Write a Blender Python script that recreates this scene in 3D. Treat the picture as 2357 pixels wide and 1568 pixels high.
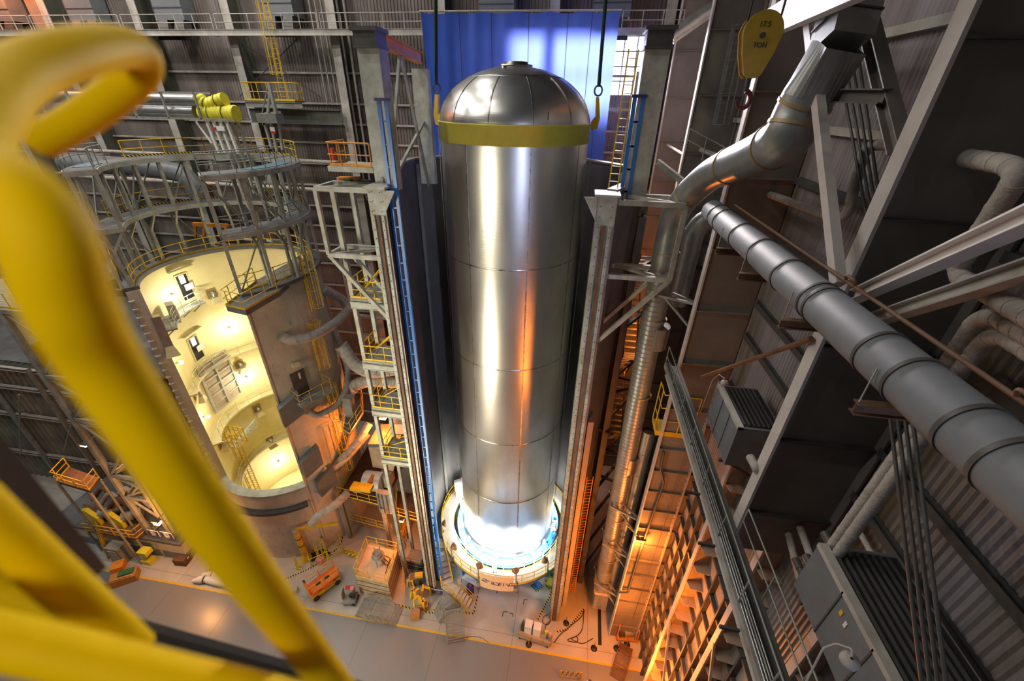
import bpy, math, random
from mathutils import Vector as V, Matrix
random.seed(7)
D = bpy.data; S = bpy.context.scene; COL = S.collection
PI = math.pi
for o in list(D.objects): D.objects.remove(o)

# ------------------------------------------------------------ camera
H = 38.0; F = 949.0; CX, CY = 1178.5, 784.0
RW = Matrix(((0.98781159, 0.09173799, -0.12574736), (0.15476419, -0.49258591, 0.85639195), (0.0166223, -0.86541508, -0.50077983)))
cd = D.cameras.new('camera'); cam = D.objects.new('camera', cd); COL.objects.link(cam); S.camera = cam
cam.matrix_world = Matrix.Translation((0, 0, H)) @ Matrix((( RW[0][0], -RW[0][1], -RW[0][2]), (RW[1][0], -RW[1][1], -RW[1][2]), (RW[2][0], -RW[2][1], -RW[2][2]))).to_4x4()
cd.sensor_width = 36; cd.lens = 36 * F / 2357; cd.clip_start = 0.02; cd.clip_end = 300
cd.dof.use_dof = True; cd.dof.focus_distance = 27; cd.dof.aperture_fstop = 1.2
S.view_settings.view_transform = 'Standard'; S.view_settings.look = 'None'
S.view_settings.exposure = 0.0; S.view_settings.gamma = 1.0; S.view_settings.use_curve_mapping = False

def ray(px, py):
    return (RW @ V((px - CX, py - CY, F))).normalized()
def at(px, py, x=None, y=None, z=None):
    w = ray(px, py)
    if x is not None: s = x / w.x
    elif y is not None: s = y / w.y
    else: s = (z - H) / w.z
    return w * s + V((0, 0, H))
def oncyl(px, py, cx, cy, r, far=False):
    w = ray(px, py); l = math.hypot(w.x, w.y); b = (w.x * cx + w.y * cy) / l
    q = max(0, b * b - (cx * cx + cy * cy - r * r))
    return w * ((b + (1 if far else -1) * math.sqrt(q)) / l) + V((0, 0, H))

# ------------------------------------------------------------ world and overhead light
W = D.worlds.new('world'); S.world = W; W.use_nodes = True
W.node_tree.nodes['Background'].inputs[0].default_value = (0.42, 0.45, 0.52, 1)
W.node_tree.nodes['Background'].inputs[1].default_value = 0.06
def lamp(name, kind, loc, e, col, size=0.3, to=None, spot=None, blend=0.5, sy=None):
    l = D.lights.new(name, kind); l.energy = e; l.color = col
    if kind == 'AREA':
        l.size = size
        if sy: l.shape = 'RECTANGLE'; l.size_y = sy
    elif kind == 'SUN': l.angle = size
    else: l.shadow_soft_size = size
    if spot: l.spot_size = spot; l.spot_blend = blend
    o = D.objects.new(name, l); COL.objects.link(o); o.location = loc
    if to is not None: o.rotation_euler = (V(to) - V(loc)).to_track_quat('-Z', 'Y').to_euler()
    return o
WARM = (1.0, 0.86, 0.62); SOD = (1.0, 0.25, 0.03); DAY = (0.80, 0.87, 1.0); WHITE = (1.0, 0.97, 0.90); CREAM = (1.0, 0.93, 0.66)
# high bay lamps under the roof, above the frame
for x in (-50, -38, -26, -14):
    for y in (4, 14, 24, 33):
        lamp('high_bay_light', 'AREA', (x, y, 56), 1250 if x < -20 else 500, (1.0, 0.95, 0.87), 1.2, to=(x, y, 0))
# unseen fill lights added behind the camera to streak the tank's reflection
for z in (5, 10, 15, 20, 25, 30):
    ow = lamp('tank_streak_fill', 'AREA', (-23, -10, z), 340, (1.0, 0.88, 0.62), 2.4, to=(-8, 22, z - 2), sy=4.5); ow.data.spread = 0.9
for lx, ly, lz, le in ((-21.5, -4, 7, 150), (-18, 2, 5, 130), (-14.5, 7.5, 4, 90)):
    lf = lamp('tank_streak_low_fill', 'AREA', (lx, ly, lz), le, (1.0, 0.88, 0.62), 1.6, to=(-4.6, 22, 18), sy=3); lf.data.spread = 0.7  # unseen low fills, added to carry the warm streak down the tank
for z in (22, 28, 34):
    ol = lamp('tank_cool_streak_fill', 'AREA', (9.5, -9, z), 230, (0.62, 0.70, 1.0), 2.6, to=(-3, 22, z), sy=5); ol.data.spread = 0.6  # unseen bluish fills, added for the cool streak on the tank
lamp('near_rail_fill', 'SPOT', (-0.25, -1.35, 38.9), 85, (1.0, 0.93, 0.75), 0.3, to=(-0.36, 0.25, 37.7), spot=1.2, blend=0.6)  # unseen spot, added to brighten the yellow rail close to the camera
ws = lamp('window_spill', 'AREA', (3.3, 39.45, 40.4), 2000, (1.0, 0.86, 0.82), 2.0, to=(6.6, 31, 37), sy=3); ws.data.spread = 1.1
wd = lamp('window_daylight', 'AREA', (-1.2, 39.5, 39.6), 1250, (0.86, 0.86, 1.0), 8.6, to=(-1.2, 30, 39.2), sy=5.0); wd.data.spread = 0.34
lamp('sodium_right', 'POINT', (6.3, 12.0, 7.0), 1700, SOD, 0.3)
lamp('sodium_right', 'POINT', (6.0, 15.6, 6.0), 1100, SOD, 0.3)
lamp('sodium_right', 'POINT', (6.2, 12.0, 15.0), 900, SOD, 0.3)

# ------------------------------------------------------------ materials
def mat(name, col, rough=0.6, metal=0.0, var=0.25, scale=1.2, bump=0.0, emit=0.0, stretch=(1, 1, 1), dark=None, aniso=0.0, bscale=None, spec=0.5, thr=(0.35, 0.7)):
    m = D.materials.new(name); m.use_nodes = True; n = m.node_tree.nodes; l = m.node_tree.links
    b = n['Principled BSDF']; b.inputs['Roughness'].default_value = rough; b.inputs['Metallic'].default_value = metal
    b.inputs['Specular IOR Level'].default_value = spec
    if aniso: b.inputs['Anisotropic'].default_value = aniso
    c = (col[0], col[1], col[2], 1)
    if emit:
        b.inputs['Base Color'].default_value = c
        b.inputs['Emission Color'].default_value = c; b.inputs['Emission Strength'].default_value = emit
        return m
    tc = n.new('ShaderNodeTexCoord'); mp = n.new('ShaderNodeMapping'); l.new(tc.outputs['Object'], mp.inputs[0]); mp.inputs['Scale'].default_value = stretch
    if var > 0:
        no = n.new('ShaderNodeTexNoise'); no.inputs['Scale'].default_value = scale; no.inputs['Detail'].default_value = 8; no.inputs['Roughness'].default_value = 0.65
        l.new(mp.outputs[0], no.inputs[0])
        r = n.new('ShaderNodeMapRange'); r.inputs[1].default_value = thr[0]; r.inputs[2].default_value = thr[1]; l.new(no.outputs[0], r.inputs[0])
        mx = n.new('ShaderNodeMix'); mx.data_type = 'RGBA'
        dk = dark or tuple(k * (1 - var) for k in col)
        mx.inputs[6].default_value = c; mx.inputs[7].default_value = (dk[0], dk[1], dk[2], 1)
        l.new(r.outputs[0], mx.inputs[0]); l.new(mx.outputs[2], b.inputs['Base Color'])
    else: b.inputs['Base Color'].default_value = c
    if bump:
        n2 = n.new('ShaderNodeTexNoise'); n2.inputs['Scale'].default_value = bscale or scale * 6; n2.inputs['Detail'].default_value = 6; l.new(mp.outputs[0], n2.inputs[0])
        bp = n.new('ShaderNodeBump'); bp.inputs['Strength'].default_value = bump; bp.inputs['Distance'].default_value = 0.05
        l.new(n2.outputs[0], bp.inputs['Height']); l.new(bp.outputs[0], b.inputs['Normal'])
    return m
M = {}
M['siding'] = mat('siding', (0.30, 0.265, 0.25), 0.5, 0.2, 0.72, 0.25, stretch=(1, 1, 0.35), dark=(0.07, 0.05, 0.035))
M['siding_r'] = mat('siding_r', (0.42, 0.39, 0.42), 0.5, 0.2, 0.7, 0.45, stretch=(1, 1, 0.12), dark=(0.13, 0.09, 0.04))
M['siding_l'] = mat('siding_l', (0.24, 0.25, 0.22), 0.55, 0.1, 0.5, 0.4, dark=(0.11, 0.10, 0.08))
M['pale'] = mat('pale', (0.52, 0.51, 0.47), 0.55, 0.0, 0.35, 0.9, dark=(0.30, 0.27, 0.23))
M['steel'] = mat('steel', (0.33, 0.35, 0.33), 0.5, 0.1, 0.35, 1.3, dark=(0.18, 0.17, 0.14))
M['palegreen'] = mat('palegreen', (0.48, 0.50, 0.46), 0.5, 0.05, 0.3, 1.2, dark=(0.26, 0.25, 0.2))
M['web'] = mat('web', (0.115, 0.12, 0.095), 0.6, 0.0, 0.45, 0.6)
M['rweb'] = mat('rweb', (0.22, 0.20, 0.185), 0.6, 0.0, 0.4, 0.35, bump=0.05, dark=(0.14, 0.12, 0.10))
M['panelpale'] = mat('panelpale', (0.42, 0.37, 0.31), 0.6, 0.0, 0.25, 0.8)
M['flange'] = mat('flange', (0.62, 0.58, 0.55), 0.55, 0.0, 0.2, 1.1)
M['darksteel'] = mat('darksteel', (0.10, 0.095, 0.09), 0.5, 0.2, 0.4, 1.5)
M['rust'] = mat('rust', (0.20, 0.10, 0.05), 0.7, 0.1, 0.5, 2)
M['cellwall'] = mat('cellwall', (0.135, 0.13, 0.125), 0.6, 0.05, 0.35, 0.5, bump=0.04, dark=(0.085, 0.08, 0.075))
M['cellpale'] = mat('cellpale', (0.30, 0.30, 0.27), 0.6, 0.05, 0.35, 0.5, dark=(0.2, 0.19, 0.17))
M['yellow'] = mat('yellow', (0.80, 0.50, 0.02), 0.4, 0.0, 0.25, 3)
M['railyellow'] = mat('railyellow', (0.95, 0.60, 0.0), 0.6, 0.0, 0.06, 6, spec=0.1)
M['lemon'] = mat('lemon', (0.80, 0.72, 0.04), 0.45, 0.0, 0.25, 3)
M['orange'] = mat('orange', (0.85, 0.20, 0.02), 0.45, 0.0, 0.2, 3)
M['craneorange'] = mat('craneorange', (0.75, 0.28, 0.03), 0.5, 0.0, 0.35, 2)
M['blue'] = mat('blue', (0.02, 0.16, 0.52), 0.35, 0.0, 0.2, 2)
M['ringblue'] = mat('ringblue', (0.05, 0.30, 0.70), 0.4, 0.0, 0.15, 2)
M['cream'] = mat('cream', (0.86, 0.76, 0.42), 0.55, 0.0, 0.16, 0.45, bump=0.02, dark=(0.74, 0.63, 0.32))
M['creamrib'] = mat('creamrib', (0.72, 0.64, 0.38), 0.55, 0.0, 0.25, 1.4)
M['white'] = mat('white', (0.80, 0.80, 0.78), 0.5, 0.0, 0.12, 2)
M['whitefloor'] = mat('whitefloor', (0.78, 0.76, 0.70), 0.4, 0.0, 0.1, 1.2)
M['black'] = mat('black', (0.02, 0.02, 0.022), 0.5, 0.0, 0.2, 3)
M['green'] = mat('green', (0.03, 0.16, 0.07), 0.5, 0.0, 0.3, 3)
M['sling'] = mat('sling', (0.012, 0.045, 0.03), 0.8, 0.0, 0.3, 9)
M['red'] = mat('red', (0.6, 0.04, 0.03), 0.45, 0.0, 0.2, 3)
M['navy'] = mat('navy', (0.03, 0.025, 0.14), 0.45, 0.0, 0.1, 3)
M['wood'] = mat('wood', (0.50, 0.24, 0.06), 0.65, 0.0, 0.35, 2, stretch=(1, 6, 1))
M['plyer'] = mat('plyer', (0.50, 0.38, 0.26), 0.6, 0.0, 0.35, 1.2)
M['galv'] = mat('galv', (0.52, 0.53, 0.53), 0.33, 0.85, 0.3, 2.5)
M['duct'] = mat('duct', (0.42, 0.44, 0.43), 0.36, 0.55, 0.3, 2.0, dark=(0.28, 0.29, 0.28))
M['spiral'] = mat('spiral', (0.24, 0.25, 0.25), 0.5, 0.3, 0.2, 2)
M['teal'] = mat('teal', (0.10, 0.24, 0.32), 0.5, 0.0, 0.4, 2)
M['hookred'] = mat('hookred', (0.22, 0.05, 0.04), 0.5, 0.1, 0.3, 4)
M['ductgrey'] = mat('ductgrey', (0.17, 0.185, 0.20), 0.6, 0.0, 0.25, 1.5, bump=0.04)
M['lagging'] = mat('lagging', (0.50, 0.46, 0.42), 0.8, 0.0, 0.4, 3, bump=0.4)
M['brass'] = mat('brass', (0.45, 0.33, 0.16), 0.5, 0.3, 0.3, 4)
M['creamyellow'] = mat('creamyellow', (0.85, 0.68, 0.36), 0.45, 0.0, 0.1, 3)
M['creamwall'] = mat('creamwall', (0.74, 0.66, 0.50), 0.55, 0.0, 0.12, 1)
M['deckblue'] = mat('deckblue', (0.17, 0.21, 0.25), 0.5, 0.0, 0.2, 1.5)
M['darkpaint'] = mat('darkpaint', (0.075, 0.065, 0.06), 0.5, 0.0, 0.1, 3)
M['lens'] = mat('lens', (0.32, 0.17, 0.08), 0.4, 0.2, 0.3, 12)
M['skin'] = mat('skin', (0.55, 0.33, 0.24), 0.6, 0, 0)
M['hair'] = mat('hair', (0.07, 0.04, 0.03), 0.6, 0, 0)
M['denim'] = mat('denim', (0.10, 0.2, 0.36), 0.8, 0, 0.2, 8)
M['shirt'] = mat('shirt', (0.16, 0.18, 0.22), 0.8, 0, 0.5, 30)
M['suit'] = mat('suit', (0.42, 0.66, 0.80), 0.8, 0, 0.2, 8)
M['hivis'] = mat('hivis', (0.95, 0.28, 0.05), 0.7, 0, 0.1, 8)
M['pink'] = mat('pink', (0.80, 0.32, 0.34), 0.5, 0, 0.1, 8)
M['beige'] = mat('beige', (0.86, 0.60, 0.38), 0.6, 0, 0.1, 3)
M['grating'] = mat('grating', (0.12, 0.12, 0.115), 0.6, 0.3, 0.3, 3)
M['lampwhite'] = mat('lampwhite', (1.0, 0.97, 0.85), emit=40)
M['lampsod'] = mat('lampsod', (1.0, 0.42, 0.10), emit=40)
M['lampsod2'] = mat('lampsod2', (1.0, 0.55, 0.28), emit=9)
M['daylight'] = mat('daylight', (0.93, 0.91, 1.0), emit=3)
M['daylight2'] = mat('daylight2', (0.80, 0.78, 1.0), emit=1.2)
M['smallblue'] = mat('smallblue', (0.6, 0.6, 1.0), emit=8)

def weather(name, base, dark, stain, s=1.0, brick=True):
    m = mat(name, base, 0.75, 0.0, 0.5, 0.5 * s, bump=0.25, dark=dark); n = m.node_tree.nodes; l = m.node_tree.links
    b = n['Principled BSDF']; src = b.inputs['Base Color'].links[0].from_socket
    tc = n.new('ShaderNodeTexCoord')
    no = n.new('ShaderNodeTexNoise'); no.inputs['Scale'].default_value = 2.2; no.inputs['Detail'].default_value = 10; no.inputs['Roughness'].default_value = 0.75
    mp = n.new('ShaderNodeMapping'); mp.inputs['Scale'].default_value = (1, 1, 0.35); l.new(tc.outputs['Object'], mp.inputs[0]); l.new(mp.outputs[0], no.inputs[0])
    r = n.new('ShaderNodeMapRange'); r.inputs[1].default_value = 0.56; r.inputs[2].default_value = 0.74; l.new(no.outputs[0], r.inputs[0])
    mx = n.new('ShaderNodeMix'); mx.data_type = 'RGBA'; mx.inputs[7].default_value = stain + (1,); l.new(src, mx.inputs[6]); l.new(r.outputs[0], mx.inputs[0])
    out = mx.outputs[2]
    if brick:
        # horizontal and vertical formwork lines round the cylinder
        sp = n.new('ShaderNodeSeparateXYZ'); l.new(tc.outputs['Object'], sp.inputs[0])
        md = n.new('ShaderNodeMath'); md.operation = 'MODULO'; md.inputs[1].default_value = 1.22; l.new(sp.outputs[2], md.inputs[0])
        lt = n.new('ShaderNodeMath'); lt.operation = 'LESS_THAN'; lt.inputs[1].default_value = 0.05; l.new(md.outputs[0], lt.inputs[0])
        at_ = n.new('ShaderNodeMath'); at_.operation = 'ARCTAN2'; l.new(sp.outputs[1], at_.inputs[0]); l.new(sp.outputs[0], at_.inputs[1])
        ad = n.new('ShaderNodeMath'); ad.operation = 'ADD'; ad.inputs[1].default_value = 7; l.new(at_.outputs[0], ad.inputs[0])
        m2 = n.new('ShaderNodeMath'); m2.operation = 'MODULO'; m2.inputs[1].default_value = 0.2; l.new(ad.outputs[0], m2.inputs[0])
        l2 = n.new('ShaderNodeMath'); l2.operation = 'LESS_THAN'; l2.inputs[1].default_value = 0.007; l.new(m2.outputs[0], l2.inputs[0])
        mxx = n.new('ShaderNodeMath'); mxx.operation = 'MAXIMUM'; l.new(lt.outputs[0], mxx.inputs[0]); l.new(l2.outputs[0], mxx.inputs[1])
        k = n.new('ShaderNodeMath'); k.operation = 'MULTIPLY'; k.inputs[1].default_value = 0.45; l.new(mxx.outputs[0], k.inputs[0])
        m3 = n.new('ShaderNodeMix'); m3.data_type = 'RGBA'; m3.inputs[7].default_value = dark + (1,); l.new(out, m3.inputs[6]); l.new(k.outputs[0], m3.inputs[0]); out = m3.outputs[2]
    l.new(out, b.inputs['Base Color']); return m
M['concrete'] = weather('concrete', (0.66, 0.62, 0.53), (0.48, 0.44, 0.38), (0.20, 0.17, 0.14))
M['deckgrey'] = weather('deckgrey', (0.17, 0.175, 0.18), (0.10, 0.10, 0.10), (0.06, 0.06, 0.06), brick=False)

def floor_mat():
    m = mat('floor_paint', (0.56, 0.53, 0.48), 0.28, 0.0, 0.28, 0.22, dark=(0.37, 0.34, 0.30)); n = m.node_tree.nodes; l = m.node_tree.links
    b = n['Principled BSDF']; src = b.inputs['Base Color'].links[0].from_socket
    g = n.new('ShaderNodeNewGeometry'); sp = n.new('ShaderNodeSeparateXYZ'); l.new(g.outputs['Position'], sp.inputs[0])
    lt = n.new('ShaderNodeMath'); lt.operation = 'LESS_THAN'; lt.inputs[1].default_value = 16.3; l.new(sp.outputs[1], lt.inputs[0])
    mx = n.new('ShaderNodeMix'); mx.data_type = 'RGBA'; mx.inputs[7].default_value = (0.235, 0.235, 0.24, 1); l.new(src, mx.inputs[6]); l.new(lt.outputs[0], mx.inputs[0])
    out = mx.outputs[2]
    for ax, per, off in ((0, 6.1, 2.0), (1, 6.1, 1.2)):
        ad = n.new('ShaderNodeMath'); ad.operation = 'ADD'; ad.inputs[1].default_value = 122 + off; l.new(sp.outputs[ax], ad.inputs[0])
        md = n.new('ShaderNodeMath'); md.operation = 'MODULO'; md.inputs[1].default_value = per; l.new(ad.outputs[0], md.inputs[0])
        l2 = n.new('ShaderNodeMath'); l2.operation = 'LESS_THAN'; l2.inputs[1].default_value = 0.045; l.new(md.outputs[0], l2.inputs[0])
        k = n.new('ShaderNodeMath'); k.operation = 'MULTIPLY'; k.inputs[1].default_value = 0.55; l.new(l2.outputs[0], k.inputs[0])
        m3 = n.new('ShaderNodeMix'); m3.data_type = 'RGBA'; m3.inputs[7].default_value = (0.10, 0.09, 0.085, 1); l.new(out, m3.inputs[6]); l.new(k.outputs[0], m3.inputs[0]); out = m3.outputs[2]
    l.new(out, b.inputs['Base Color']); return m
M['floor'] = floor_mat()

def tank_mat():
    m = D.materials.new('tank_aluminium'); m.use_nodes = True; n = m.node_tree.nodes; l = m.node_tree.links; b = n['Principled BSDF']
    b.inputs['Metallic'].default_value = 1.0
    tc = n.new('ShaderNodeTexCoord'); mp = n.new('ShaderNodeMapping'); mp.inputs['Scale'].default_value = (1, 1, 0.5); l.new(tc.outputs['Object'], mp.inputs[0])
    a = n.new('ShaderNodeTexNoise'); a.inputs['Scale'].default_value = 0.55; a.inputs['Detail'].default_value = 7; a.inputs['Roughness'].default_value = 0.6; l.new(mp.outputs[0], a.inputs[0])
    r = n.new('ShaderNodeMapRange'); r.inputs[1].default_value = 0.3; r.inputs[2].default_value = 0.7; l.new(a.outputs[0], r.inputs[0])
    mx = n.new('ShaderNodeMix'); mx.data_type = 'RGBA'; mx.inputs[6].default_value = (0.82, 0.81, 0.79, 1); mx.inputs[7].default_value = (0.60, 0.59, 0.57, 1); l.new(r.outputs[0], mx.inputs[0]); l.new(mx.outputs[2], b.inputs['Base Color'])
    r2 = n.new('ShaderNodeMapRange'); r2.inputs[1].default_value = 0.3; r2.inputs[2].default_value = 0.7; r2.inputs[3].default_value = 0.27; r2.inputs[4].default_value = 0.38; l.new(a.outputs[0], r2.inputs[0]); l.new(r2.outputs[0], b.inputs['Roughness'])
    # brushed: fine horizontal lines smear reflections vertically
    w = n.new('ShaderNodeTexNoise'); w.inputs['Scale'].default_value = 1.0; w.inputs['Detail'].default_value = 4
    mp2 = n.new('ShaderNodeMapping'); mp2.inputs['Scale'].default_value = (1.2, 1.2, 14); l.new(tc.outputs['Object'], mp2.inputs[0]); l.new(mp2.outputs[0], w.inputs[0])
    bp = n.new('ShaderNodeBump'); bp.inputs['Strength'].default_value = 0.22; bp.inputs['Distance'].default_value = 0.02; l.new(w.outputs[0], bp.inputs['Height']); l.new(bp.outputs[0], b.inputs['Normal'])
    return m
M['tank'] = tank_mat()
M['seam'] = mat('seam', (0.72, 0.71, 0.68), 0.3, 1.0, 0.5, 3, dark=(0.2, 0.19, 0.18))
M['band'] = mat('band', (0.62, 0.60, 0.10), 0.45, 0.15, 0.15, 1.5)
def tarp_mat():
    m = mat('tarp_plastic', (0.012, 0.085, 0.50), 0.30, 0.0, 0.25, 1.0, bump=0.15, dark=(0.006, 0.06, 0.40)); n = m.node_tree.nodes; l = m.node_tree.links
    b = n['Principled BSDF']; t = n.new('ShaderNodeBsdfTranslucent'); t.inputs[0].default_value = (0.22, 0.30, 1.0, 1)
    mx = n.new('ShaderNodeMixShader'); mx.inputs[0].default_value = 0.40; l.new(b.outputs[0], mx.inputs[1]); l.new(t.outputs[0], mx.inputs[2])
    l.new(mx.outputs[0], n['Material Output'].inputs[0]); return m
M['tarp'] = tarp_mat()
def hazard_mat():
    m = mat('hazard_stripe', (0.8, 0.55, 0.02), 0.5, 0, 0); n = m.node_tree.nodes; l = m.node_tree.links; b = n['Principled BSDF']
    g = n.new('ShaderNodeTexCoord'); sp = n.new('ShaderNodeSeparateXYZ'); l.new(g.outputs['Object'], sp.inputs[0])
    ad = n.new('ShaderNodeMath'); l.new(sp.outputs[0], ad.inputs[0]); l.new(sp.outputs[1], ad.inputs[1])
    a2 = n.new('ShaderNodeMath'); l.new(ad.outputs[0], a2.inputs[0]); l.new(sp.outputs[2], a2.inputs[1])
    a3 = n.new('ShaderNodeMath'); a3.inputs[1].default_value = 100; l.new(a2.outputs[0], a3.inputs[0])
    md = n.new('ShaderNodeMath'); md.operation = 'MODULO'; md.inputs[1].default_value = 0.3; l.new(a3.outputs[0], md.inputs[0])
    lt = n.new('ShaderNodeMath'); lt.operation = 'LESS_THAN'; lt.inputs[1].default_value = 0.15; l.new(md.outputs[0], lt.inputs[0])
    mx = n.new('ShaderNodeMix'); mx.data_type = 'RGBA'; mx.inputs[6].default_value = (0.8, 0.55, 0.02, 1); mx.inputs[7].default_value = (0.02, 0.02, 0.02, 1); l.new(lt.outputs[0], mx.inputs[0]); l.new(mx.outputs[2], b.inputs['Base Color'])
    return m
M['hazard'] = hazard_mat()

# ------------------------------------------------------------ mesh tools
Z = V((0, 0, 1))
class MB:
    def __init__(s): s.v = []; s.f = []; s.sm = []
    def add(s, vs, fs, smooth=False):
        o = len(s.v); s.v += [V(p) for p in vs]; s.f += [tuple(i + o for i in f) for f in fs]; s.sm += [smooth] * len(fs); return s
    def box(s, c, d, rz=0.0, rot=None):
        c = V(c); R = rot or Matrix.Rotation(rz, 3, 'Z'); h = [k / 2 for k in d]
        vs = [c + R @ V((sx * h[0], sy * h[1], sz * h[2])) for sx in (-1, 1) for sy in (-1, 1) for sz in (-1, 1)]
        return s.add(vs, [(0, 1, 3, 2), (4, 6, 7, 5), (0, 4, 5, 1), (2, 3, 7, 6), (0, 2, 6, 4), (1, 5, 7, 3)])
    def span(s, a, b): # axis box from corner to corner
        a = V(a); b = V(b); return s.box((a + b) / 2, [abs(k) for k in (b - a)])
    def bar(s, a, b, w, h=None, up=Z):
        a = V(a); b = V(b); h = h or w; d = (b - a)
        if d.length < 1e-6: return s
        d.normalize(); up = V(up)
        if abs(d.dot(up)) > 0.98: up = V((0, 1, 0)) if abs(d.y) < 0.9 else V((1, 0, 0))
        x = d.cross(up).normalized(); u = x.cross(d)
        vs = [p + x * i * w / 2 + u * j * h / 2 for p in (a, b) for (i, j) in ((-1, -1), (1, -1), (1, 1), (-1, 1))]
        return s.add(vs, [(3, 2, 1, 0), (4, 5, 6, 7), (0, 1, 5, 4), (1, 2, 6, 5), (2, 3, 7, 6), (3, 0, 4, 7)])
    def ibeam(s, a, b, w, h, t=0.03, up=Z):
        a = V(a); b = V(b); d = (b - a).normalized(); up = V(up)
        if abs(d.dot(up)) > 0.98: up = V((0, 1, 0))
        x = d.cross(up).normalized(); u = x.cross(d)
        s.bar(a, b, t, h - 2 * t, u); s.bar(a + u * (h - t) / 2, b + u * (h - t) / 2, w, t, u); s.bar(a - u * (h - t) / 2, b - u * (h - t) / 2, w, t, u); return s
    def tube(s, pts, r, n=10, closed=False, cap=True):
        pts = [V(p) for p in pts]; m = len(pts); vs = []; prev = None
        rs = r if isinstance(r, (list, tuple)) else [r] * m
        for i, p in enumerate(pts):
            if closed: t = (pts[(i + 1) % m] - pts[i - 1]).normalized()
            else: t = (pts[min(i + 1, m - 1)] - pts[max(i - 1, 0)]).normalized()
            if prev is None:
                a = Z if abs(t.z) < 0.9 else V((1, 0, 0)); prev = (a - t * a.dot(t)).normalized()
            else: prev = (prev - t * prev.dot(t)).normalized()
            q = t.cross(prev)
            vs += [p + (prev * math.cos(2 * PI * k / n) + q * math.sin(2 * PI * k / n)) * rs[i] for k in range(n)]
        fs = [(i * n + k, i * n + (k + 1) % n, (i + 1) * n + (k + 1) % n, (i + 1) * n + k) for i in range(m - 1) for k in range(n)]
        if closed: fs += [((m - 1) * n + k, (m - 1) * n + (k + 1) % n, (k + 1) % n, k) for k in range(n)]
        s.add(vs, fs, n > 5)
        if cap and not closed:
            s.add(vs[:n], [tuple(range(n))[::-1]]); s.add(vs[-n:], [tuple(range(n))])
        return s
    def lathe(s, prof, c=(0, 0, 0), n=48, a0=0.0, a1=2 * PI, smooth=True, rot=None):
        c = V(c); full = abs(a1 - a0 - 2 * PI) < 1e-6; k = n if full else n + 1; R = rot or Matrix.Identity(3)
        vs = [c + R @ V((r * math.cos(a0 + (a1 - a0) * i / n), r * math.sin(a0 + (a1 - a0) * i / n), z)) for i in range(k) for r, z in prof]
        m = len(prof); fs = []
        for i in range(n):
            j = (i + 1) % k
            fs += [(i * m + q, j * m + q, j * m + q + 1, i * m + q + 1) for q in range(m - 1)]
        return s.add(vs, fs, smooth)
    def arc(s, c, r0, r1, a0, a1, z0, z1, n=32): # curved slab or wall
        P = [(r0, z0), (r1, z0), (r1, z1), (r0, z1), (r0, z0)]
        s.lathe(P, (c[0], c[1], 0), n, a0, a1, False)
        if abs(a1 - a0) < 2 * PI - 1e-4:
            for a, w in ((a0, 1), (a1, -1)):
                q = [V((c[0] + r * math.cos(a), c[1] + r * math.sin(a), z)) for r, z in P[:4]]
                s.add(q, [(0, 1, 2, 3)[::w]])
        return s
    def prism(s, poly, vec): # planar 3-D polygon pushed along a vector
        p = [V(q) for q in poly]; v = V(vec); n = len(p)
        return s.add(p + [q + v for q in p], [tuple(range(n))[::-1], tuple(range(n, 2 * n))] + [(i, (i + 1) % n, n + (i + 1) % n, n + i) for i in range(n)])
    def build(s, name, m, parent=None, org=None):
        me = D.meshes.new(name)
        if parent is not None: org = parent.location.copy()
        elif org is None:
            xs = [p.x for p in s.v]; ys = [p.y for p in s.v]; zs = [p.z for p in s.v]
            org = V(((min(xs) + max(xs)) / 2, (min(ys) + max(ys)) / 2, min(zs)))
        org = V(org)
        me.from_pydata([p - org for p in s.v], [], s.f); me.polygons.foreach_set('use_smooth', s.sm)
        import bmesh
        bm = bmesh.new(); bm.from_mesh(me); bmesh.ops.recalc_face_normals(bm, faces=bm.faces); bm.to_mesh(me); bm.free()
        me.materials.append(M[m] if isinstance(m, str) else m)
        o = D.objects.new(name, me); COL.objects.link(o)
        if parent is not None: o.parent = parent
        else: o.location = org
        # children of a child share the world origin of their top parent
        if parent is not None and parent.parent is not None: o.location = (0, 0, 0)
        return o
ORD = ['topmost', 'second', 'third', 'fourth', 'fifth', 'sixth', 'seventh', 'eighth', 'ninth', 'tenth', 'eleventh', 'twelfth', 'thirteenth', 'fourteenth', 'fifteenth', 'sixteenth', 'seventeenth', 'eighteenth', 'nineteenth']
def tag(o, label=None, cat=None, group=None, kind=None):
    if label: o['label'] = label
    if cat: o['category'] = cat
    if group: o['group'] = group
    if kind: o['kind'] = kind
    return o
def thing(name, label, cat, loc, group=None):
    o = D.objects.new(name, None); COL.objects.link(o); o.location = V(loc); o.empty_display_size = 0.2
    return tag(o, label, cat, group)
class Sub: # build a sub-part in world coordinates below a part
    pass
def sub(mb, name, m, part):
    top = part.parent; o = mb.build(name, m, top); o.parent = part; o.matrix_parent_inverse = Matrix.Identity(4)
    o.location = (0, 0, 0); return o
def struct(mb, name, m): return tag(mb.build(name, m), kind='structure')
def solo(mb, name, m, label, cat, group=None, kind=None): return tag(mb.build(name, m), label, cat, group, kind)
def copytree(o, delta, label=None, rz=0.0):
    c = o.copy(); COL.objects.link(c); c.location = o.location + V(delta); c.rotation_euler.z += rz
    if label: c['label'] = label
    for ch in list(o.children):
        k = ch.copy(); COL.objects.link(k); k.parent = c
        for g in list(ch.children):
            q = g.copy(); COL.objects.link(q); q.parent = k
    return c
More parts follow.
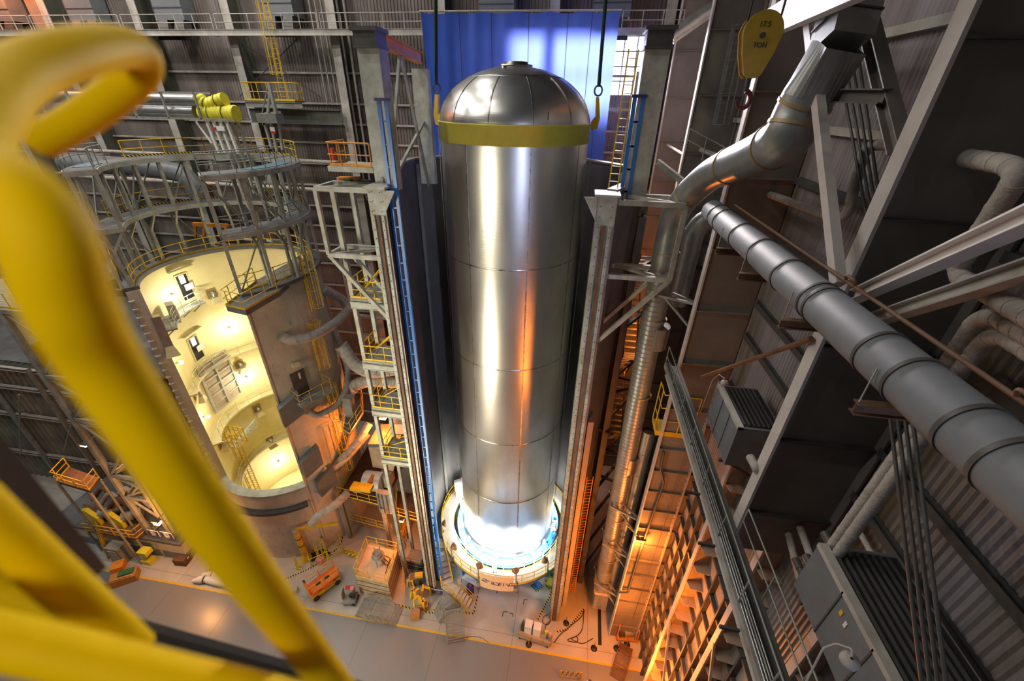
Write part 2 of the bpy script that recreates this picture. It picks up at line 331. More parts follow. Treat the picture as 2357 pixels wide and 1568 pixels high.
def text(body, size, loc, rot, m, parent, name='lettering', depth=0.004):
    cu = D.curves.new(name, 'FONT'); cu.body = body; cu.size = size; cu.align_x = 'CENTER'; cu.align_y = 'CENTER'; cu.extrude = depth
    tmp = D.objects.new(name, cu); COL.objects.link(tmp); dg = bpy.context.evaluated_depsgraph_get()
    me = D.meshes.new_from_object(tmp.evaluated_get(dg)); D.objects.remove(tmp); me.materials.clear(); me.materials.append(M[m])
    o = D.objects.new(name, me); COL.objects.link(o)
    mw = Matrix.Translation(V(loc)) @ rot.to_4x4()
    o.parent = parent; o.matrix_basis = Matrix.Translation(-top_loc(parent)) @ mw if parent else mw
    return o
def top_loc(o):
    t = V((0, 0, 0))
    while o is not None: t = t + o.location; o = o.parent
    return t
def railing(name, pts, label, m='yellow', group=None, h=1.07, step=1.6, r=0.028, kick=True, closed=False, cat='railing', mid=1, kmat=None):
    pts = [V(p) for p in pts]; t = thing(name, label, cat, pts[0], group)
    if closed: pts = pts + [pts[0]]
    u = V((0, 0, h))
    MB().tube([p + u for p in pts], r, 6).build('handrail', m, t)
    for k in range(mid):
        MB().tube([p + u * (k + 1) / (mid + 1) for p in pts], r * 0.85, 6).build('mid_rail', m, t)
    if kick:
        b = MB()
        for p, q in zip(pts, pts[1:]): b.bar(p + Z * 0.07, q + Z * 0.07, 0.015, 0.13)
        b.build('kick_plate', kmat or m, t)
    # posts
    L = [0]
    for p, q in zip(pts, pts[1:]): L.append(L[-1] + (q - p).length)
    n = max(1, round(L[-1] / step))
    for i in range(n + (0 if closed else 1)):
        d = L[-1] * i / n; k = 0
        while k < len(L) - 2 and L[k + 1] < d: k += 1
        f = (d - L[k]) / max(1e-6, L[k + 1] - L[k]); p = pts[k].lerp(pts[k + 1], f)
        MB().tube([p, p + u], r, 6).build('post', m, t)
    return t
def arcpts(c, r, a0, a1, z, n=16):
    return [V((c[0] + r * math.cos(a0 + (a1 - a0) * i / n), c[1] + r * math.sin(a0 + (a1 - a0) * i / n), z)) for i in range(n + 1)]
def smoothpath(pts, r, k=5): # round the corners of a pipe path
    pts = [V(p) for p in pts]; out = [pts[0]]
    for a, b, c in zip(pts, pts[1:], pts[2:]):
        d1 = (a - b); d2 = (c - b); q = min(r, d1.length * 0.45, d2.length * 0.45); p0 = b + d1.normalized() * q; p1 = b + d2.normalized() * q
        for i in range(k + 1):
            t = i / k; out.append(p0.lerp(b, t).lerp(b.lerp(p1, t), t))
    out.append(pts[-1]); return out
def caged_ladder(name, p0, p1, out, label, m='yellow', group=None, w=0.45, cage=True, cr=0.36, from_t=0.08):
    p0 = V(p0); p1 = V(p1); d = (p1 - p0); L = d.length; d.normalize(); out = V(out).normalized(); sd = d.cross(out).normalized()
    t = thing(name, label, 'ladder', p0, group)
    for s in (-1, 1): MB().bar(p0 + sd * s * w / 2, p1 + sd * s * w / 2, 0.06, 0.03).build('side_rail', m, t)
    n = min(60, int(L / 0.32))
    for i in range(1, n): MB().bar(p0 + d * L * i / n - sd * w / 2, p0 + d * L * i / n + sd * w / 2, 0.03).build('rung', m, t)
    if cage:
        n = max(2, int(L * (1 - from_t) / 1.1)); c = p0 + out * cr
        def hoop(q, wd=0.05):
            hoops = MB()
            ps = [q + out * cr + (sd * math.cos(a) + out * math.sin(a)) * cr for a in [(-0.35 + 1.7 * i / 10) * PI for i in range(11)]]
            for a, e in zip(ps, ps[1:]): hoops.bar(a, e, wd, 0.012, d)
            hoops.build('cage_hoop', m, t)
        for i in range(n + 1): hoop(p0 + d * L * (from_t + (1 - from_t) * i / n))
        for k in range(7):
            a = (-0.35 + 1.7 * k / 6) * PI; off = out * cr + (sd * math.cos(a) + out * math.sin(a)) * cr
            MB().bar(p0 + d * L * from_t + off, p1 + off, 0.035, 0.01).build('cage_bar', m, t)
    return t

# ============================================================ the hall
struct(MB().span((-75, -6, -0.3), (22, 42, 0)), 'floor', 'floor')
b = MB()
b.span((-60, 16.22, 0.0), (1.0, 16.38, 0.006)); b.span((1.0, 16.22, 0), (10.5, 16.38, 0.006))
struct(b, 'trim_1', 'yellow')
# back wall: corrugated siding with window openings on the right
def corr(x0, x1, z0, z1, f, per=0.28, amp=0.035, n=4):
    b = MB(); k = int(round((x1 - x0) / per)) * n; vs = []
    for i in range(k + 1):
        x = x0 + (x1 - x0) * i / k; q = (i % n); off = amp if q in (1, 2) else -amp
        vs += [f(x, off, z0), f(x, off, z1)]
    b.add(vs, [(2 * i, 2 * i + 2, 2 * i + 3, 2 * i + 1) for i in range(k)]); return b
YW = 39.6
WIN = (-7.4, 4.45, 38.6, 42.5)
fy = lambda x, o, z: V((x, YW + o, z))
b = corr(-78, WIN[0], 0, 62, fy)
for q in (corr(WIN[0], WIN[1], 0, WIN[2], fy), corr(WIN[0], WIN[1], WIN[3], 62, fy), corr(WIN[1], 10, 0, 62, fy)):
    b.add(q.v, q.f)
struct(b, 'wall_back', 'siding')
# window: sky light in steel sashes
w = MB().span((WIN[0], YW + 0.12, WIN[2]), (WIN[1], YW + 0.16, WIN[3])); wo = struct(w, 'window_1', 'daylight')
b = MB()
for i in range(13):
    x = WIN[0] + (WIN[1] - WIN[0]) * i / 12; b.span((x - 0.04, YW - 0.02, WIN[2]), (x + 0.04, YW + 0.1, WIN[3]))
for i in range(5):
    z = WIN[2] + (WIN[3] - WIN[2]) * i / 4; b.span((WIN[0], YW - 0.02, z - 0.04), (WIN[1], YW + 0.1, z + 0.04))
struct(b, 'trim_2', 'pale')
# girts of the back wall
for i, z in enumerate([2, 5, 8, 11, 14, 17, 20, 22.5, 24.6, 26.6, 28.6, 30.6, 32.6, 34.4, 36.0, 37.6, 39.9, 45.5, 48]):
    solo(MB().ibeam((-76, YW - 0.17, z), (9, YW - 0.17, z), 0.16, 0.16, 0.02, up=(0, 1, 0)), 'wall_girt', 'pale',
         'thin pale horizontal rail across the corrugated back wall, %s from the top' % ORD[18 - i], 'girt', 'thin rails across the back wall')
# columns of the back wall: pale flange in front, dark web behind
YF = 38.0
cols = [(-56.0, 'outermost back wall column at the far left, behind the yellow loop'), (-46.7, 'tall pale back wall column crossing behind the yellow hose loop'), (-37.9, 'tall pale back wall column left of the yellow wall ladder'), (-29.45, 'tall pale back wall column behind the caged wall ladder platform'),
        (-20.4, 'tall pale back wall column between the wall ladder and the left hoist frame'), (-11.5, 'pale back wall column at the left edge of the blue tarp'), (-2.9, 'pale back wall column rising behind the blue tarp centre'), (5.3, 'pale back wall column right of the bright window')]
for x, lb in cols:
    t = thing('wall_column', lb, 'column', (x, YF, 0), None)
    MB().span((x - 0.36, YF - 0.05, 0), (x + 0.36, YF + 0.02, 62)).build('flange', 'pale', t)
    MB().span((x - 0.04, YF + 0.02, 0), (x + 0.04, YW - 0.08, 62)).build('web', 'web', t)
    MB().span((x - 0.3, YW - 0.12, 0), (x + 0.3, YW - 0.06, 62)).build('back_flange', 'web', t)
# high walkway along the back wall
zb = 42.55
t = thing('wall_walkway', 'long high walkway with pale edge beam along the back wall', 'walkway', (-20, 37.3, zb), None)
MB().span((-70, 36.9, zb), (6.2, 37.9, zb + 0.06)).build('deck', 'grating', t)
MB().ibeam((-70, 36.85, zb - 0.12), (6.2, 36.85, zb - 0.12), 0.14, 0.42, 0.03).build('edge_beam', 'pale', t)
for i in range(30): x = -69 + i * 2.55; MB().bar((x, 36.9, zb - 0.15), (x, 38.1, zb - 0.15), 0.1, 0.2).build('bracket', 'web', t)
xs = [-70, -56.5, -47.2, -38.4, -29.9, -20.9, -12.2, 1.8, 6.2]
lbl = ['behind the top of the yellow loop', 'above the left air units', 'above the silver ducts', 'left of the caged wall ladder', 'above the wall ladder platform', 'above the left hoist frame', 'behind the blue tarp', 'above the bright window']
for k in range(8):
    railing('guard_rail', [(xs[k] + 0.15, 36.9, zb), (xs[k + 1] - 0.15, 36.9, zb)], 'pale pipe guard rail of the high back walkway ' + lbl[k], 'pale', 'high walkway rails', step=1.55, r=0.035, kick=False)
# heaters and air units above the walkway
for x, z, lb in ((-43.0, 44.6, 'grey air handling unit above the walkway, left of the second wall column'), (-34.6, 44.6, 'grey air handling unit above the walkway beside the caged wall ladder'), (-24.8, 44.8, 'grey air handling unit above the walkway near the left hoist frame'), (-7.2, 44.6, 'dark grey air unit above the left half of the blue tarp'), (1.2, 44.6, 'dark grey air unit above the right half of the blue tarp'), (-51.5, 44.6, 'grey air unit in orange light at the far upper left')):
    t = thing('air_handler', lb, 'air unit', (x, 38.2, z), 'air units above the back walkway')
    MB().span((x - 1.3, 37.9, z - 1.2), (x + 1.3, 39.3, z + 2.6)).build('casing', 'ductgrey', t)
    b = MB()
    for zz in (z - 0.4, z + 0.5, z + 1.4): b.span((x - 1.33, 37.86, zz), (x + 1.33, 37.9, zz + 0.06))
    b.build('panel_seams', 'darksteel', t)
    for sx in (-0.75, 0.75):
        MB().prism([(x + sx - 0.4, 37.9, z - 1.2), (x + sx + 0.4, 37.9, z - 1.2), (x + sx + 0.55, 37.4, z - 2.6), (x + sx - 0.55, 37.4, z - 2.6)], (0, 0.8, 0.1)).build('outlet', 'darksteel', t)
lamp('sodium_back', 'POINT', (-49.5, 36.5, 46.5), 1800, SOD, 0.2)
solo(MB().ibeam((-56, 35.5, 44.3), (-49.6, 36.6, 47.5), 0.3, 0.5, 0.05), 'crane_beam', 'craneorange', 'orange painted beam in sodium light at the far upper left', 'beam')
# pipes over the back wall
def pipe(pts, r, m, label, name='pipe', cat='pipe', group=None, n=10, bend=0.6, rings=0, ringm=None):
    t = thing(name, label, cat, pts[0], group); P = smoothpath(pts, bend)
    MB().tube(P, r, n).build('run', m, t)
    if rings:
        acc = 0
        for p, q in zip(P, P[1:]):
            L = (q - p).length
            while acc < L:
                c = p.lerp(q, acc / L); d = (q - p).normalized(); MB().tube([c - d * 0.03, c + d * 0.03], r * 1.06, n).build('band', ringm or m, t); acc += rings
            acc -= L
    return t
for i, (z0, r, nm) in enumerate(((32.9, 0.16, 'upper'), (30.4, 0.2, 'lower'))):
    pipe([(-52, 37.6, z0 + 0.3), (-12, 37.6, z0)], r, 'lagging', 'long %s lagged pipe running along the back wall behind the ring gantry' % nm, bend=0.3, rings=1.8)
pipe([(-19.6, 38.8, 60), (-19.6, 38.8, 30), (-16.5, 38.8, 30), (-16.5, 38.8, 25.5), (-19.3, 38.8, 25.5), (-19.3, 38.8, 10)], 0.1, 'pale', 'thin wall pipe with a square loop behind the left hoist frame, outer of two', bend=0.3)
pipe([(-20.1, 38.6, 60), (-20.1, 38.6, 29.5), (-17, 38.6, 29.5), (-17, 38.6, 26.0), (-19.8, 38.6, 26.0), (-19.8, 38.6, 10)], 0.09, 'pale', 'thin wall pipe with a square loop behind the left hoist frame, inner of two', bend=0.3)
for k, x in enumerate((-22.7, -22.2, -21.7)):
    pipe([(x, 39.1, 62), (x, 39.1, 37.5)], 0.06, 'pale', 'thin vertical conduit on the back wall right of the caged ladder, %s of three' % ['left', 'middle', 'right'][k], 'conduit', 'conduit', 'conduits right of the wall ladder', 6)
for k, (x, z0, z1) in enumerate(((-27, 38, 43), (-18, 37, 43), (-41, 36, 43), (-14, 20, 33))):
    b = MB(); b.bar((x - 4, 38.9, z0), (x + 4, 38.9, z1), 0.06); b.bar((x - 4, 38.9, z1), (x + 4, 38.9, z0), 0.06)
    solo(b, 'cross_brace', 'darksteel', ['thin X brace behind the caged wall ladder platform', 'thin X brace between wall column and left hoist frame', 'thin X brace above the silver ducts', 'X brace low on the wall behind the platform stack'][k], 'brace')
# big cross beam between two columns with the ladder platform
p = at(700, 250, y=36.6)
solo(MB().ibeam((-29.2, 37.4, 36.6), (-20.6, 37.4, 36.6), 0.4, 1.1, 0.05), 'cross_beam', 'web', 'deep dark green beam between two wall columns under the ladder platform', 'beam')
p0 = at(565, 232, y=36.5); p1 = at(680, 232, y=36.5); zp = (p0.z + p1.z) / 2
t = thing('ladder_platform', 'small platform below the caged wall ladder', 'platform', (p0.x, 36.5, zp))
MB().span((p0.x, 36.4, zp - 0.1), (p1.x, 37.8, zp)).build('deck', 'grating', t)
MB().ibeam((p0.x, 36.4, zp - 0.3), (p1.x + 0.6, 36.4, zp - 0.3), 0.2, 0.4).build('edge_beam', 'steel', t)
railing('guard_rail', [(p0.x, 37.7, zp), (p0.x, 36.45, zp), (p1.x, 36.45, zp), (p1.x, 37.7, zp)], 'yellow guard rail around the small wall platform below the ladder', 'yellow', h=1.3, step=0.9, r=0.035)
lx = at(655, 200, y=37.3).x
caged_ladder('wall_ladder', (at(650, 205, y=37.4).x, 37.4, zp), (at(616, 30, y=36.8).x, 36.8, 44.4), (0, -1, 0), 'tall yellow caged ladder on the back wall', w=0.55, cr=0.42, from_t=0.28)

# ---------------------------------------------------------- right wall
XF, XW = 5.85, 8.35
b = corr(-8, 39.4, 19, 62, lambda x, o, z: V((XW + o, x, z)), 0.2, 0.025)
struct(b, 'wall_right', 'siding_r')
ys = [0.25, 9.34, 18.5, 27.5, 37.2]
lr = ['', 'nearest tall right wall column with broad pale edge crossing behind the big grey duct', 'right wall column behind the silver vertical duct, web lit orange at its foot', 'right wall column behind the yellow hook block, third along', 'right wall column in the far corner beside the bright window']
for k, y in enumerate(ys):
    if k == 0: continue
    t = thing('wall_column', lr[k], 'column', (XF, y, 0))
    zb0 = 0 if k > 1 else 25.6
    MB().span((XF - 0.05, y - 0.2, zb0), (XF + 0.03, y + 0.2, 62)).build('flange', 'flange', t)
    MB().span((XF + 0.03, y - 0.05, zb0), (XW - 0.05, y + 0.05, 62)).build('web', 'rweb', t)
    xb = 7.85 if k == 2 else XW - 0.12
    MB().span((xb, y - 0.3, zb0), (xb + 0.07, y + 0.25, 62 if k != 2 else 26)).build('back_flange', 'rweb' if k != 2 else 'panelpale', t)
    if k == 2:
        for i in range(60): MB().box((xb - 0.01, y - 0.2, 0.3 + i * 0.42), (0.03, 0.05, 0.05)).build('bolt', 'darksteel', t)
    b = MB(); z = zb0 + 1.8
    zs = []
    while z < 60:
        zs.append(z); z += 1.75 if z < 20 else 2.9
    for z in zs: b.span((XF + 0.03, y - 0.19, z), (XW - 0.12, y - 0.05, z + 0.05))
    b.build('stiffeners', 'darksteel' if k == 1 else 'rweb', t)
# nearest web that fills the right edge of the view
t = thing('wall_column', 'nearest dark broad column web at the right edge of the view', 'column', (XF, ys[1], 0))
# girts
for z in (39.9, 37.6, 35.6, 33.9, 32.2, 30.4, 28.9, 27.0):
    for k in range(1, 4):
        pass
D.objects.remove(t)
for i, z in enumerate((46.5, 43.2, 39.85, 37.35, 35.6, 33.4, 30.5, 28.9, 26.2)):
    b = MB().ibeam((XW - 0.14, -6, z), (XW - 0.14, 9.0, z), 0.24, 0.2, 0.02, up=(1, 0, 0))
    b.ibeam((XW - 0.14, 9.6, z), (XW - 0.14, 18.2, z), 0.24, 0.2, 0.02, up=(1, 0, 0)); b.ibeam((XW - 0.14, 18.8, z), (XW - 0.14, 37, z), 0.24, 0.2, 0.02, up=(1, 0, 0))
    solo(b, 'wall_girt', 'darksteel' if i > 3 else 'pale', 'horizontal channel along the right corrugated wall, %s from the top' % ORD[i], 'girt', 'channels along the right wall')

# ============================================================ the tank
TX, TY, TR = -3.9, 26.05, 4.2
tc = (TX, TY)
tank = thing('rocket_tank', 'huge shiny aluminium propellant tank with domed top standing upright in the middle', 'tank', (TX, TY, 3.2))
MB().lathe([(4.0, 3.2), (TR, 3.4), (TR, 36.2)], (TX, TY, 0), 160).build('barrel', 'tank', tank)
prof = [(TR * math.cos(a), 36.95 + 2.72 * math.sin(a)) for a in [PI / 2 * i / 40 for i in range(38)]]
prof = [(TR, 36.2), (TR, 36.95)] + prof[1:] + [(0.75, prof[-1][1] + 0.02), (0.75, prof[-1][1] + 0.03)]
dome = MB().lathe(prof, (TX, TY, 0), 160).build('dome', 'tank', tank)
zt = prof[-1][1]
b = MB().lathe([(0.9, zt - 0.05), (0.9, zt + 0.03), (0.62, zt + 0.05), (0.62, zt + 0.16), (0.5, zt + 0.16), (0.5, zt - 0.2), (0.02, zt - 0.2)], (TX, TY, 0), 48); sub(b, 'top_flange', 'seam', dome)
for a, r in ((-1.9, 1.3), (2.6, 1.6)):
    i = min(range(len(prof)), key=lambda q: abs(prof[q][0] - r)); c = (TX + r * math.cos(a), TY + r * math.sin(a), prof[i][1])
    sub(MB().lathe([(0.14, -0.05), (0.14, 0.05), (0.02, 0.06)], c, 16), 'port', 'seam', dome)
b = MB(); rs, zs = 2.52, 36.95 + 2.72 * math.sin(math.acos(2.52 / TR))
b.lathe([(rs + 0.05, zs - 0.05), (rs + 0.035, zs + 0.015), (rs - 0.05, zs + 0.045)], (TX, TY, 0), 96); sub(b, 'dome_ring_weld', 'seam', dome)
for k in range(12):
    a = PI / 12 + k * PI / 6 + 0.1; pts = [V((TX + (r + 0.012) * math.cos(a), TY + (r + 0.012) * math.sin(a), z + 0.012)) for r, z in prof[2:] if r > rs - 0.02]
    b = MB()
    for p, q in zip(pts, pts[1:]): b.bar(p, q, 0.05, 0.02, (math.cos(a), math.sin(a), 0.3))
    sub(b, 'gore_weld', 'seam', dome)
for z in (29.75, 22.9, 16.35, 10.0):
    MB().lathe([(TR + 0.002, z - 0.05), (TR + 0.014, z - 0.03), (TR + 0.014, z + 0.03), (TR + 0.002, z + 0.05)], (TX, TY, 0), 128).build('ring_weld', 'seam', tank)
for k, px in enumerate((1078, 1217)):
    p = oncyl(px, 500, TX, TY, TR); a0 = math.atan2(p.y - TY, p.x - TX)
    for j in range(4 if k == 0 else 4):
        a = a0 + j * PI / 2; c = V((TX + (TR + 0.006) * math.cos(a), TY + (TR + 0.006) * math.sin(a), 0))
        MB().bar(c + Z * 3.6, c + Z * 36.2, 0.07, 0.02, (math.cos(a), math.sin(a), 0)).build('seam_weld', 'seam', tank)
MB().lathe([(TR + 0.02, 36.1), (TR + 0.035, 36.1), (TR + 0.035, 36.98), (TR + 0.1, 37.0), (TR + 0.1, 37.06), (TR, 37.06)], (TX, TY, 0), 128).build('top_band', 'band', tank)['label'] = 'olive yellow protective band below the dome'
# black marks on the dome
p = oncyl(1258, 270, TX, TY, 4.08)
for dx in (-0.05, 0.05):
    q = p + V((dx * 1.6, 0, 0.05)); MB().box(q + V((0, -0.02, 0)), (0.035, 0.02, 0.36), rot=Matrix.Rotation(-0.35, 3, 'X')).build('alignment_mark', 'black', tank)
# lifting brackets and slings
for s, px, py, lb in ((-1, 1008, 250, 'left'), (1, 1366, 250, 'right')):
    a = PI if s < 0 else 0.0
    x0 = TX + s * (TR + 0.12)
    t = thing('lifting_bracket', 'yellow lifting bracket on the %s shoulder of the tank' % lb, 'bracket', (x0, TY, 36.7))
    MB().prism([(x0 - s * 0.05, TY - 0.15, 36.7), (x0 + s * 0.3, TY - 0.15, 36.8), (x0 + s * 0.38, TY - 0.15, 37.3), (x0 + s * 0.22, TY - 0.15, 38.3), (x0 + s * 0.05, TY - 0.15, 38.3), (x0 + s * 0.12, TY - 0.15, 37.4), (x0 - s * 0.1, TY - 0.15, 37.1)], (0, 0.3, 0)).build('arm', 'yellow', t)
    b = MB(); b.tube([V((x0 + s * 0.14 + 0.2 * math.cos(q), TY, 38.6 + 0.24 * math.sin(q))) for q in [2 * PI * i / 16 for i in range(16)]], 0.045, 8, closed=True)
    b.build('shackle', 'darksteel', t)
    pt = at(1003 if s < 0 else 1394, 0, y=TY - 1.5 if s < 0 else TY - 1.2)
    base = V((x0 + s * 0.14, TY, 38.8)); up = base + (V((pt.x, pt.y, pt.z)) - base) * 3.0
    solo(MB().tube([base, up], 0.09, 8), 'lifting_sling', 'sling', 'dark green round sling rising from the %s tank bracket' % lb, 'sling')
    solo(MB().tube([V((x0 + s * 0.1, TY - 0.3, 36.7)), V((x0 - s * 0.0, TY - 0.6, 3.2))], 0.022, 5), 'tag_line', 'pale', 'thin pale line hanging from the %s tank bracket' % lb, 'line')

# ---------------------------------------------------------- cell around the tank
cell = [(-9.3, 20.6), (-10.9, 23.4), (-10.9, 28.3), (-8.0, 31.6), (0.0, 31.6), (2.85, 28.3), (2.85, 23.4), (1.35, 19.9)]
ct = thing('tank_cell', 'dark open-fronted cell of tall panels wrapping the tank', 'cell', (TX, 31.6, 0))
for k, (p, q) in enumerate(zip(cell, cell[1:])):
    a = V((p[0], p[1], 0)); c = V((q[0], q[1], 0)); d = (c - a).normalized(); n = V((d.y, -d.x, 0)) * -1
    b = MB(); b.prism([a, c, c + Z * 34.6, a + Z * 34.6], V((-d.y, d.x, 0)) * 0.35)
    b.build('wall_panel', 'cellwall', ct)
    b = MB(); b.bar(a + Z * 34.65 + V((-d.y, d.x, 0)) * 0.17, c + Z * 34.65 + V((-d.y, d.x, 0)) * 0.17, 0.5, 0.1); b.build('coping', 'steel', ct)
for (x, y) in ((-10.7, 28.2), (-10.7, 23.5), (2.6, 28.2), (2.6, 23.5)):
    MB().span((x - 0.1, y - 0.1, 0), (x + 0.1, y + 0.1, 34.3)).build('corner_strip', 'cellpale', ct)

# front columns of the cell: riveted double flange
def front_col(x, y, zt, lb, s):
    t = thing('cell_column', lb, 'column', (x, y, 0))
    MB().span((x - 0.42, y - 0.05, 0), (x + 0.42, y, zt)).build('face_plate', 'palegreen', t)
    for dx in (-0.25, 0.0, 0.25):
        MB().span((x + dx - 0.07, y - 0.16, 0), (x + dx + 0.07, y - 0.05, zt - 1.3)).build('channel', 'rust' if dx == 0 else 'palegreen', t)
    MB().span((x - 0.05, y, 0), (x + 0.05, y + 0.9, zt)).build('web', 'rust', t)
    MB().span((x - 0.42, y + 0.9, 0), (x + 0.42, y + 0.95, zt)).build('back_plate', 'darksteel', t)
    MB().span((x + s * 0.42, y, 0), (x + s * 0.46, y + 0.9, zt)).build('side_plate', 'palegreen', t)
    MB().span((x - 0.55, y - 0.2, zt - 0.06), (x + 0.55, y + 1.0, zt + 0.04)).build('cap_plate', 'palegreen', t)
    MB().prism([(x - s * 0.42, y - 0.1, zt - 0.1), (x - s * 1.0, y - 0.1, zt - 0.1), (x - s * 0.42, y - 0.1, zt - 1.1)], (0, 0.05, 0)).build('knee', 'palegreen', t)
    b = MB()
    for i in range(int(zt / 0.45)):
        for dx in (-0.25, 0.25): b.box((x + dx, y - 0.17, 0.4 + i * 0.45), (0.05, 0.02, 0.05))
    b.build('rivets', 'rust', t)
    return t
front_col(-9.62, 19.5, 34.35, 'left front column of the tank cell, riveted pale green steel', -1)
front_col(1.27, 18.9, 34.6, 'right front column of the tank cell, riveted pale green steel', 1)

# hoist frames standing on the cell: tall column pairs joined by orange beams
def hoist(x, y, x2, y2, zt, zb0, lb, s):
    t = thing('hoist_gantry', lb, 'frame', (x, y, zb0))
    MB().span((x - 0.5, y - 0.04, zb0), (x + 0.5, y + 0.02, zt)).build('column_face', 'palegreen', t)
    MB().span((x - 0.5, y + 0.02, zb0), (x - 0.44, y + 0.9, zt)).build('column_side', 'steel', t)
    MB().span((x + 0.44, y + 0.02, zb0), (x + 0.5, y + 0.9, zt)).build('column_side', 'steel', t)
    MB().span((x2 - 0.45, y2 - 0.04, zb0 - 0.5), (x2 + 0.45, y2 + 0.4, zt - 0.4)).build('rear_column', 'palegreen', t)
    b = MB().span((x - 0.55, y - 0.25, zt), (x + 0.55, y + 0.95, zt + 0.1)); b.span((x - 0.5, y - 0.2, zt + 0.1), (x + 0.5, y + 0.9, zt + 0.6)); b.span((x - 0.6, y - 0.3, zt + 0.6), (x + 0.6, y + 1.0, zt + 0.75)); b.build('column_head', 'darksteel', t)
    MB().ibeam((x, y + 0.5, zt + 0.5), (x2, y2 + 0.2, zt + 0.1), 0.35, 0.55, 0.06).build('top_beam', 'craneorange', t)
    zm = zt - 5
    for (p, q) in (((x, y + 0.9, zm), (x2 - 0.1 * s, (y + y2) / 2 + 0.3, zt)), ((x2, y2, zm - 1.5), (x2 - 0.1 * s, (y + y2) / 2 + 0.5, zt)), ((x, y + 1, zm - 0.5), (x2, y2, zm + 2))):
        MB().bar(p, q, 0.14).build('brace', 'steel', t)
hoist(-9.55, 20.5, -9.25, 26.0, 39.9, 34.0, 'left hoist frame with orange top beam beside the blue tarp', 1)
hoist(2.6, 20.6, 2.9, 26.5, 39.9, 34.0, 'right hoist frame column with rusty head right of the tank', -1)
# blue masts
for x, y, z0, z1, lb in ((-8.9, 19.9, 1.5, 38.0, 'tall blue climbing mast on the left of the tank'), (2.15, 20.6, 34.0, 38.3, 'short blue mast beside the right hoist column')):
    t = thing('climbing_mast', lb, 'mast', (x, y, z0))
    for dx in (-0.17, 0.17): MB().bar((x + dx, y, z0), (x + dx, y, z1), 0.16).build('chord', 'blue', t)
    z = z0 + 0.5
    while z < z1: MB().bar((x - 0.25, y, z), (x + 0.25, y, z), 0.08, 0.08).build('rung', 'blue', t); z += 0.95
    MB().box((x, y, z1), (0.62, 0.3, 0.12)).build('cap', 'navy', t)
caged_ladder('cell_ladder', (1.55, 20.6, 33.6), (1.75, 21.6, 40.0), (0, -1, 0), 'orange yellow ladder rising on the right cell wall beside the blue mast', 'yellow', cage=False, w=0.4)

# blue tarp
tp = [at(968, 28, y=34.6), at(1428, 25, y=34.6), at(1387, 372, y=34.6), at(1000, 362, y=34.6)]
b = MB(); NX, NZ = 180, 40; vs = []
for i in range(NX + 1):
    u = i / NX
    for j in range(NZ + 1):
        v = j / NZ; p = tp[0].lerp(tp[1], u).lerp(tp[3].lerp(tp[2], u), v)
        wv = 0.10 * math.sin(u * 37 + 0.8 * math.sin(v * 3)) + 0.05 * math.sin(u * 83 + v * 2) + 0.06 * math.sin(u * 11 + v * 4)
        sag = -0.10 * (1 - v) ** 6 * abs(math.sin(u * 6 * PI))
        vs.append(p + V((0.02 * math.sin(u * 60), wv * (0.4 + 0.6 * v), sag)))
b.add(vs, [(i * (NZ + 1) + j, (i + 1) * (NZ + 1) + j, (i + 1) * (NZ + 1) + j + 1, i * (NZ + 1) + j + 1) for i in range(NX) for j in range(NZ)], True)
tarp = solo(b, 'tarp', 'tarp', 'large bright blue plastic tarp hanging behind the tank dome', 'tarp')
for u in (0.20, 0.37, 0.56, 0.75, 0.87):
    k = int(u * NX); pts = [vs[k * (NZ + 1) + j] + V((0, -0.03, 0)) for j in range(NZ + 1)]
    MB().tube(pts, 0.022, 5).build('hem_seam', 'navy', tarp)
solo(MB().tube([tp[0] + V((-0.1, 0, 0.05)), tp[1] + V((0.1, 0, 0.05))], 0.05, 8), 'tarp_rod', 'pale', 'thin rod carrying the top hem of the blue tarp', 'rod')

# ============================================================ concrete silo
SX, SY, SR = -25.5, 26.1, 6.1; sc = (SX, SY); ZR = 26.6
A0, A1 = math.radians(-44.5), math.radians(233.5)     # solid part, opening towards the hall
silo = thing('concrete_silo', 'tall round concrete test cell, open-fronted with a cream painted inside', 'silo', (SX, SY, 0))
b = MB()
n = 90
def wallring(b, r0, r1, a0, a1, z0, z1, n=90, seg=14):
    prof = [(r1, z0 + (z1 - z0) * i / seg) for i in range(seg + 1)]
    b.lathe(prof, (SX, SY, 0), n, a0, a1, True)
wallring(b, 0, SR, A0, A1, 0, ZR); b.lathe([(SR, 0), (SR, 8.6)], (SX, SY, 0), 40, A1, A0 + 2 * PI)
b.build('outer_wall', 'concrete', silo)
b = MB(); RI = 5.5
wallring(b, 0, RI, A0, A1, 0.3, ZR); b.lathe([(RI, 0.3), (RI, 8.6)], (SX, SY, 0), 40, A1, A0 + 2 * PI)
b.lathe([(0.01, 0.3), (RI, 0.3)], (SX, SY, 0), 40, 0, 2 * PI, False)
b.build('inner_lining', 'cream', silo)
b = MB()
for a in (A0, A1):
    q = [V((SX + r * math.cos(a), SY + r * math.sin(a), z)) for r, z in ((RI, 8.6), (SR, 8.6), (SR, ZR), (RI, ZR))]; b.add(q, [(0, 1, 2, 3)])
b.build('opening_edge', 'concrete', silo)
MB().arc(sc, RI - 0.05, SR + 0.12, A1, A0 + 2 * PI, 8.5, 8.75, 40).build('front_sill', 'palegreen', silo)
MB().arc(sc, RI - 0.1, SR + 0.25, A0, A1, ZR, ZR + 0.25, 90).build('rim_deck', 'deckgrey', silo)
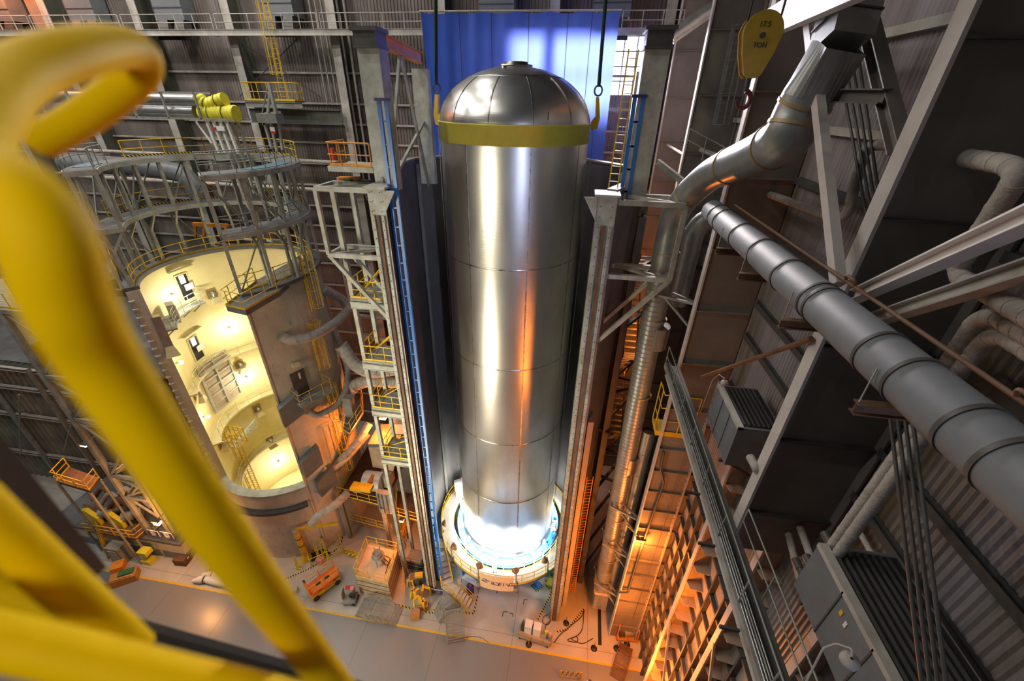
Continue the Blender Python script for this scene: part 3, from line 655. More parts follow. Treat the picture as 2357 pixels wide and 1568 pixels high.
# buttress pads of the left opening edge
for i in range(28):
    z = 9.2 + i * 0.62; a = A1 + 0.02; p = V((SX + (SR + 0.02) * math.cos(a), SY + (SR + 0.02) * math.sin(a), z)); MB().box(p, (0.3, 0.3, 0.09), a).build('hinge_pad', 'lagging', silo)
for a, w in ((A0, 1), (A1, -1)):
    c = [V((SX + r * math.cos(a), SY + r * math.sin(a), 0)) for r in (RI - 0.02, SR + 0.08)]
    MB().bar((c[0] + c[1]) / 2 + Z * 0.2, (c[0] + c[1]) / 2 + Z * ZR, 0.12, 0.75, (math.cos(a), math.sin(a), 0)).build('jamb_plate', 'concrete', silo)
# right hand rail column next to the sill
MB().arc(sc, SR, SR + 0.5, A1 + 0.15, A0 + 2 * PI - 0.05, 6.7, 7.0, 40).build('cable_tray', 'darksteel', silo)
for (z0, w, lb) in ((17.25, 0.55, 'upper'), (11.9, 0.7, 'middle'), (6.0, 0.7, 'low')):
    MB().arc(sc, RI - w, RI, math.radians(20 if z0 > 15 else 35), A1 - 0.1, z0 - 0.15, z0, 60).build('inner_ledge', 'creamrib', silo)
    railing('curved_rail', arcpts(sc, RI - w + 0.03, math.radians(30), A1 - 0.25, z0, 24), 'curved pale rail of the %s ledge inside the silo' % lb, 'creamrib', 'curved rails inside the silo', step=1.2, r=0.022, kick=False)

# hoods on the inner wall
hoods = [(490, 683, 'upper right beside the balcony'), (553, 845, 'right of the framed panel, level with the middle lamp'), (593, 945, 'below the middle ledge on the right'), (623, 1018, 'low right with an orange lit lip'), (508, 1028, 'low left near the yellow cage'), (450, 915, 'left of the framed panel')]
for i, (px, py, w) in enumerate(hoods):
    p = oncyl(px, py, SX, SY, RI - 0.02, True); a = math.atan2(p.y - SY, p.x - SX); n_ = V((-math.cos(a), -math.sin(a), 0)); sd = V((-math.sin(a), math.cos(a), 0))
    t = thing('vent_hood', 'flared vent hood on cream wall, ' + w, 'hood', p, 'vent hoods inside the silo')
    MB().bar(p + n_ * 0.01 - Z * 0.1 , p + n_ * 0.01 + Z * 0.75, 0.75, 0.05, n_).build('back_plate', 'brass', t)
    MB().tube([p + n_ * 0.05 + Z * 0.4, p + n_ * 0.35 + Z * 0.35, p + n_ * 0.4 + Z * 0.05], 0.17, 12).build('elbow', 'galv', t)
    q = p + n_ * 0.4 + Z * 0.05; top = [q + sd * i_ * 0.18 + n_ * j_ * 0.15 for i_, j_ in ((-1, -1), (1, -1), (1, 1), (-1, 1))]; bot = [q - Z * 0.5 + sd * i_ * 0.42 + n_ * j_ * 0.25 for i_, j_ in ((-1, -1), (1, -1), (1, 1), (-1, 1))]
    MB().add(top + bot, [(0, 1, 5, 4), (1, 2, 6, 5), (2, 3, 7, 6), (3, 0, 4, 7), (0, 3, 2, 1)]).build('flare', 'creamrib' if i != 3 else 'brass', t)
# lamps inside
for i, (px, py, e, w) in enumerate([(397, 678, 420, 'beside the balcony door'), (528, 755, 420, 'above the upper ledge on the right'), (567, 868, 420, 'right of the framed panel'), (641, 1062, 420, 'lowest, near the sill'), (403, 838, 160, 'small and low at the left jamb'), (466, 962, 120, 'small, left below the framed panel')]):
    p = oncyl(px, py, SX, SY, RI - 0.06, True); a = math.atan2(p.y - SY, p.x - SX); n_ = V((-math.cos(a), -math.sin(a), 0))
    t = thing('wall_lamp', 'glowing round lamp on the cream silo wall, ' + w, 'lamp', p, 'round lamps inside the silo')
    MB().tube([p, p + n_ * 0.35], 0.03, 6).build('arm', 'black', t)
    MB().lathe([(0.02, 0.0), (0.1, 0.02), (0.1, 0.1), (0.02, 0.1)], p + n_ * 0.12, 16).build('shade', 'galv', t)
    MB().lathe([(0.01, -0.15), (0.11, -0.1), (0.15, 0.0), (0.11, 0.1), (0.01, 0.15)], p + n_ * 0.4 - Z * 0.02, 16).build('bulb', 'lampwhite', t)
    lamp('silo_lamp', 'POINT', p + n_ * 1.5, e * 0.62, CREAM, 0.12)
# doors with light behind
for px, py, w in ((430, 672, 'upper'), (455, 812, 'lower')):
    p = oncyl(px, py, SX, SY, RI - 0.03, True); a = math.atan2(p.y - SY, p.x - SX); n_ = V((-math.cos(a), -math.sin(a), 0)); sd = V((-math.sin(a), math.cos(a), 0)); p = p - Z * 0.6
    t = thing('lit_doorway', '%s lit doorway in the cream silo wall' % w, 'doorway', p)
    b = MB(); 
    for s in (-1, 1): b.bar(p + sd * s * 0.5, p + sd * s * 0.5 + Z * 2.1, 0.1, 0.14, n_)
    b.bar(p + Z * 2.1 - sd * 0.55, p + Z * 2.1 + sd * 0.55, 0.14, 0.1, Z); b.build('frame', 'creamrib', t)
    MB().bar(p + Z * 0.0 + n_ * 0.02, p + Z * 2.05 + n_ * 0.02, 0.9, 0.03, n_).build('opening', 'black', t)
    MB().bar(p + Z * 1.35 + n_ * 0.05, p + Z * 2.0 + n_ * 0.05, 0.42, 0.03, n_).build('bright_pane', 'daylight', t)
    MB().bar(p + Z * 0.8 + n_ * 0.3 - sd * 0.15, p + Z * 1.3 + n_ * 0.3 - sd * 0.15, 0.7, 0.04, n_).build('notice_panel', 'white', t)
    MB().bar(p + Z * 2.6 + n_ * 0.2 - sd * 1.1, p + Z * 2.55 + n_ * 0.2 + sd * 0.9, 0.3, 0.06, Z).build('canopy', 'creamrib', t)
# balcony of the upper door
zb2 = oncyl(430, 715, SX, SY, RI - 1.0, True).z
aL, aR = [math.atan2(q.y - SY, q.x - SX) for q in (oncyl(388, 740, SX, SY, RI - 0.9, True), oncyl(468, 690, SX, SY, RI - 0.9, True))]
aL = aL if aL > 0 else aL + 2 * PI
t = thing('balcony', 'small steel balcony below the upper lit doorway in the silo', 'balcony', (SX, SY, zb2))
MB().arc(sc, RI - 1.1, RI, min(aL, aR), max(aL, aR), zb2 - 0.12, zb2, 16).build('deck', 'steel', t)
for i in range(6):
    a = aL + (aR - aL) * (i + 0.5) / 6; c, s_ = math.cos(a), math.sin(a)
    MB().bar((SX + (RI - 1.05) * c, SY + (RI - 1.05) * s_, zb2 - 0.1), (SX + RI * c, SY + RI * s_, zb2 - 0.9), 0.07).build('bracket', 'steel', t)
railing('balcony_rail', [V((SX + RI * math.cos(aR), SY + RI * math.sin(aR), zb2))] + arcpts(sc, RI - 1.05, aR, aL, zb2, 12) + [V((SX + RI * math.cos(aL), SY + RI * math.sin(aL), zb2))], 'pale pipe rail of the silo balcony', 'pale', step=0.75, r=0.025, kick=False, mid=2)
# silver duct with cabinet left of the balcony
p = oncyl(365, 745, SX, SY, RI - 0.5, True); a = math.atan2(p.y - SY, p.x - SX); n_ = V((-math.cos(a), -math.sin(a), 0)); sd = V((-math.sin(a), math.cos(a), 0))
t = thing('air_duct', 'golden lit square duct with flared mouth at the left jamb of the silo', 'duct', p)
MB().bar(p + Z * 0.6, p - Z * 1.8, 0.5, 0.5, n_).build('shaft', 'galv', t)
q = p - Z * 1.8; top = [q + sd * i_ * 0.25 + n_ * j_ * 0.25 for i_, j_ in ((-1, -1), (1, -1), (1, 1), (-1, 1))]; bot = [q - Z * 0.8 + sd * i_ * 0.5 + n_ * j_ * 0.45 for i_, j_ in ((-1, -1), (1, -1), (1, 1), (-1, 1))]
MB().add(top + bot, [(0, 1, 5, 4), (1, 2, 6, 5), (2, 3, 7, 6), (3, 0, 4, 7)]).build('mouth', 'creamrib', t)
p = oncyl(400, 725, SX, SY, RI - 0.7, True)
t = thing('control_cabinet', 'pale grey cabinet on the left end of the silo balcony', 'cabinet', p)
MB().box(p + Z * 0.2, (0.9, 0.5, 1.5), a + PI / 2).build('body', 'pale', t); MB().box(p + n_ * 0.27 + Z * 0.2, (0.7, 0.03, 1.2), a + PI / 2).build('door', 'white', t)
# framed service panel
c0 = oncyl(505, 875, SX, SY, RI - 0.35, True); a = math.atan2(c0.y - SY, c0.x - SX); n_ = V((-math.cos(a), -math.sin(a), 0)); sd = V((-math.sin(a), math.cos(a), 0))
t = thing('framed_panel', 'big ribbed steel door frame leaning on the silo wall between two ledges', 'panel', c0 - Z * 2.4)
MB().bar(c0 - Z * 2.5, c0 + Z * 2.3, 3.0, 0.06, n_).build('sheet', 'plyer', t)
b = MB()
for s in (-1.5, 0, 1.5): b.bar(c0 - Z * 2.5 + sd * s + n_ * 0.08, c0 + Z * 2.3 + sd * s + n_ * 0.08, 0.16, 0.16, n_)
b.build('stiles', 'pale', t); b = MB()
for i in range(7):
    z = -2.5 + i * 0.8; b.bar(c0 + Z * z - sd * 1.5 + n_ * 0.08, c0 + Z * z + sd * 1.5 + n_ * 0.08, 0.12, 0.12, n_)
b.build('cross_rails', 'pale', t)
MB().bar(c0 + Z * 1.6 - sd * 1.7 + n_ * 0.2, c0 + Z * 1.6 + sd * 1.7 + n_ * 0.2, 0.2, 0.2, n_).build('track', 'pale', t)
# white perforated bridge and yellow cage below it
p0 = oncyl(545, 1025, SX, SY, RI - 1.0, True); p1 = oncyl(592, 982, SX, SY, RI - 0.6, True)
t = thing('white_bridge', 'short white perforated access bridge inside the silo', 'bridge', p0)
d = (p1 - p0); d.z = 0; L = d.length; d.normalize(); nn = V((d.y, -d.x, 0))
b = MB()
for i in range(8): b.bar(p0 + d * L * i / 7 - Z * 0.35, p0 + d * L * i / 7 + Z * 0.35, 0.08, 0.1, nn)
for z in (-0.35, 0, 0.35): b.bar(p0 + Z * z, p0 + d * L + Z * z, 0.1, 0.08)
b.build('side_panel', 'white', t); MB().bar(p0 + nn * -0.35 - Z * 0.35, p0 + d * L + nn * -0.35 - Z * 0.35, 0.8, 0.06).build('floor_plate', 'white', t)
c = oncyl(548, 1020, SX, SY, RI - 0.5, True)
caged_ladder('silo_ladder', (c.x, c.y, 0.4), (c.x, c.y, c.z), (0.25, -1, 0), 'yellow caged ladder inside the silo below the white bridge', w=0.5, cr=0.4, from_t=0.05)
b = MB(); c = oncyl(538, 1010, SX, SY, RI - 1.1, True)
for zz in (-0.6, 0, 0.6, 1.0):
    q = [c + V((x, y, zz)) for x, y in ((-0.7, -0.5), (0.8, -0.5), (0.8, 0.5), (-0.7, 0.5))]
    for i in range(4): b.bar(q[i], q[(i + 1) % 4], 0.06)
for x in (-0.7, -0.2, 0.3, 0.8):
    for y in (-0.5, 0.5): b.bar(c + V((x, y, -0.6)), c + V((x, y, 1.0)), 0.06)
solo(b, 'yellow_basket', 'yellow', 'yellow tubular basket at the left end of the white bridge', 'basket')
# rim rails
railing('rim_rail', arcpts(sc, RI + 0.1, math.radians(8), A1 - 0.02, ZR + 0.25, 40), 'long curved yellow guard rail round the silo rim', 'yellow', step=1.7, r=0.035)
railing('rim_rail', [V((SX + RI * math.cos(A0), SY + RI * math.sin(A0), ZR + 0.25))] + arcpts(sc, RI + 0.15, A0, math.radians(5), ZR + 0.25, 8), 'short curved yellow rail at the right side of the silo opening', 'yellow', step=1.3, r=0.03)
# right corner platform on the rim
pr = [V((SX + 6.0 * math.cos(A0) - 0.35, SY + 6.0 * math.sin(A0) - 0.1, ZR + 0.15)), V((SX + 6.6 * math.cos(A0), SY + 6.6 * math.sin(A0) - 0.6, ZR + 0.15)), V((SX + 7.4 * math.cos(-0.3), SY + 7.0 * math.sin(-0.3), ZR + 0.15)), V((SX + 6.0, SY - 0.4, ZR + 0.15))]
q = [at(520, 705, z=ZR + 0.1), at(565, 715, z=ZR + 0.1), at(640, 672, z=ZR + 0.1), at(715, 605, z=ZR + 0.1), at(690, 590, z=ZR + 0.1), at(590, 645, z=ZR + 0.1)]
solo(MB().prism(q, (0, 0, -0.35)), 'rim_platform', 'deckgrey', 'grey corner platform jutting from the right side of the silo rim', 'platform')
railing('platform_rail', [at(590, 650, z=ZR + 0.1), q[0], q[1], q[2]], 'yellow guard rail of the corner platform on the silo rim', 'yellow', step=1.1, r=0.03)
railing('platform_rail', [q[2], q[3]], 'thin rail along the outer edge of the silo rim behind the gantry legs', 'yellow', step=1.3, r=0.025, kick=False)
q = [at(215, 655, z=ZR + 0.1), at(275, 640, z=ZR + 0.1), at(262, 600, z=ZR + 0.1), at(190, 610, z=ZR + 0.1)]
solo(MB().prism(q, (0, 0, -0.3)), 'rim_platform', 'deckgrey', 'grey platform at the left side of the silo rim behind the yellow pipe', 'platform')
railing('platform_rail', [q[0], q[1], q[2]], 'yellow guard rail of the left platform on the silo rim', 'yellow', step=1.1, r=0.03)

# ---------------------------------------------------------- ring gantry on the silo
Z1, Z2 = 30.75, 34.15
gt = thing('ring_gantry', 'grey steel ring gantry with two decks standing on the silo rim', 'gantry', (SX, SY, ZR))
RG0, RG1 = 4.9, 6.35
parts = [(A0, math.radians(52)), (math.radians(60), A1)]
for z, nm in ((Z1, 'lower_deck'), (Z2, 'upper_deck')):
    for (a0, a1) in ((A0, A1),):
        MB().arc(sc, RG0, RG1, a0, a1, z - 0.05, z, 72).build(nm, 'deckgrey', gt)
        for r in (RG0, RG1):
            b = MB(); P = arcpts(sc, r, a0, a1, z - 0.18, 40)
            for p, q in zip(P, P[1:]): b.bar(p, q, 0.16, 0.3)
            b.build('ring_beam', 'palegreen', gt)
for z in (Z1, Z2):
    for a in (A0, A1): MB().bar((SX + RG0 * math.cos(a), SY + RG0 * math.sin(a), z - 0.18), (SX + RG1 * math.cos(a), SY + RG1 * math.sin(a), z - 0.18), 0.18, 0.32).build('end_beam', 'palegreen', gt)
nA = 15
for i in range(nA + 1):
    a = A0 + (A1 - A0) * i / nA
    for r in (RG0 + 0.1, RG1 - 0.1):
        if r > 6 and i % 2 == 1 and 3 < i < 12: continue
        c = V((SX + r * math.cos(a), SY + r * math.sin(a), 0))
        MB().bar(c + Z * (ZR + 0.25 if r > 5.3 else Z1 - 0.3), c + Z * (Z2 - 0.2), 0.2, 0.2, (math.cos(a), math.sin(a), 0)).build('leg', 'palegreen', gt)
        if r < 5.3:
            o = V((SX + (RI + 0.3) * math.cos(a), SY + (RI + 0.3) * math.sin(a), 0)); MB().bar(o + Z * (ZR + 0.25), o + Z * (Z1 - 1.5), 0.17, 0.17, (math.cos(a), math.sin(a), 0)).build('leg', 'palegreen', gt)
            MB().bar(o + Z * (Z1 - 1.5), c + Z * (Z1 - 0.3), 0.14).build('knee_brace', 'palegreen', gt); MB().bar(o + Z * (Z1 - 1.5), V((SX + RG1 * math.cos(a), SY + RG1 * math.sin(a), Z1 - 0.3)), 0.12).build('knee_brace', 'palegreen', gt)
    if i < nA:
        a2 = A0 + (A1 - A0) * (i + 1) / nA
        for r, mm in ((RG1 - 0.1, 'steel'), (RG0 + 0.1, 'teal' if i % 3 == 1 else 'steel')):
            if (i % 2 == 0) or r > 6:
                MB().bar((SX + r * math.cos(a), SY + r * math.sin(a), Z2 - 0.4), (SX + r * math.cos(a2), SY + r * math.sin(a2), Z1 + 0.1), 0.07).build('diagonal', 'steel', gt)
                if i % 2 == 0 and r > 6: MB().bar((SX + r * math.cos(a2), SY + r * math.sin(a2), Z1 - 0.4), (SX + r * math.cos(a), SY + r * math.sin(a), ZR + 0.3), 0.07).build('diagonal', 'steel', gt)
def gr(rr, a0, a1, z, lb, m='steel', **k):
    railing('gantry_rail', arcpts(sc, rr, a0, a1, z, 22), lb, m, 'ring gantry rails', **k)
gr(RG1 - 0.05, A0, math.radians(30), Z2, 'grey rail of the upper gantry deck, outer edge on the right', step=0.9, r=0.03, kick=False)
gr(RG1 - 0.05, math.radians(30), math.radians(125), Z2, 'yellow rail of the upper gantry deck with striped kick plate, outer edge at the back', 'yellow', step=1.2, r=0.035, kmat='hazard')
gr(RG1 - 0.05, math.radians(125), math.radians(172), Z2, 'yellow rail of the upper gantry deck, outer edge at the back left', 'yellow', step=1.4, r=0.035, kmat='hazard')
gr(RG1 - 0.05, math.radians(185), A1, Z2, 'grey rail of the upper gantry deck, outer edge on the left', step=0.9, r=0.03, kick=False)
gr(RG0 + 0.1, A0, math.radians(35), Z2, 'grey rail of the upper gantry deck, inner edge on the right', step=1.0, r=0.03, kick=False)
gr(RG0 + 0.1, math.radians(200), A1, Z2, 'grey rail of the upper gantry deck, inner edge on the left', step=1.0, r=0.03, kick=False)
gr(RG1 - 0.05, A0, math.radians(40), Z1, 'grey rail of the lower gantry deck, outer edge on the right', step=1.1, r=0.03, kick=False)
gr(RG1 - 0.05, math.radians(40), math.radians(100), Z1, 'yellow rail of the lower gantry deck, outer edge at the back', 'yellow', step=1.2, r=0.03, kmat='hazard')
gr(RG1 - 0.05, math.radians(125), math.radians(200), Z1, 'yellow striped rail of the lower gantry deck, outer edge at the back left', 'yellow', step=1.5, r=0.03, kmat='hazard')
for a0, a1, w in ((-0.35, 0.35, 'right'), (3.5, 3.85, 'left'), (1.75, 2.15, 'back')):
    solo(MB().arc(sc, RG0 + 0.3, RG1 - 0.3, a0, a1, Z2, Z2 + 0.03, 12), 'deck_plate', 'teal', 'teal deck plate on the %s of the upper gantry deck' % w, 'plate')

# ============================================================ right side: ducts, pipes, units
def W3(px, py, **k): return at(px, py, **k)
# large grey duct running towards the camera
xd = 4.9
pa = W3(1640, 486, x=xd); pb = W3(2357, 1100, x=xd); zd = 34.68
t = thing('grey_duct', 'big dull grey round duct slanting across the right half of the view', 'duct', (xd, pa.y, zd))
MB().tube([(xd, pa.y + 0.12, zd), (xd, pa.y, zd), (xd, 1.5, zd)], [0.24, 0.385, 0.385], 40).build('run', 'ductgrey', t)
for px, py in ((1655, 500), (1668, 512), (1710, 544), (1754, 588), (1815, 639), (1883, 697), (1896, 710), (2025, 822), (2100, 887), (2236, 995), (2330, 1075)):
    y = W3(px, py, x=xd).y
    MB().tube([(xd, y - 0.035, zd), (xd, y + 0.035, zd)], 0.405, 40).build('joint_ring', 'darksteel', t)
for px, py in ((1690, 555), (1745, 625), (1850, 742), (2040, 945)):
    y = W3(px, py, x=xd).y
    MB().ibeam((xd - 0.45, y, zd - 0.62), (XF, y, zd - 0.62), 0.16, 0.2, 0.02).build('support_arm', 'rust', t)
    MB().tube([(xd - 0.42, y, zd - 0.55), (xd - 0.42, y, zd + 0.1)], 0.012, 6).build('hanger', 'pale', t)
pipe([(xd + 0.25, 15, zd + 0.5), (xd + 0.25, 1.5, zd + 0.5)], 0.035, 'rust', 'thin rusty pipe running on top of the big grey duct')
for y in (8.2, 4.6, 3.9):
    solo(MB().tube(smoothpath([(xd + 0.25, y, zd + 0.5), (xd + 0.2, y, zd + 0.62), (xd + 0.2, y - 0.3, zd + 0.62), (xd + 0.25, y - 0.3, zd + 0.5)], 0.08), 0.03, 8), 'pipe_loop', 'rust', ['small valve loop on the thin rusty pipe, farthest', 'small valve loop on the thin rusty pipe, middle', 'small valve loop on the thin rusty pipe, nearest'][[8.2, 4.6, 3.9].index(y)], 'pipe')
# silver duct with elbows
R_ = 0.6
P = [V((4.98, 20.5, 3.2)), V((4.45, 20.5, 33.9)), W3(1632, 402, x=5.1), W3(1752, 352, x=5.2), W3(1815, 318, x=5.2), W3(1842, 258, x=5.3), W3(1862, 222, x=5.35)]
t = thing('silver_duct', 'shiny silver round duct rising beside the tank cell and elbowing up to the right', 'duct', P[0])
PS = smoothpath(P, 1.2, 3)
MB().tube(PS, R_, 32).build('run', 'duct', t)
b = MB()
acc = 0.3
k = 0
for p, q in zip([P[0], P[1] - Z * 1.5][:1], [P[1] - Z * 1.6]):
    d = (q - p).normalized(); L = (q - p).length; s = 0.4
    rb = []
    while s < L:
        c = p + d * s; rb.append(c); s += 0.28
    for c in rb[:96]:
        MB().tube([c - d * 0.02, c + d * 0.02], R_ + 0.006, 24, cap=False).build('spiral_seam', 'spiral', t)
for c, d in [(V((4.98, 20.5, 7.4)), Z), (V((4.9, 20.5, 12.2)), Z), (V((4.8, 20.5, 17.5)), Z), (V((4.72, 20.5, 23.2)), Z), (V((4.62, 20.5, 28.2)), Z), (V((4.52, 20.5, 31.8)), Z)] + [(p.lerp(q, 0.5), (q - p).normalized()) for p, q in zip(P[2:], P[3:])] + [(P[1].lerp(P[2], 0.45), (P[2] - P[1]).normalized())]:
    MB().tube([c - d * 0.04, c + d * 0.04], R_ + 0.03, 32).build('clamp_band', 'brass', t)
for z in (6.0, 17.0, 26.5):
    MB().tube([(4.9, 20.5, z), (4.9, 20.5, z + 1.3)], R_ + 0.02, 32).build('sleeve', 'galv', t)
q = P[0]; top = [q + V((math.cos(a) * 0.62, math.sin(a) * 0.62, 0)) for a in [PI / 4 + PI / 2 * i for i in range(4)]]
MB().span((4.45, 19.95, 0.7), (5.55, 21.1, 3.3)).build('outlet_box', 'duct', t)
MB().span((4.35, 19.85, 3.0), (5.65, 21.2, 3.1)).build('box_rim', 'beige', t)
# transition and rectangular riser at the top
def loft(a, c, r, w, h):
    d = (c - a).normalized(); x = d.cross(V((0, 1, 0))).normalized(); u = x.cross(d); n = 32; A = []; B = []
    for i in range(n):
        q = 2 * PI * i / n + PI / 4; cx, sx = math.cos(q), math.sin(q); m_ = max(abs(cx), abs(sx))
        A.append(a + (x * cx + u * sx) * r); B.append(c + x * cx / m_ * w / 2 + u * sx / m_ * h / 2)
    b = MB(); b.add(A + B, [(i, (i + 1) % n, n + (i + 1) % n, n + i) for i in range(n)]); return b
a = P[-1]; u1 = W3(1932, 105, x=5.5); u2 = W3(1990, -120, x=5.7)
t = thing('duct_riser', 'broad square dark duct rising from the silver duct to the roof', 'duct', a)
loft(a, u1, 0.6, 0.85, 0.95).build('transition', 'duct', t); MB().bar(u1, u2, 0.85, 0.95, (0, 1, 0)).build('riser', 'duct', t)
for f in (0.25, 0.7): c = u1.lerp(u2, f); MB().bar(c, c + (u2 - u1).normalized() * 0.04, 0.9, 1.0, (0, 1, 0)).build('seam', 'darksteel', t)
# secondary ducts
def vduct(x, y, z0, z1, r, lb, n=2, m='duct', elbow=None):
    t = thing('vertical_duct', lb, 'duct', (x, y, z0))
    pts = [V((x, y, z0)), V((x, y, z1))] + ([V(elbow)] if elbow else [])
    MB().tube(smoothpath(pts, 0.8), r, 24, cap=False).build('run', m, t)
    k = int((z1 - z0) / n)
    for i in range(k): MB().tube([(x, y, z0 + n * (i + 0.5)), (x, y, z0 + n * (i + 0.5) + 0.06)], r + 0.025, 24, cap=False).build('joint', 'duct', t)
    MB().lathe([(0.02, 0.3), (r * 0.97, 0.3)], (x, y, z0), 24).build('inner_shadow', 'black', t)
    MB().lathe([(0.02, 0), (r * 0.97, 0)], (x, y, z1 - 0.15), 24).build('top_shadow_disc', 'black', t)  # black disc stands for the shade inside the duct's upper end
q = W3(1600, 520, y=21.6); q2 = W3(1570, 700, y=21.6)
vduct(q.x, 21.6, q2.z, q.z, 0.5, 'short dark hanging duct with open lower end right of the silver duct', 2.2, elbow=(q.x + 0.9, 20.6, q.z + 1.0))
q = W3(1490, 990, y=20.6); vduct(q.x + 0.1, 20.6, 2.4, q.z, 0.42, 'narrower grey duct with open top standing behind the silver duct foot', 1.9)
for px, py in ((1590, 683), (1450, 1170), (1440, 1258), (1400, 1345)):
    p = W3(px, py, y=19.9); b = MB().bar((4.2, 19.85, p.z), (6.0, 19.0, p.z), 0.12); b.bar((4.2, 21.2, p.z), (6.0, 19.2, p.z), 0.12); b.bar((4.3, 19.85, p.z), (4.3, 21.2, p.z), 0.12); b.bar((4.6, 19.9, p.z), (5.95, 19.0, p.z - 1.2), 0.1)
    solo(b, 'duct_bracket', 'steel', 'steel bracket holding the silver duct to the wall column, %s' % {683: 'topmost', 1170: 'second', 1258: 'third, beside the wall lamp', 1345: 'lowest'}[py], 'bracket')
# wall lamp on the third bracket
p = W3(1475, 1243, y=18.2)
t = thing('floodlight', 'small flat floodlight glowing on the third duct bracket', 'lamp', p)
MB().box(p + Z * 0.06, (0.62, 0.3, 0.12)).build('housing', 'darksteel', t); MB().box(p - Z * 0.02, (0.56, 0.24, 0.03)).build('lens', 'lampsod2', t); MB().bar(p + Z * 0.1, p + V((-0.9, 0.9, 0.15)), 0.07).build('arm', 'yellow', t)
lamp('sodium_bracket', 'POINT', p + V((0, -0.5, -0.4)), 900, SOD, 0.15)

# walkway along the right side
ya, yb = 18.3, 1.0; zw = 26.45
pl = W3(1590, 1038, x=5.1); zw = pl.z
t = thing('side_walkway', 'long narrow crane walkway with pale girder running down the right side', 'walkway', (5.6, ya, zw))
MB().span((5.1, yb, zw - 0.1), (5.8, ya, zw)).build('deck', 'grating', t)
MB().ibeam((5.35, yb, zw - 0.35), (5.35, ya, zw - 0.35), 0.3, 0.5, 0.05).build('girder', 'flange', t)
MB().bar((5.1, yb, zw), (5.1, ya, zw), 0.08, 0.25).build('edge_angle', 'steel', t)
for k in range(4):
    pipe([(5.14 + 0.07 * k, ya, zw + 0.15), (5.14 + 0.07 * k, yb, zw + 0.15)], 0.025, 'galv', 'thin conduit on the side walkway, %s from its outer edge' % ['first', 'second', 'third', 'last'][k], name='conduit', cat='conduit', group='conduits on the side walkway', n=6)
railing('guard_rail', [(5.1, yb, zw), (5.1, ya, zw)], 'dark pipe rail on the outer edge of the side walkway', 'steel', step=1.9, r=0.025, kick=False)
railing('guard_rail', [(5.8, yb, zw), (5.8, 9.0, zw)], 'dark pipe rail on the wall side of the side walkway', 'steel', step=1.9, r=0.025, kick=False)
for k, (px, py) in enumerate(((1625, 1100), (1662, 1220), (1735, 1395))):
    p = W3(px, py, x=5.1); solo(MB().bar((5.1, p.y, zw - 0.3), (4.6, p.y, zw - 0.25), 0.06, 0.1), 'conductor_arm', 'darksteel', 'short dark arm sticking out under the side walkway, %s' % ['farthest', 'middle', 'nearest'][k], 'bracket')
# yellow caged platform at the far end of the walkway
p = W3(1535, 985, y=18.6)
q0 = V((3.75, 18.7, zw - 2.0)); q1 = V((5.6, 18.7, zw - 2.0)); q2_ = V((5.6, 20.0, zw - 2.0)); q3 = V((3.75, 20.0, zw - 2.0))
c0 = W3(1508, 990, y=18.6); c1 = W3(1570, 1000, y=18.6)
zc = c0.z
solo(MB().span((c0.x, 18.4, zc - 0.2), (c1.x + 0.4, 19.6, zc)), 'landing', 'yellow', 'yellow edged landing at the far end of the side walkway', 'platform')
railing('landing_rail', [(c1.x + 0.4, 18.4, zc), (c0.x, 18.4, zc), (c0.x, 19.6, zc)], 'tall yellow rail cage of the landing beside the silver duct', 'yellow', h=2.6, step=0.75, r=0.035, mid=2)
caged_ladder('landing_ladder', (c0.x + 0.9, 19.3, zc + 1.5), (c0.x + 1.1, 19.3, zc + 6), (0, -1, 0), 'short pale caged ladder above the yellow landing', 'yellow', w=0.4, cr=0.3)

# hook block
p = W3(1745, 98, y=11.0)
t = thing('hook_block', 'yellow teardrop crane hook block marked 17.5 TON', 'hook block', p - Z * 0.7)
pr = []
for i in range(24):
    a = PI * i / 23; pr.append(V((p.x + 0.375 * math.cos(a), 0, p.z + 0.14 + 0.375 * math.sin(a))))
pr += [V((p.x - 0.30, 0, p.z - 0.2)), V((p.x - 0.17, 0, p.z - 0.56)), V((p.x - 0.10, 0, p.z - 0.62)), V((p.x + 0.10, 0, p.z - 0.62)), V((p.x + 0.17, 0, p.z - 0.56)), V((p.x + 0.30, 0, p.z - 0.2))]
for dy in (-0.16, 0.12):
    MB().prism([V((q.x, p.y + dy, q.z)) for q in pr], (0, 0.04, 0)).build('side_plate', 'hook', t) if 'hook' in M else MB().prism([V((q.x, p.y + dy, q.z)) for q in pr], (0, 0.04, 0)).build('side_plate', 'yellow', t)
MB().prism([V((p.x + (q.x - p.x) * 0.93, p.y - 0.12, p.z + (q.z - p.z) * 0.95)) for q in pr], (0, 0.24, 0)).build('sheave_core', 'rust', t)
MB().tube([(p.x, p.y - 0.2, p.z + 0.1), (p.x, p.y + 0.2, p.z + 0.1)], 0.05, 14).build('pin', 'darksteel', t)
MB().tube([p + V((0.0, 0, -0.6)), p + V((0, 0, -0.85))], 0.05, 10).build('shank', 'darksteel', t)
MB().tube([p + V((0.0, 0, -0.85)) + V((0.14 * math.sin(a), 0, -0.16 + 0.16 * math.cos(a))) for a in [PI * 1.5 * i / 12 for i in range(13)]], [0.05] * 9 + [0.04, 0.035, 0.03, 0.02], 10).build('hook', 'hookred', t)
RX = Matrix.Rotation(PI / 2, 3, 'X')
for s_, dz, sz in (('17.5', 0.28, 0.13), ('TON', -0.06, 0.12)):
    text(s_, sz, (p.x, p.y - 0.165, p.z + dz), RX, 'black', t)
for dx in (-0.3, 0.3): solo(MB().tube([p + V((dx, 0, 0.2)), p + V((dx * 1.1 + 0.1, 0, 12))], 0.022, 6), 'hoist_rope', 'black', 'thin dark hoist rope above the yellow hook block, %s of two' % ('left' if dx < 0 else 'right'), 'rope')
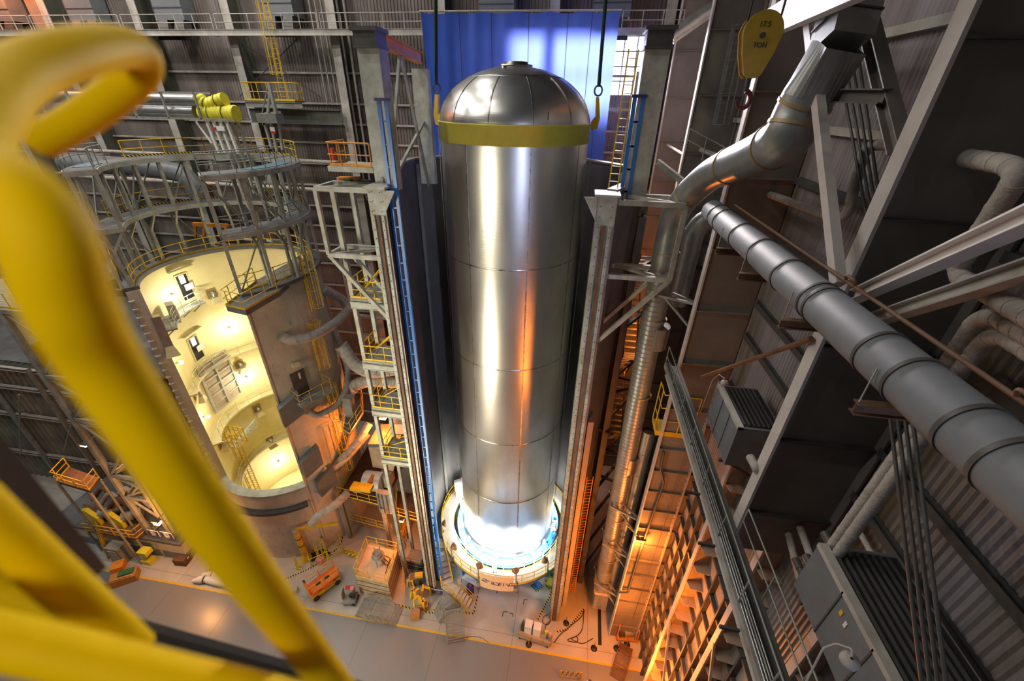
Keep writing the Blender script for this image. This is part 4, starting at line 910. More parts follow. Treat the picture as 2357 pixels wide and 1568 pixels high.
# bridge girder and bracing near the roof
solo(MB().bar(W3(1760, 60, x=5.3), W3(2010, -70, x=4.6), 0.25, 0.75), 'roof_girder', 'flange', 'pale box girder end crossing the top right behind the hook block', 'girder')
solo(MB().bar(W3(1862, 40, x=5.35), W3(1930, 655, x=5.3), 0.22, 0.2, (1, 0, 0)), 'diagonal_brace', 'flange', 'long pale-edged brace crossing in front of the square duct', 'brace')
solo(MB().ibeam(W3(2000, 55, x=6.3), W3(2072, 345, x=6.3), 0.3, 0.3, 0.03), 'diagonal_brace', 'rweb', 'shorter dark brace right of the square duct', 'brace')
solo(MB().ibeam(W3(1888, 220, x=5.6), W3(2038, 222, x=6.2), 0.28, 0.28, 0.03), 'cross_bar', 'rweb', 'short horizontal bar between the two braces at the square duct', 'brace')
solo(MB().ibeam(W3(1968, 682, x=5.6), W3(2420, 480, x=4.6), 0.22, 0.24, 0.03), 'diagonal_beam', 'flange', 'pale diagonal beam rising to the right edge above the grey duct', 'beam')
solo(MB().ibeam(W3(1985, 745, x=6.6), W3(2430, 600, x=6.0), 0.24, 0.26, 0.03), 'diagonal_beam', 'pale', 'second diagonal beam below and behind the pale one at the right edge', 'beam')
solo(MB().tube([W3(1615, 868, x=5.8), W3(1868, 780, x=5.7)], 0.07, 8), 'brace_rod', 'rust', 'thin rusty diagonal tube above the louvred unit', 'brace')
# dark cable bundle
for k in range(4):
    d = k * 17
    solo(MB().tube([W3(1915 + d, 60, x=7.2), W3(1995 + d * 0.7, 500, x=7.3)], 0.035, 6), 'riser_pipe', 'darksteel', 'dark thin riser behind the braces at the upper right, %s from the left' % ['first', 'second', 'third', 'last'][k], 'pipe', 'upper dark risers')
    solo(MB().tube([W3(2045 + d, 930, x=5.9), W3(2125 + d * 1.1, 1600, x=5.9)], 0.03, 6), 'riser_pipe', 'darksteel', 'dark thin riser below the big grey duct, %s from the left' % ['first', 'second', 'third', 'last'][k], 'pipe', 'lower dark risers')
# lagged pipes on the right
LG = [([(2128, 348, 7.3), (2325, 380, 6.6), (2345, 405, 6.4), (2205, 615, 7.0), (2210, 640, 7.0), (2400, 745, 6.0)], 0.15, 'fat lagged pipe bending through the nearest column web at the right edge'),
      ([(1728, 432, 7.6), (1925, 503, 7.4), (1950, 495, 7.4), (1992, 335, 7.4), (2070, 332, 7.4)], 0.13, 'lagged pipe with a tall offset below the square duct'),
      ([(2180, 842, 7.4), (2250, 735, 7.4), (2290, 728, 7.2), (2400, 790, 6.4)], 0.15, 'upper of two bent lagged pipes at the right edge above the grey duct'),
      ([(2205, 860, 7.2), (2270, 778, 7.2), (2310, 775, 7.0), (2400, 830, 6.4)], 0.13, 'lower of two bent lagged pipes at the right edge above the grey duct'),
      ([(1885, 1300, 6.6), (2110, 985, 6.6)], 0.11, 'left pipe of the straight lagged pair under the big grey duct'),
      ([(1902, 1312, 6.5), (2128, 1000, 6.5)], 0.11, 'right pipe of the straight lagged pair under the big grey duct'),
      ([(1965, 1200, 8.0), (2110, 1460, 7.9), (2180, 1600, 7.8)], 0.07, 'thin grey pipe along the lower right wall behind the large unit'),
      ([(1728, 1055, 5.75), (1742, 1080, 5.75), (1745, 1090, 6.2), (1910, 1110, 7.9)], 0.12, 'short grey pipe turning round the edge of the nearest column'),
      ([(1815, 1230, 7.4), (1830, 1290, 7.2), (1845, 1345, 7.0)], 0.1, 'dark valve riser left of the lagged pair, first'),
      ([(1838, 1205, 7.6), (1862, 1270, 7.3), (1880, 1325, 7.1)], 0.1, 'dark valve riser left of the lagged pair, second'),
      ([(1530, 330, 6.5), (1640, 395, 7.2)], 0.09, 'pale pipe slanting behind the silver elbow')]
for pts, r, lb in LG:
    pipe([W3(a, c, x=d) for a, c, d in pts], r, 'lagging', lb, name='lagged_pipe', bend=0.35, rings=0.45, n=14)
for k, (px, py) in enumerate(((1836, 1300), (1848, 1325), (1862, 1292), (1905, 1240))):
    c = W3(px, py, x=7.0); b = MB().tube([c - V((0, 0.15, 0)), c + V((0, 0.15, 0))], 0.11, 10); t = tag(b.build('valve', 'darksteel'), ['dark valve body beside the large lower unit, leftmost', 'dark valve body beside the large lower unit, lowest', 'dark valve body beside the large lower unit, near the pair end', 'round pale valve below the column web'][k], 'valve')
# louvred air units
def unit(name, x0, y0, z0, dx, dy, dz, lb, nl):
    t = thing(name, lb, 'air unit', (x0 + dx / 2, y0 + dy / 2, z0))
    MB().span((x0, y0, z0), (x0 + dx, y0 + dy, z0 + dz)).build('casing', 'ductgrey', t)
    for i in range(nl):
        x = x0 + 0.25 + (dx - 0.35) * i / nl
        MB().bar((x, y0 + 0.15, z0 + dz + 0.02), (x, y0 + dy - 0.15, z0 + dz + 0.02), 0.04, 0.1).build('louvre', 'darksteel', t)
    MB().span((x0 + 0.2, y0 + 0.1, z0 + dz), (x0 + dx - 0.05, y0 + dy - 0.1, z0 + dz + 0.01)).build('grille_back', 'black', t)
    for f in (0.33, 0.66): MB().span((x0 - 0.02, y0 + dy * f - 0.02, z0), (x0, y0 + dy * f + 0.02, z0 + dz)).build('panel_joint', 'darksteel', t)
    b = MB()
    b.span((x0 - 0.02, y0, z0 + dz - 0.08), (x0 + 0.18, y0 + dy, z0 + dz + 0.05)); b.build('top_rim', 'pale', t)
    return t
p = W3(1690, 990, x=6.5); unit('louvred_unit', 6.3, p.y - 0.6, p.z - 1.2, 1.5, 2.6, 1.8, 'dark louvred air unit beside the side walkway, between two wall columns', 7)
p = W3(1990, 1440, x=6.4); u = unit('louvred_unit', 6.2, p.y - 1.6, p.z - 1.4, 1.6, 3.2, 1.6, 'large louvred air unit in the lower right corner', 8)
MB().box((6.19, p.y + 0.3, p.z - 0.2), (0.01, 0.08, 0.14)).build('sticker', 'yellow', u); MB().box((6.19, p.y + 0.1, p.z - 0.25), (0.01, 0.07, 0.16)).build('sticker', 'white', u)
# goose neck lamps
for pts, hd, lb in (([(1840, 1600), (1895, 1492), (1925, 1482), (1962, 1495), (1960, 1512)], (1955, 1522), 'curved-arm lamp with round flat head in the lower right corner'), ([(1612, 950), (1640, 875), (1655, 862), (1668, 872)], (1667, 882), 'small curved-arm lamp above the side walkway')):
    xx = 5.2 if hd[0] > 1800 else 6.0
    P_ = [W3(a, c, x=xx) for a, c in pts]; h = W3(hd[0], hd[1], x=xx); s = 0.13 if xx < 5.5 else 0.12
    t = thing('gooseneck_lamp', lb, 'lamp', P_[0]); MB().tube(smoothpath(P_, 0.1), 0.018, 8).build('arm', 'pale', t)
    MB().lathe([(0.02, 0.09), (s, 0.07), (s * 1.1, 0.0), (s, -0.06), (0.02, -0.07)], h, 28).build('head', 'lagging', t); MB().lathe([(0.01, -0.075), (s * 0.8, -0.075)], h, 24).build('lens', 'brass', t)

# ============================================================ lower right: stiffened wall lit by sodium light
b = MB(); fx = lambda x, o, z: V((XW + o, x, z))
b.span((XW, -6, 0), (XW + 0.15, 39.4, 19.0)); struct(b, 'wall_lower_right', 'panelpale')
for k, (y, lb) in enumerate(((14.06, 'second'), (10.2, 'first'), (7.0, 'nearest'))):
    t = thing('lower_wall_column', 'stiffened lower wall column with narrow pale edge in orange light, %s from the bottom edge' % {'nearest': 'hidden one', 'first': 'first', 'second': 'second', 'third': 'third'}[lb], 'column', (7.6, y, 0))
    MB().span((7.52, y - 0.15, 0), (7.6, y + 0.15, 26)).build('flange', 'flange', t)
    MB().span((7.6, y - 0.03, 0), (XW, y + 0.03, 26)).build('web', 'plyer', t)
    for i in range(16): MB().prism([(7.6, y - 0.03, 1 + i * 1.5), (XW, y - 0.03, 1 + i * 1.5), (XW, y - 0.6, 1 + i * 1.5), (7.7, y - 0.5, 1 + i * 1.5)], (0, 0, 0.05)).build('stiffener', 'plyer', t)
for i in range(12):
    z = 1.2 + i * 1.6
    solo(MB().span((XW - 0.2, -4, z), (XW, 18.3, z + 0.14)), 'wall_rail', 'darksteel', 'dark horizontal rail on the lower right wall, %s from the floor' % (['lowest'] + ORD[1:])[i], 'girt', 'rails of the lower right wall')
for i in range(14):
    y = 2.6 + i * 1.12; 
    if min(abs(y - q) for q in (14.06, 10.2, 7.0)) < 0.3: y += 0.4
    solo(MB().span((XW - 0.26, y - 0.05, 0), (XW - 0.02, y + 0.05, 19)), 'wall_stud', 'darksteel', 'dark upright stud on the lower right wall, %s from the near end' % (['first'] + ORD[1:])[i], 'stud', 'studs of the lower right wall')
for k, (y0, z0, y1, z1) in enumerate(((13.9, 12, 10.3, 5), (10.1, 18, 7.1, 12))):
    solo(MB().bar((7.55, y0, z0), (7.55, y1, z1), 0.1), 'diagonal_strut', 'pale', 'pale diagonal strut between lower wall columns, %s' % ['upper', 'nearest'][k], 'brace')
pipe([W3(1528, 1040, y=18.2), W3(1520, 1080, y=18.2), W3(1528, 1110, y=18.2), W3(1470, 1280, y=18.2), W3(1445, 1365, y=18.2), W3(1425, 1365, y=18.2)], 0.08, 'darksteel', 'dark pipe running down the orange lit column web', bend=0.2)
solo(MB().tube([W3(1583, 1050, y=17.9), W3(1456, 1425, y=17.9)], 0.015, 5), 'thin_cable', 'black', 'thin cable drooping down the orange lit column web', 'cable')

# ============================================================ right of the tank: bracket frame, trusses, far slit window
def bracket_frame(x, y, s, z0, lb, m='palegreen'):
    t = thing('bracket_frame', lb, 'frame', (x, y, z0))
    X = x + s * 2.9; zt, zm = z0, z0 - 3.4
    for yy in (y, y + 1.6):
        MB().bar((x, yy, zt), (X, yy, zt), 0.22).build('beam', m, t); MB().bar((x, yy, zm), (X, yy, zm), 0.22).build('beam', m, t)
        MB().bar((X, yy, zt), (X, yy, zm), 0.2).build('post', m, t); MB().bar((X, yy, zm), (x, yy, zm - 3.6), 0.2).build('brace', m, t)
    MB().bar((X, y, zt), (x, y + 1.9, zt), 0.16).build('brace', m, t); MB().bar((X, y, zm), (x, y + 1.9, zm), 0.16).build('brace', m, t)
    MB().bar((X, y, zt), (X, y + 1.6, zt), 0.18).build('beam', m, t); MB().bar((X, y, zm), (X, y + 1.6, zm), 0.18).build('beam', m, t)
bracket_frame(-10.0, 19.7, -1, at(800, 437, y=19.7).z, 'pale open bracket frame on the left cell column')
bracket_frame(1.7, 19.1, 1, at(1470, 468, y=19.1).z, 'pale open bracket frame on the right cell column')
# stair tower posts and landings left of the cell
t = thing('stair_tower', 'slender steel posts carrying yellow railed landings left of the cell', 'tower', (-11.7, 20.6, 0))
for (x, y, z1) in ((-12.4, 20.4, 34), (-12.4, 22.3, 34), (-10.5, 22.3, 34)):
    MB().bar((x, y, 0), (x, y, z1), 0.24).build('post', 'palegreen', t)
ZL = []
for px, py in ((868, 690), (905, 835), (925, 945)):
    z = at(px, py, y=20.3).z; ZL.append(z)
for i, z in enumerate(ZL + [at(920, 1055, y=20.3).z]):
    MB().span((-12.5, 20.2, z - 0.15), (-10.2, 22.2, z)).build('landing', 'steel', t); MB().ibeam((-12.5, 20.15, z - 0.4), (-10.1, 20.15, z - 0.4), 0.15, 0.4).build('edge_beam', 'palegreen', t)
    railing('landing_rail', [(-10.1, 20.25, z), (-12.45, 20.25, z), (-12.45, 22.2, z)], 'yellow rail of the stair tower landing, %s' % ['topmost', 'second from the top', 'third from the top', 'lowest'][i], 'yellow', step=0.9, r=0.035)
    MB().bar((-12.3, 22.1, z), (-10.4, 20.8, z + 1.9), 0.06).build('stair_string', 'yellow', t); MB().bar((-12.3, 21.4, z), (-10.4, 20.2, z + 1.9), 0.06).build('stair_string', 'yellow', t)
for z in (at(850, 375, y=20.4).z, at(850, 345, y=21).z + 0.6):
    pass
z = at(840, 385, y=20.6).z
solo(MB().span((-12.5, 20.5, z - 0.25), (-10.1, 22.4, z)), 'upper_landing', 'palegreen', 'pale landing beside the foot of the left hoist column', 'platform')
railing('landing_rail', [(-10.2, 20.6, z), (-12.4, 20.6, z), (-12.4, 22.3, z)], 'orange yellow rail of the landing at the left hoist column', 'craneorange', step=0.8, r=0.035)
solo(MB().tube([(-12.2, 20.7, z + 0.25), (-12.2, 20.7, z + 0.8)], 0.1, 12), 'fire_extinguisher', 'red', 'small red fire extinguisher on the landing by the left hoist column', 'extinguisher')
t = thing('chain_hoist', 'orange beam trolley with green hoist behind the left bracket frame', 'hoist', at(790, 415, y=22))
MB().bar(at(780, 415, y=22), at(828, 415, y=22), 0.35, 0.35).build('beam', 'craneorange', t); c = at(803, 421, y=21.8); MB().box(c, (0.4, 0.3, 0.4)).build('trolley', 'green', t); MB().box(at(835, 424, y=22), (0.9, 0.5, 0.4)).build('motor', 'green', t)
# right: rear truss between cell and silver duct
t = thing('rear_truss', 'dark rusty truss of crossed braces between the cell and the silver duct', 'truss', (3.6, 24, 0))
for (x, y) in ((3.4, 22.5), (3.6, 26.5), (4.4, 29)):
    MB().ibeam((x, y, 0), (x, y, 33), 0.4, 0.4, 0.03).build('post', 'darksteel', t)
for i in range(9):
    z = 1 + i * 3.6
    MB().bar((3.4, 22.5, z), (3.6, 26.5, z + 3.4), 0.16).build('diagonal', 'rust', t); MB().bar((3.6, 26.5, z), (4.4, 29, z + 3.4), 0.16).build('diagonal', 'rust', t)
    MB().bar((3.4, 22.5, z + 3.4), (3.6, 26.5, z), 0.14).build('diagonal', 'darksteel', t); MB().bar((3.5, 23, z), (5.6, 26.5, z), 0.2).build('tie', 'darksteel', t)
solo(MB().span((1.9, 20.0, 0.0), (2.25, 20.9, 21)), 'cable_duct', 'flange', 'pale boxed cable duct right of the riveted column', 'duct')
caged_ladder('side_ladder', (2.7, 21.2, 0.3), (2.7, 21.2, 15), (0.3, -1, 0), 'long dim orange lit ladder right of the right cell column', 'craneorange', cage=False)
# slit window and pale wall behind
a = at(1425, 765, y=39.2); c = at(1372, 1200, y=39.2)
w = MB().span((a.x - 0.15, 39.35, c.z), (a.x + 0.65, 39.4, a.z)); struct(w, 'window_2', 'daylight')
b = MB()
for xx in (a.x - 0.15, a.x + 0.25, a.x + 0.65): b.span((xx - 0.05, 39.2, c.z), (xx + 0.05, 39.34, a.z))
struct(b, 'trim_3', 'pale')
solo(MB().span((a.x + 0.75, 38.9, 8), (a.x + 4.0, 39.1, a.z + 1)), 'pale_panel', 'white', 'smooth pale wall panel behind the silver duct beside the slit window', 'panel')
a3 = at(1540, 60, y=39); 
w = MB().span((6.9, 39.3, 33), (7.35, 39.38, 46)); struct(w, 'window_3', 'daylight2')
# stairs behind the silver duct
t = thing('rear_stair', 'zigzag steel stair in orange light between the cell and the silver duct', 'stair', (4.4, 27, 12))
for k in range(5):
    z = 12 + k * 3.6; s = 1 if k % 2 else -1
    for dx in (-0.45, 0.45): MB().bar((4.6 + dx, 27 - s * 1.6, z), (4.6 + dx, 27 + s * 1.6, z + 3.6), 0.05, 0.22).build('string', 'rust', t)
    for i in range(11):
        f = i / 11; MB().span((4.2, 27 - s * 1.6 + s * 3.2 * f - 0.12, z + 3.6 * f + 0.15), (5.0, 27 - s * 1.6 + s * 3.2 * f + 0.12, z + 3.6 * f + 0.19)).build('tread', 'steel', t)
lamp('sodium_rear', 'POINT', (5.6, 29.5, 25), 700, SOD, 0.2)
lamp('sodium_rear', 'POINT', (4.6, 31, 18), 700, SOD, 0.2)

# ============================================================ outside of the silo
for (tpx, bpx, lb) in (((690, 580), (722, 715), 'upper length of the yellow caged ladder on the outside of the silo'), ((713, 740), (742, 850), 'middle length of the yellow caged ladder on the outside of the silo'), ((752, 885), (775, 960), 'lower length of the yellow caged ladder on the outside of the silo'), ((768, 975), (793, 1085), 'lowest length of the yellow caged ladder, in orange light on the silo')):
    a = oncyl(tpx[0], tpx[1], SX, SY, SR + 0.2); c = oncyl(bpx[0], bpx[1], SX, SY, SR + 0.2); n_ = V((a.x - SX, a.y - SY, 0)).normalized()
    caged_ladder('silo_side_ladder', (a.x, a.y, c.z), (a.x, a.y, a.z), n_, lb, w=0.5, cr=0.42)
# door with landing
p = oncyl(690, 880, SX, SY, SR + 0.05); a = math.atan2(p.y - SY, p.x - SX); n_ = V((math.cos(a), math.sin(a), 0)); sd = V((-math.sin(a), math.cos(a), 0))
t = thing('steel_door', 'small dark brown door high on the outside of the silo', 'door', p - Z * 1.2)
MB().bar(p - Z * 1.2, p + Z * 1.0, 1.1, 0.08, n_).build('leaf', 'darksteel', t); MB().bar(p + Z * 0.3 + n_ * 0.06 + sd * 0.1, p + Z * 0.85 + n_ * 0.06 + sd * 0.1, 0.14, 0.02, n_).build('window', 'white', t)
c = p + Z * 1.7; MB().box(c + n_ * 0.2, (0.5, 0.3, 0.3), a + PI / 2).build('door_lamp', 'creamrib', t)
q = [p - Z * 1.25 - sd * 0.9, p - Z * 1.25 + sd * 1.8, p - Z * 1.25 + sd * 1.8 + n_ * 1.3, p - Z * 1.25 - sd * 0.9 + n_ * 1.3]
solo(MB().prism(q, (0, 0, -0.12)), 'door_landing', 'steel', 'steel grating landing under the brown silo door', 'platform')
railing('landing_rail', [q[0], q[3], q[2], q[1]], 'yellow rail of the landing under the brown silo door', 'yellow', step=1.0, r=0.025, kick=False)
# pipes that hug the silo
SP = [([(650, 775, 6.2), (668, 785, 6.6), (720, 775, 7.2), (775, 742, 7.4), (803, 712, 7.2), (790, 690, 6.6), (745, 665, 6.2)], 0.36, 'fat lagged pipe looping out of the silo wall across the caged ladder'),
      ([(712, 948, 6.2), (730, 958, 6.6), (775, 935, 7.0), (795, 905, 7.2), (803, 850, 7.0), (785, 800, 6.6), (770, 760, 6.3)], 0.26, 'lagged pipe looping down past the door landing'),
      ([(745, 1080, 6.2), (760, 1085, 6.5), (790, 1065, 6.9), (830, 1020, 7.6), (850, 985, 9.0)], 0.24, 'lagged pipe slanting down the silo foot in orange light')]
for pts, r, lb in SP:
    pipe([oncyl(a, c, SX, SY, d) if d < 7.3 else oncyl(a, c, SX, SY, min(d, 7.3)) for a, c, d in pts], r, 'lagging', lb, name='silo_pipe', bend=0.8, rings=0.9, n=14)
pipe([at(718, 1205, y=20.4), at(728, 1190, y=20.6), at(770, 1165, y=21.5), at(800, 1135, y=23)], 0.34, 'lagging', 'ribbed pale hose duct at the foot of the silo', name='hose_duct', bend=0.8, rings=0.3, n=14)
for k, pts in enumerate(([(785, 795, 27), (815, 840, 27), (850, 858, 27), (925, 848, 28)], [(800, 965, 26.5), (803, 895, 27), (840, 875, 27), (925, 880, 28)])):
    pipe([at(a, c, y=d) for a, c, d in pts], 0.55, 'lagging', ['fat ribbed duct curving from the silo towards the cell, upper', 'fat ribbed duct curving from the silo towards the cell, lower'][k], name='ribbed_duct', bend=1.5, rings=0.5, n=16)
# ledge pads on silo outside
for k, (px, py) in enumerate(((665, 935), (712, 1055), (745, 1100))):
    p = oncyl(px, py, SX, SY, SR + 0.1); a = math.atan2(p.y - SY, p.x - SX); n_ = V((math.cos(a), math.sin(a), 0)); sd = V((-math.sin(a), math.cos(a), 0))
    solo(MB().prism([p - sd * 0.8 - Z * 1.4, p + sd * 0.8 - Z * 0.8, p + sd * 0.8 + Z * 1.2, p - sd * 0.8 + Z * 0.4], n_ * 0.6), 'wall_bracket', 'deckgrey', 'angular grey concrete corbel on the silo, %s' % ['highest', 'middle', 'lowest'][k], 'corbel')
# lagged ducts with yellow hoses left above the gantry
t = thing('twin_ducts', 'two long silver horizontal ducts in a cage frame above the ring gantry', 'duct', at(450, 270, y=30))
for py, r in ((232, 0.42), (258, 0.5)):
    pR = at(455, py, y=30.0); MB().tube([(pR.x - 14, 30.0, pR.z), (pR.x, 30.0, pR.z)], r, 20).build('run', 'galv', t)
pR = at(458, 245, y=29.4); zT = at(458, 214, y=29.4).z; zB = at(458, 274, y=29.4).z
for z in (zT, zB):
    for y in (29.3, 30.8): MB().bar((pR.x - 14, y, z), (pR.x + (2.6 if z == zB else 0), y, z), 0.12).build('frame_rail', 'steel', t)
for i in range(6): MB().bar((pR.x - i * 2.6, 29.3, zB), (pR.x - i * 2.6, 29.3, zT), 0.12).build('frame_post', 'steel', t)
for k, (pts, r) in enumerate((([(458, 225), (478, 243), (500, 232), (518, 228)], 0.42), ([(465, 260), (505, 261), (545, 262)], 0.55))):
    P_ = smoothpath([at(a, c, y=30) for a, c in pts], 0.8); t2 = thing('flexible_hose', 'ribbed yellow flexible hose on the end of the silver ducts, %s' % ['upper', 'lower'][k], 'hose', P_[0])
    # ribbed concertina surface
    fine = []; 
    for p, q in zip(P_, P_[1:]):
        m_ = max(1, int((q - p).length / 0.06))
        fine += [p.lerp(q, i / m_) for i in range(m_)]
    fine.append(P_[-1])
    MB().tube(fine, [r * (1.0 if (i // 2) % 2 else 0.9) for i in range(len(fine))], 20).build('hose', 'lemon', t2)
    for f in (0.3, 0.7):
        c = fine[int(len(fine) * f)]; d = (fine[int(len(fine) * f) + 1] - c).normalized(); MB().tube([c - d * 0.03, c + d * 0.03], r * 1.04, 20, cap=False).build('strap', 'black', t2)
# masts of the lift on the gantry
t = thing('lift_mast', 'white steel lift mast with red and white tags under the yellow hoses', 'mast', at(500, 330, y=29.5))
pz = at(500, 335, y=29.5).z; pt_ = at(500, 278, y=29.5).z
for px in (488, 503, 518, 533):
    x = at(px, 300, y=29.5).x; MB().bar((x, 29.5, pz - 0.5), (x - 0.2, 29.5, pt_), 0.16).build('post', 'white', t)
    MB().bar((x, 30.6, pz - 3.5), (x - 0.2, 30.6, pt_), 0.16).build('post', 'palegreen', t)
MB().bar(at(450, 278, y=29.4), at(488, 330, y=29.4), 0.1).build('stay', 'white', t); MB().box(at(508, 296, y=29.3), (0.6, 0.1, 0.3)).build('tag_plate', 'white', t); MB().box(at(493, 296, y=29.3), (0.25, 0.1, 0.15)).build('warning_tag', 'red', t)
t = thing('jib_post', 'grey tripod jib post rising from the right of the gantry', 'jib', at(640, 345, y=25.5))
a0 = at(637, 270, y=25.5)
MB().bar(at(618, 190, y=25.5), at(637, 268, y=25.5), 0.16).build('leg', 'palegreen', t); MB().bar(at(622, 205, y=25.5), at(616, 262, y=25.5), 0.12).build('leg', 'palegreen', t); MB().bar(at(618, 192, y=25.5), at(603, 262, y=26), 0.05).build('stay', 'steel', t)
MB().box(at(622, 272, y=25.5), (1.3, 0.7, 0.5)).build('head_frame', 'steel', t)
for a_, b_ in (((605, 270), (625, 340)), ((622, 280), (638, 348)), ((640, 270), (650, 345)), ((610, 262), (645, 258)), ((605, 285), (640, 280))): MB().bar(at(*a_, y=25.6), at(*b_, y=25.6), 0.13).build('post', 'palegreen', t)
MB().box(at(628, 300, y=25.3), (0.3, 0.06, 0.35)).build('tag_plate', 'white', t); MB().box(at(629, 305, y=25.27), (0.3, 0.06, 0.12)).build('warning_tag', 'red', t)
# clutter behind the gantry: duct, red ladder, orange frame
pipe([at(150, 375, y=33), at(330, 385, y=33), at(430, 400, y=33), at(470, 470, y=33)], 0.75, 'ductgrey', 'wide dull duct bending down behind the gantry legs', name='rear_duct', bend=2, n=18)
caged_ladder('step_ladder', at(225, 615, y=26.5), at(192, 545, y=26.5), (0, -1, 0), 'leaning red step ladder at the left of the silo rim', 'red', cage=False, w=0.6)
t = thing('portal_stand', 'orange steel portal stand on the silo rim behind the gantry', 'frame', at(480, 540, y=31))
for px in (450, 470, 505, 520): MB().bar(at(px, 545, y=31), at(px, 515, y=31), 0.18).build('leg', 'craneorange', t)
MB().bar(at(445, 516, y=31), at(525, 520, y=31), 0.25, 0.3).build('top_beam', 'craneorange', t)

# ============================================================ orange machinery bay between silo and cell
zp = at(870, 1125, y=22.5).z
mp = [at(780, 1140, z=6.2), at(880, 1165, z=6.2), at(915, 1100, z=6.2), at(940, 1040, z=6.2), at(850, 1020, z=6.2)]
solo(MB().prism(mp, (0, 0, -0.2)), 'machine_deck', 'rust', 'rust red deck of the machinery bay between silo and cell', 'platform')
railing('deck_rail', [at(848, 1020, z=6.2), mp[0], mp[1], at(900, 1140, z=6.2)], 'yellow guard rail round the machinery deck', 'yellow', step=1.2, r=0.035)
for q in (mp[0], mp[1]): solo(MB().ibeam(V((q.x, q.y, 0)), V((q.x, q.y, 6.0)), 0.3, 0.3), 'steel_post', 'steel', 'steel post under the %s front corner of the machinery deck' % ('left' if q is mp[0] else 'right'), 'post')
t = thing('blower', 'orange lit blower with round drum on the machinery deck', 'machine', at(860, 1115, z=6.3))
MB().tube([at(840, 1105, z=7.2), at(880, 1110, z=7.2)], 0.9, 20).build('drum', 'white', t); MB().tube([at(815, 1125, z=6.8), at(850, 1120, z=6.8)], 0.42, 14).build('motor', 'lagging', t); MB().box(at(890, 1100, z=7.2), (1.0, 1.2, 1.3)).build('gearbox', 'lagging', t)
MB().box(at(833, 1122, z=8.0), (1.9, 0.8, 0.3)).build('belt_guard', 'yellow', t); MB().box(at(856, 1110, z=7.6), (0.3, 0.9, 1.0)).build('bracket', 'orange', t)
t = thing('sheet_hopper', 'large tapered sheet-metal hopper above the blower', 'hopper', at(880, 1040, z=9))
MB().prism([at(848, 1030, z=10.5), at(920, 1030, z=10.5), at(930, 980, z=10.5), at(872, 985, z=10.5)], (0, 0, 0.4)).build('roof', 'deckgrey', t)
up = [at(848, 1030, z=10.5), at(920, 1030, z=10.5), at(930, 985, z=10.5), at(872, 985, z=10.5)]; lo = [at(858, 1075, z=8.0), at(905, 1085, z=8.0), at(915, 1050, z=8.0), at(880, 1045, z=8.0)]
MB().add(up + lo, [(0, 1, 5, 4), (1, 2, 6, 5), (2, 3, 7, 6), (3, 0, 4, 7)]).build('body', 'plyer', t)
MB().add(up + lo, []).v
solo(MB().prism([at(900, 1000, z=11), at(930, 1000, z=11), at(935, 940, z=11), at(912, 950, z=11)], (0, 0, 1.2)), 'wrapped_duct', 'pale', 'crumpled pale wrapped duct beside the stair tower', 'duct')
for k, (pts, r) in enumerate((([(800, 1160, 3.0), (770, 1085, 8), (850, 1000, 10)], 0.3), ([(770, 1075, 9), (830, 1010, 11), (850, 975, 12)], 0.34))):
    pipe([at(a, c, z=d) for a, c, d in pts], r, 'lagging', ['long orange lit pipe from the silo foot to the machinery bay', 'upper orange lit pipe rising past the machinery bay'][k], name='bay_pipe', bend=0.7, rings=0.8, n=14)
zq = at(820, 960, y=25).z
q = [at(790, 990, z=zq), at(805, 1000, z=zq), at(836, 950, z=zq), at(835, 915, z=zq), at(800, 935, z=zq)]
solo(MB().prism(q, (0, 0, -0.15)), 'bay_platform', 'deckgrey', 'dark grating platform beside the lower silo ladder', 'platform'); railing('bay_rail', q[:4], 'yellow rail of the dark platform beside the lower silo ladder', 'yellow', step=1.2, r=0.03)
solo(MB().box(at(805, 935, z=zq + 1), (0.7, 0.6, 2.0)), 'control_cabinet', 'steel', 'grey cabinet on the dark platform beside the lower silo ladder', 'cabinet')
p = at(880, 962, y=27)
t = thing('sodium_lamp', 'glaring orange lamp above the machinery bay', 'lamp', p); MB().box(p, (0.7, 0.3, 0.2)).build('lens', 'lampsod', t); MB().box(p + Z * 0.2, (0.8, 0.4, 0.15)).build('hood', 'darksteel', t); MB().bar(p + Z * 0.2, p + V((-1.0, 1.5, 0.6)), 0.08).build('arm', 'steel', t)
lamp('sodium_bay', 'POINT', p + V((0, -0.5, -0.7)), 1500, SOD, 0.2)
p2 = at(925, 1198, z=4.5); t = thing('sodium_lamp', 'small orange lamp under the machinery deck beside the cell column', 'lamp', p2); MB().box(p2, (0.3, 0.3, 0.2)).build('lens', 'lampsod', t); MB().box(p2 + Z * 0.16, (0.4, 0.4, 0.1)).build('hood', 'darksteel', t)
lamp('sodium_low', 'POINT', p2 + V((0, -0.6, 0)), 500, SOD, 0.15)
# small second deck right, red brown
q = [at(912, 1185, z=3.6), at(965, 1200, z=3.6), at(970, 1140, z=3.6), at(915, 1130, z=3.6)]
solo(MB().prism(q, (0, 0, -0.15)), 'lower_deck', 'rust', 'red brown lower deck beside the left cell column', 'platform'); railing('deck_rail', [q[3], q[0], q[1]], 'yellow rail of the red brown lower deck', 'yellow', step=1.1, r=0.03)
railing('deck_rail', [at(800, 1195, z=1.2), at(903, 1222, z=1.2)], 'yellow rail at floor level under the machinery deck', 'yellow', h=1.0, step=1.5, r=0.03)
t = thing('grey_cabinet', 'tall grey ribbed cabinet at the front corner of the machinery deck', 'cabinet', at(888, 1170, z=6.2)); c = at(888, 1155, z=6.6)
MB().box(c, (1.3, 0.5, 2.6)).build('body', 'steel', t)
for dx in (-0.45, -0.1, 0.3): MB().box(c + V((dx, -0.28, 0)), (0.1, 0.06, 2.4)).build('rib', 'darksteel', t)

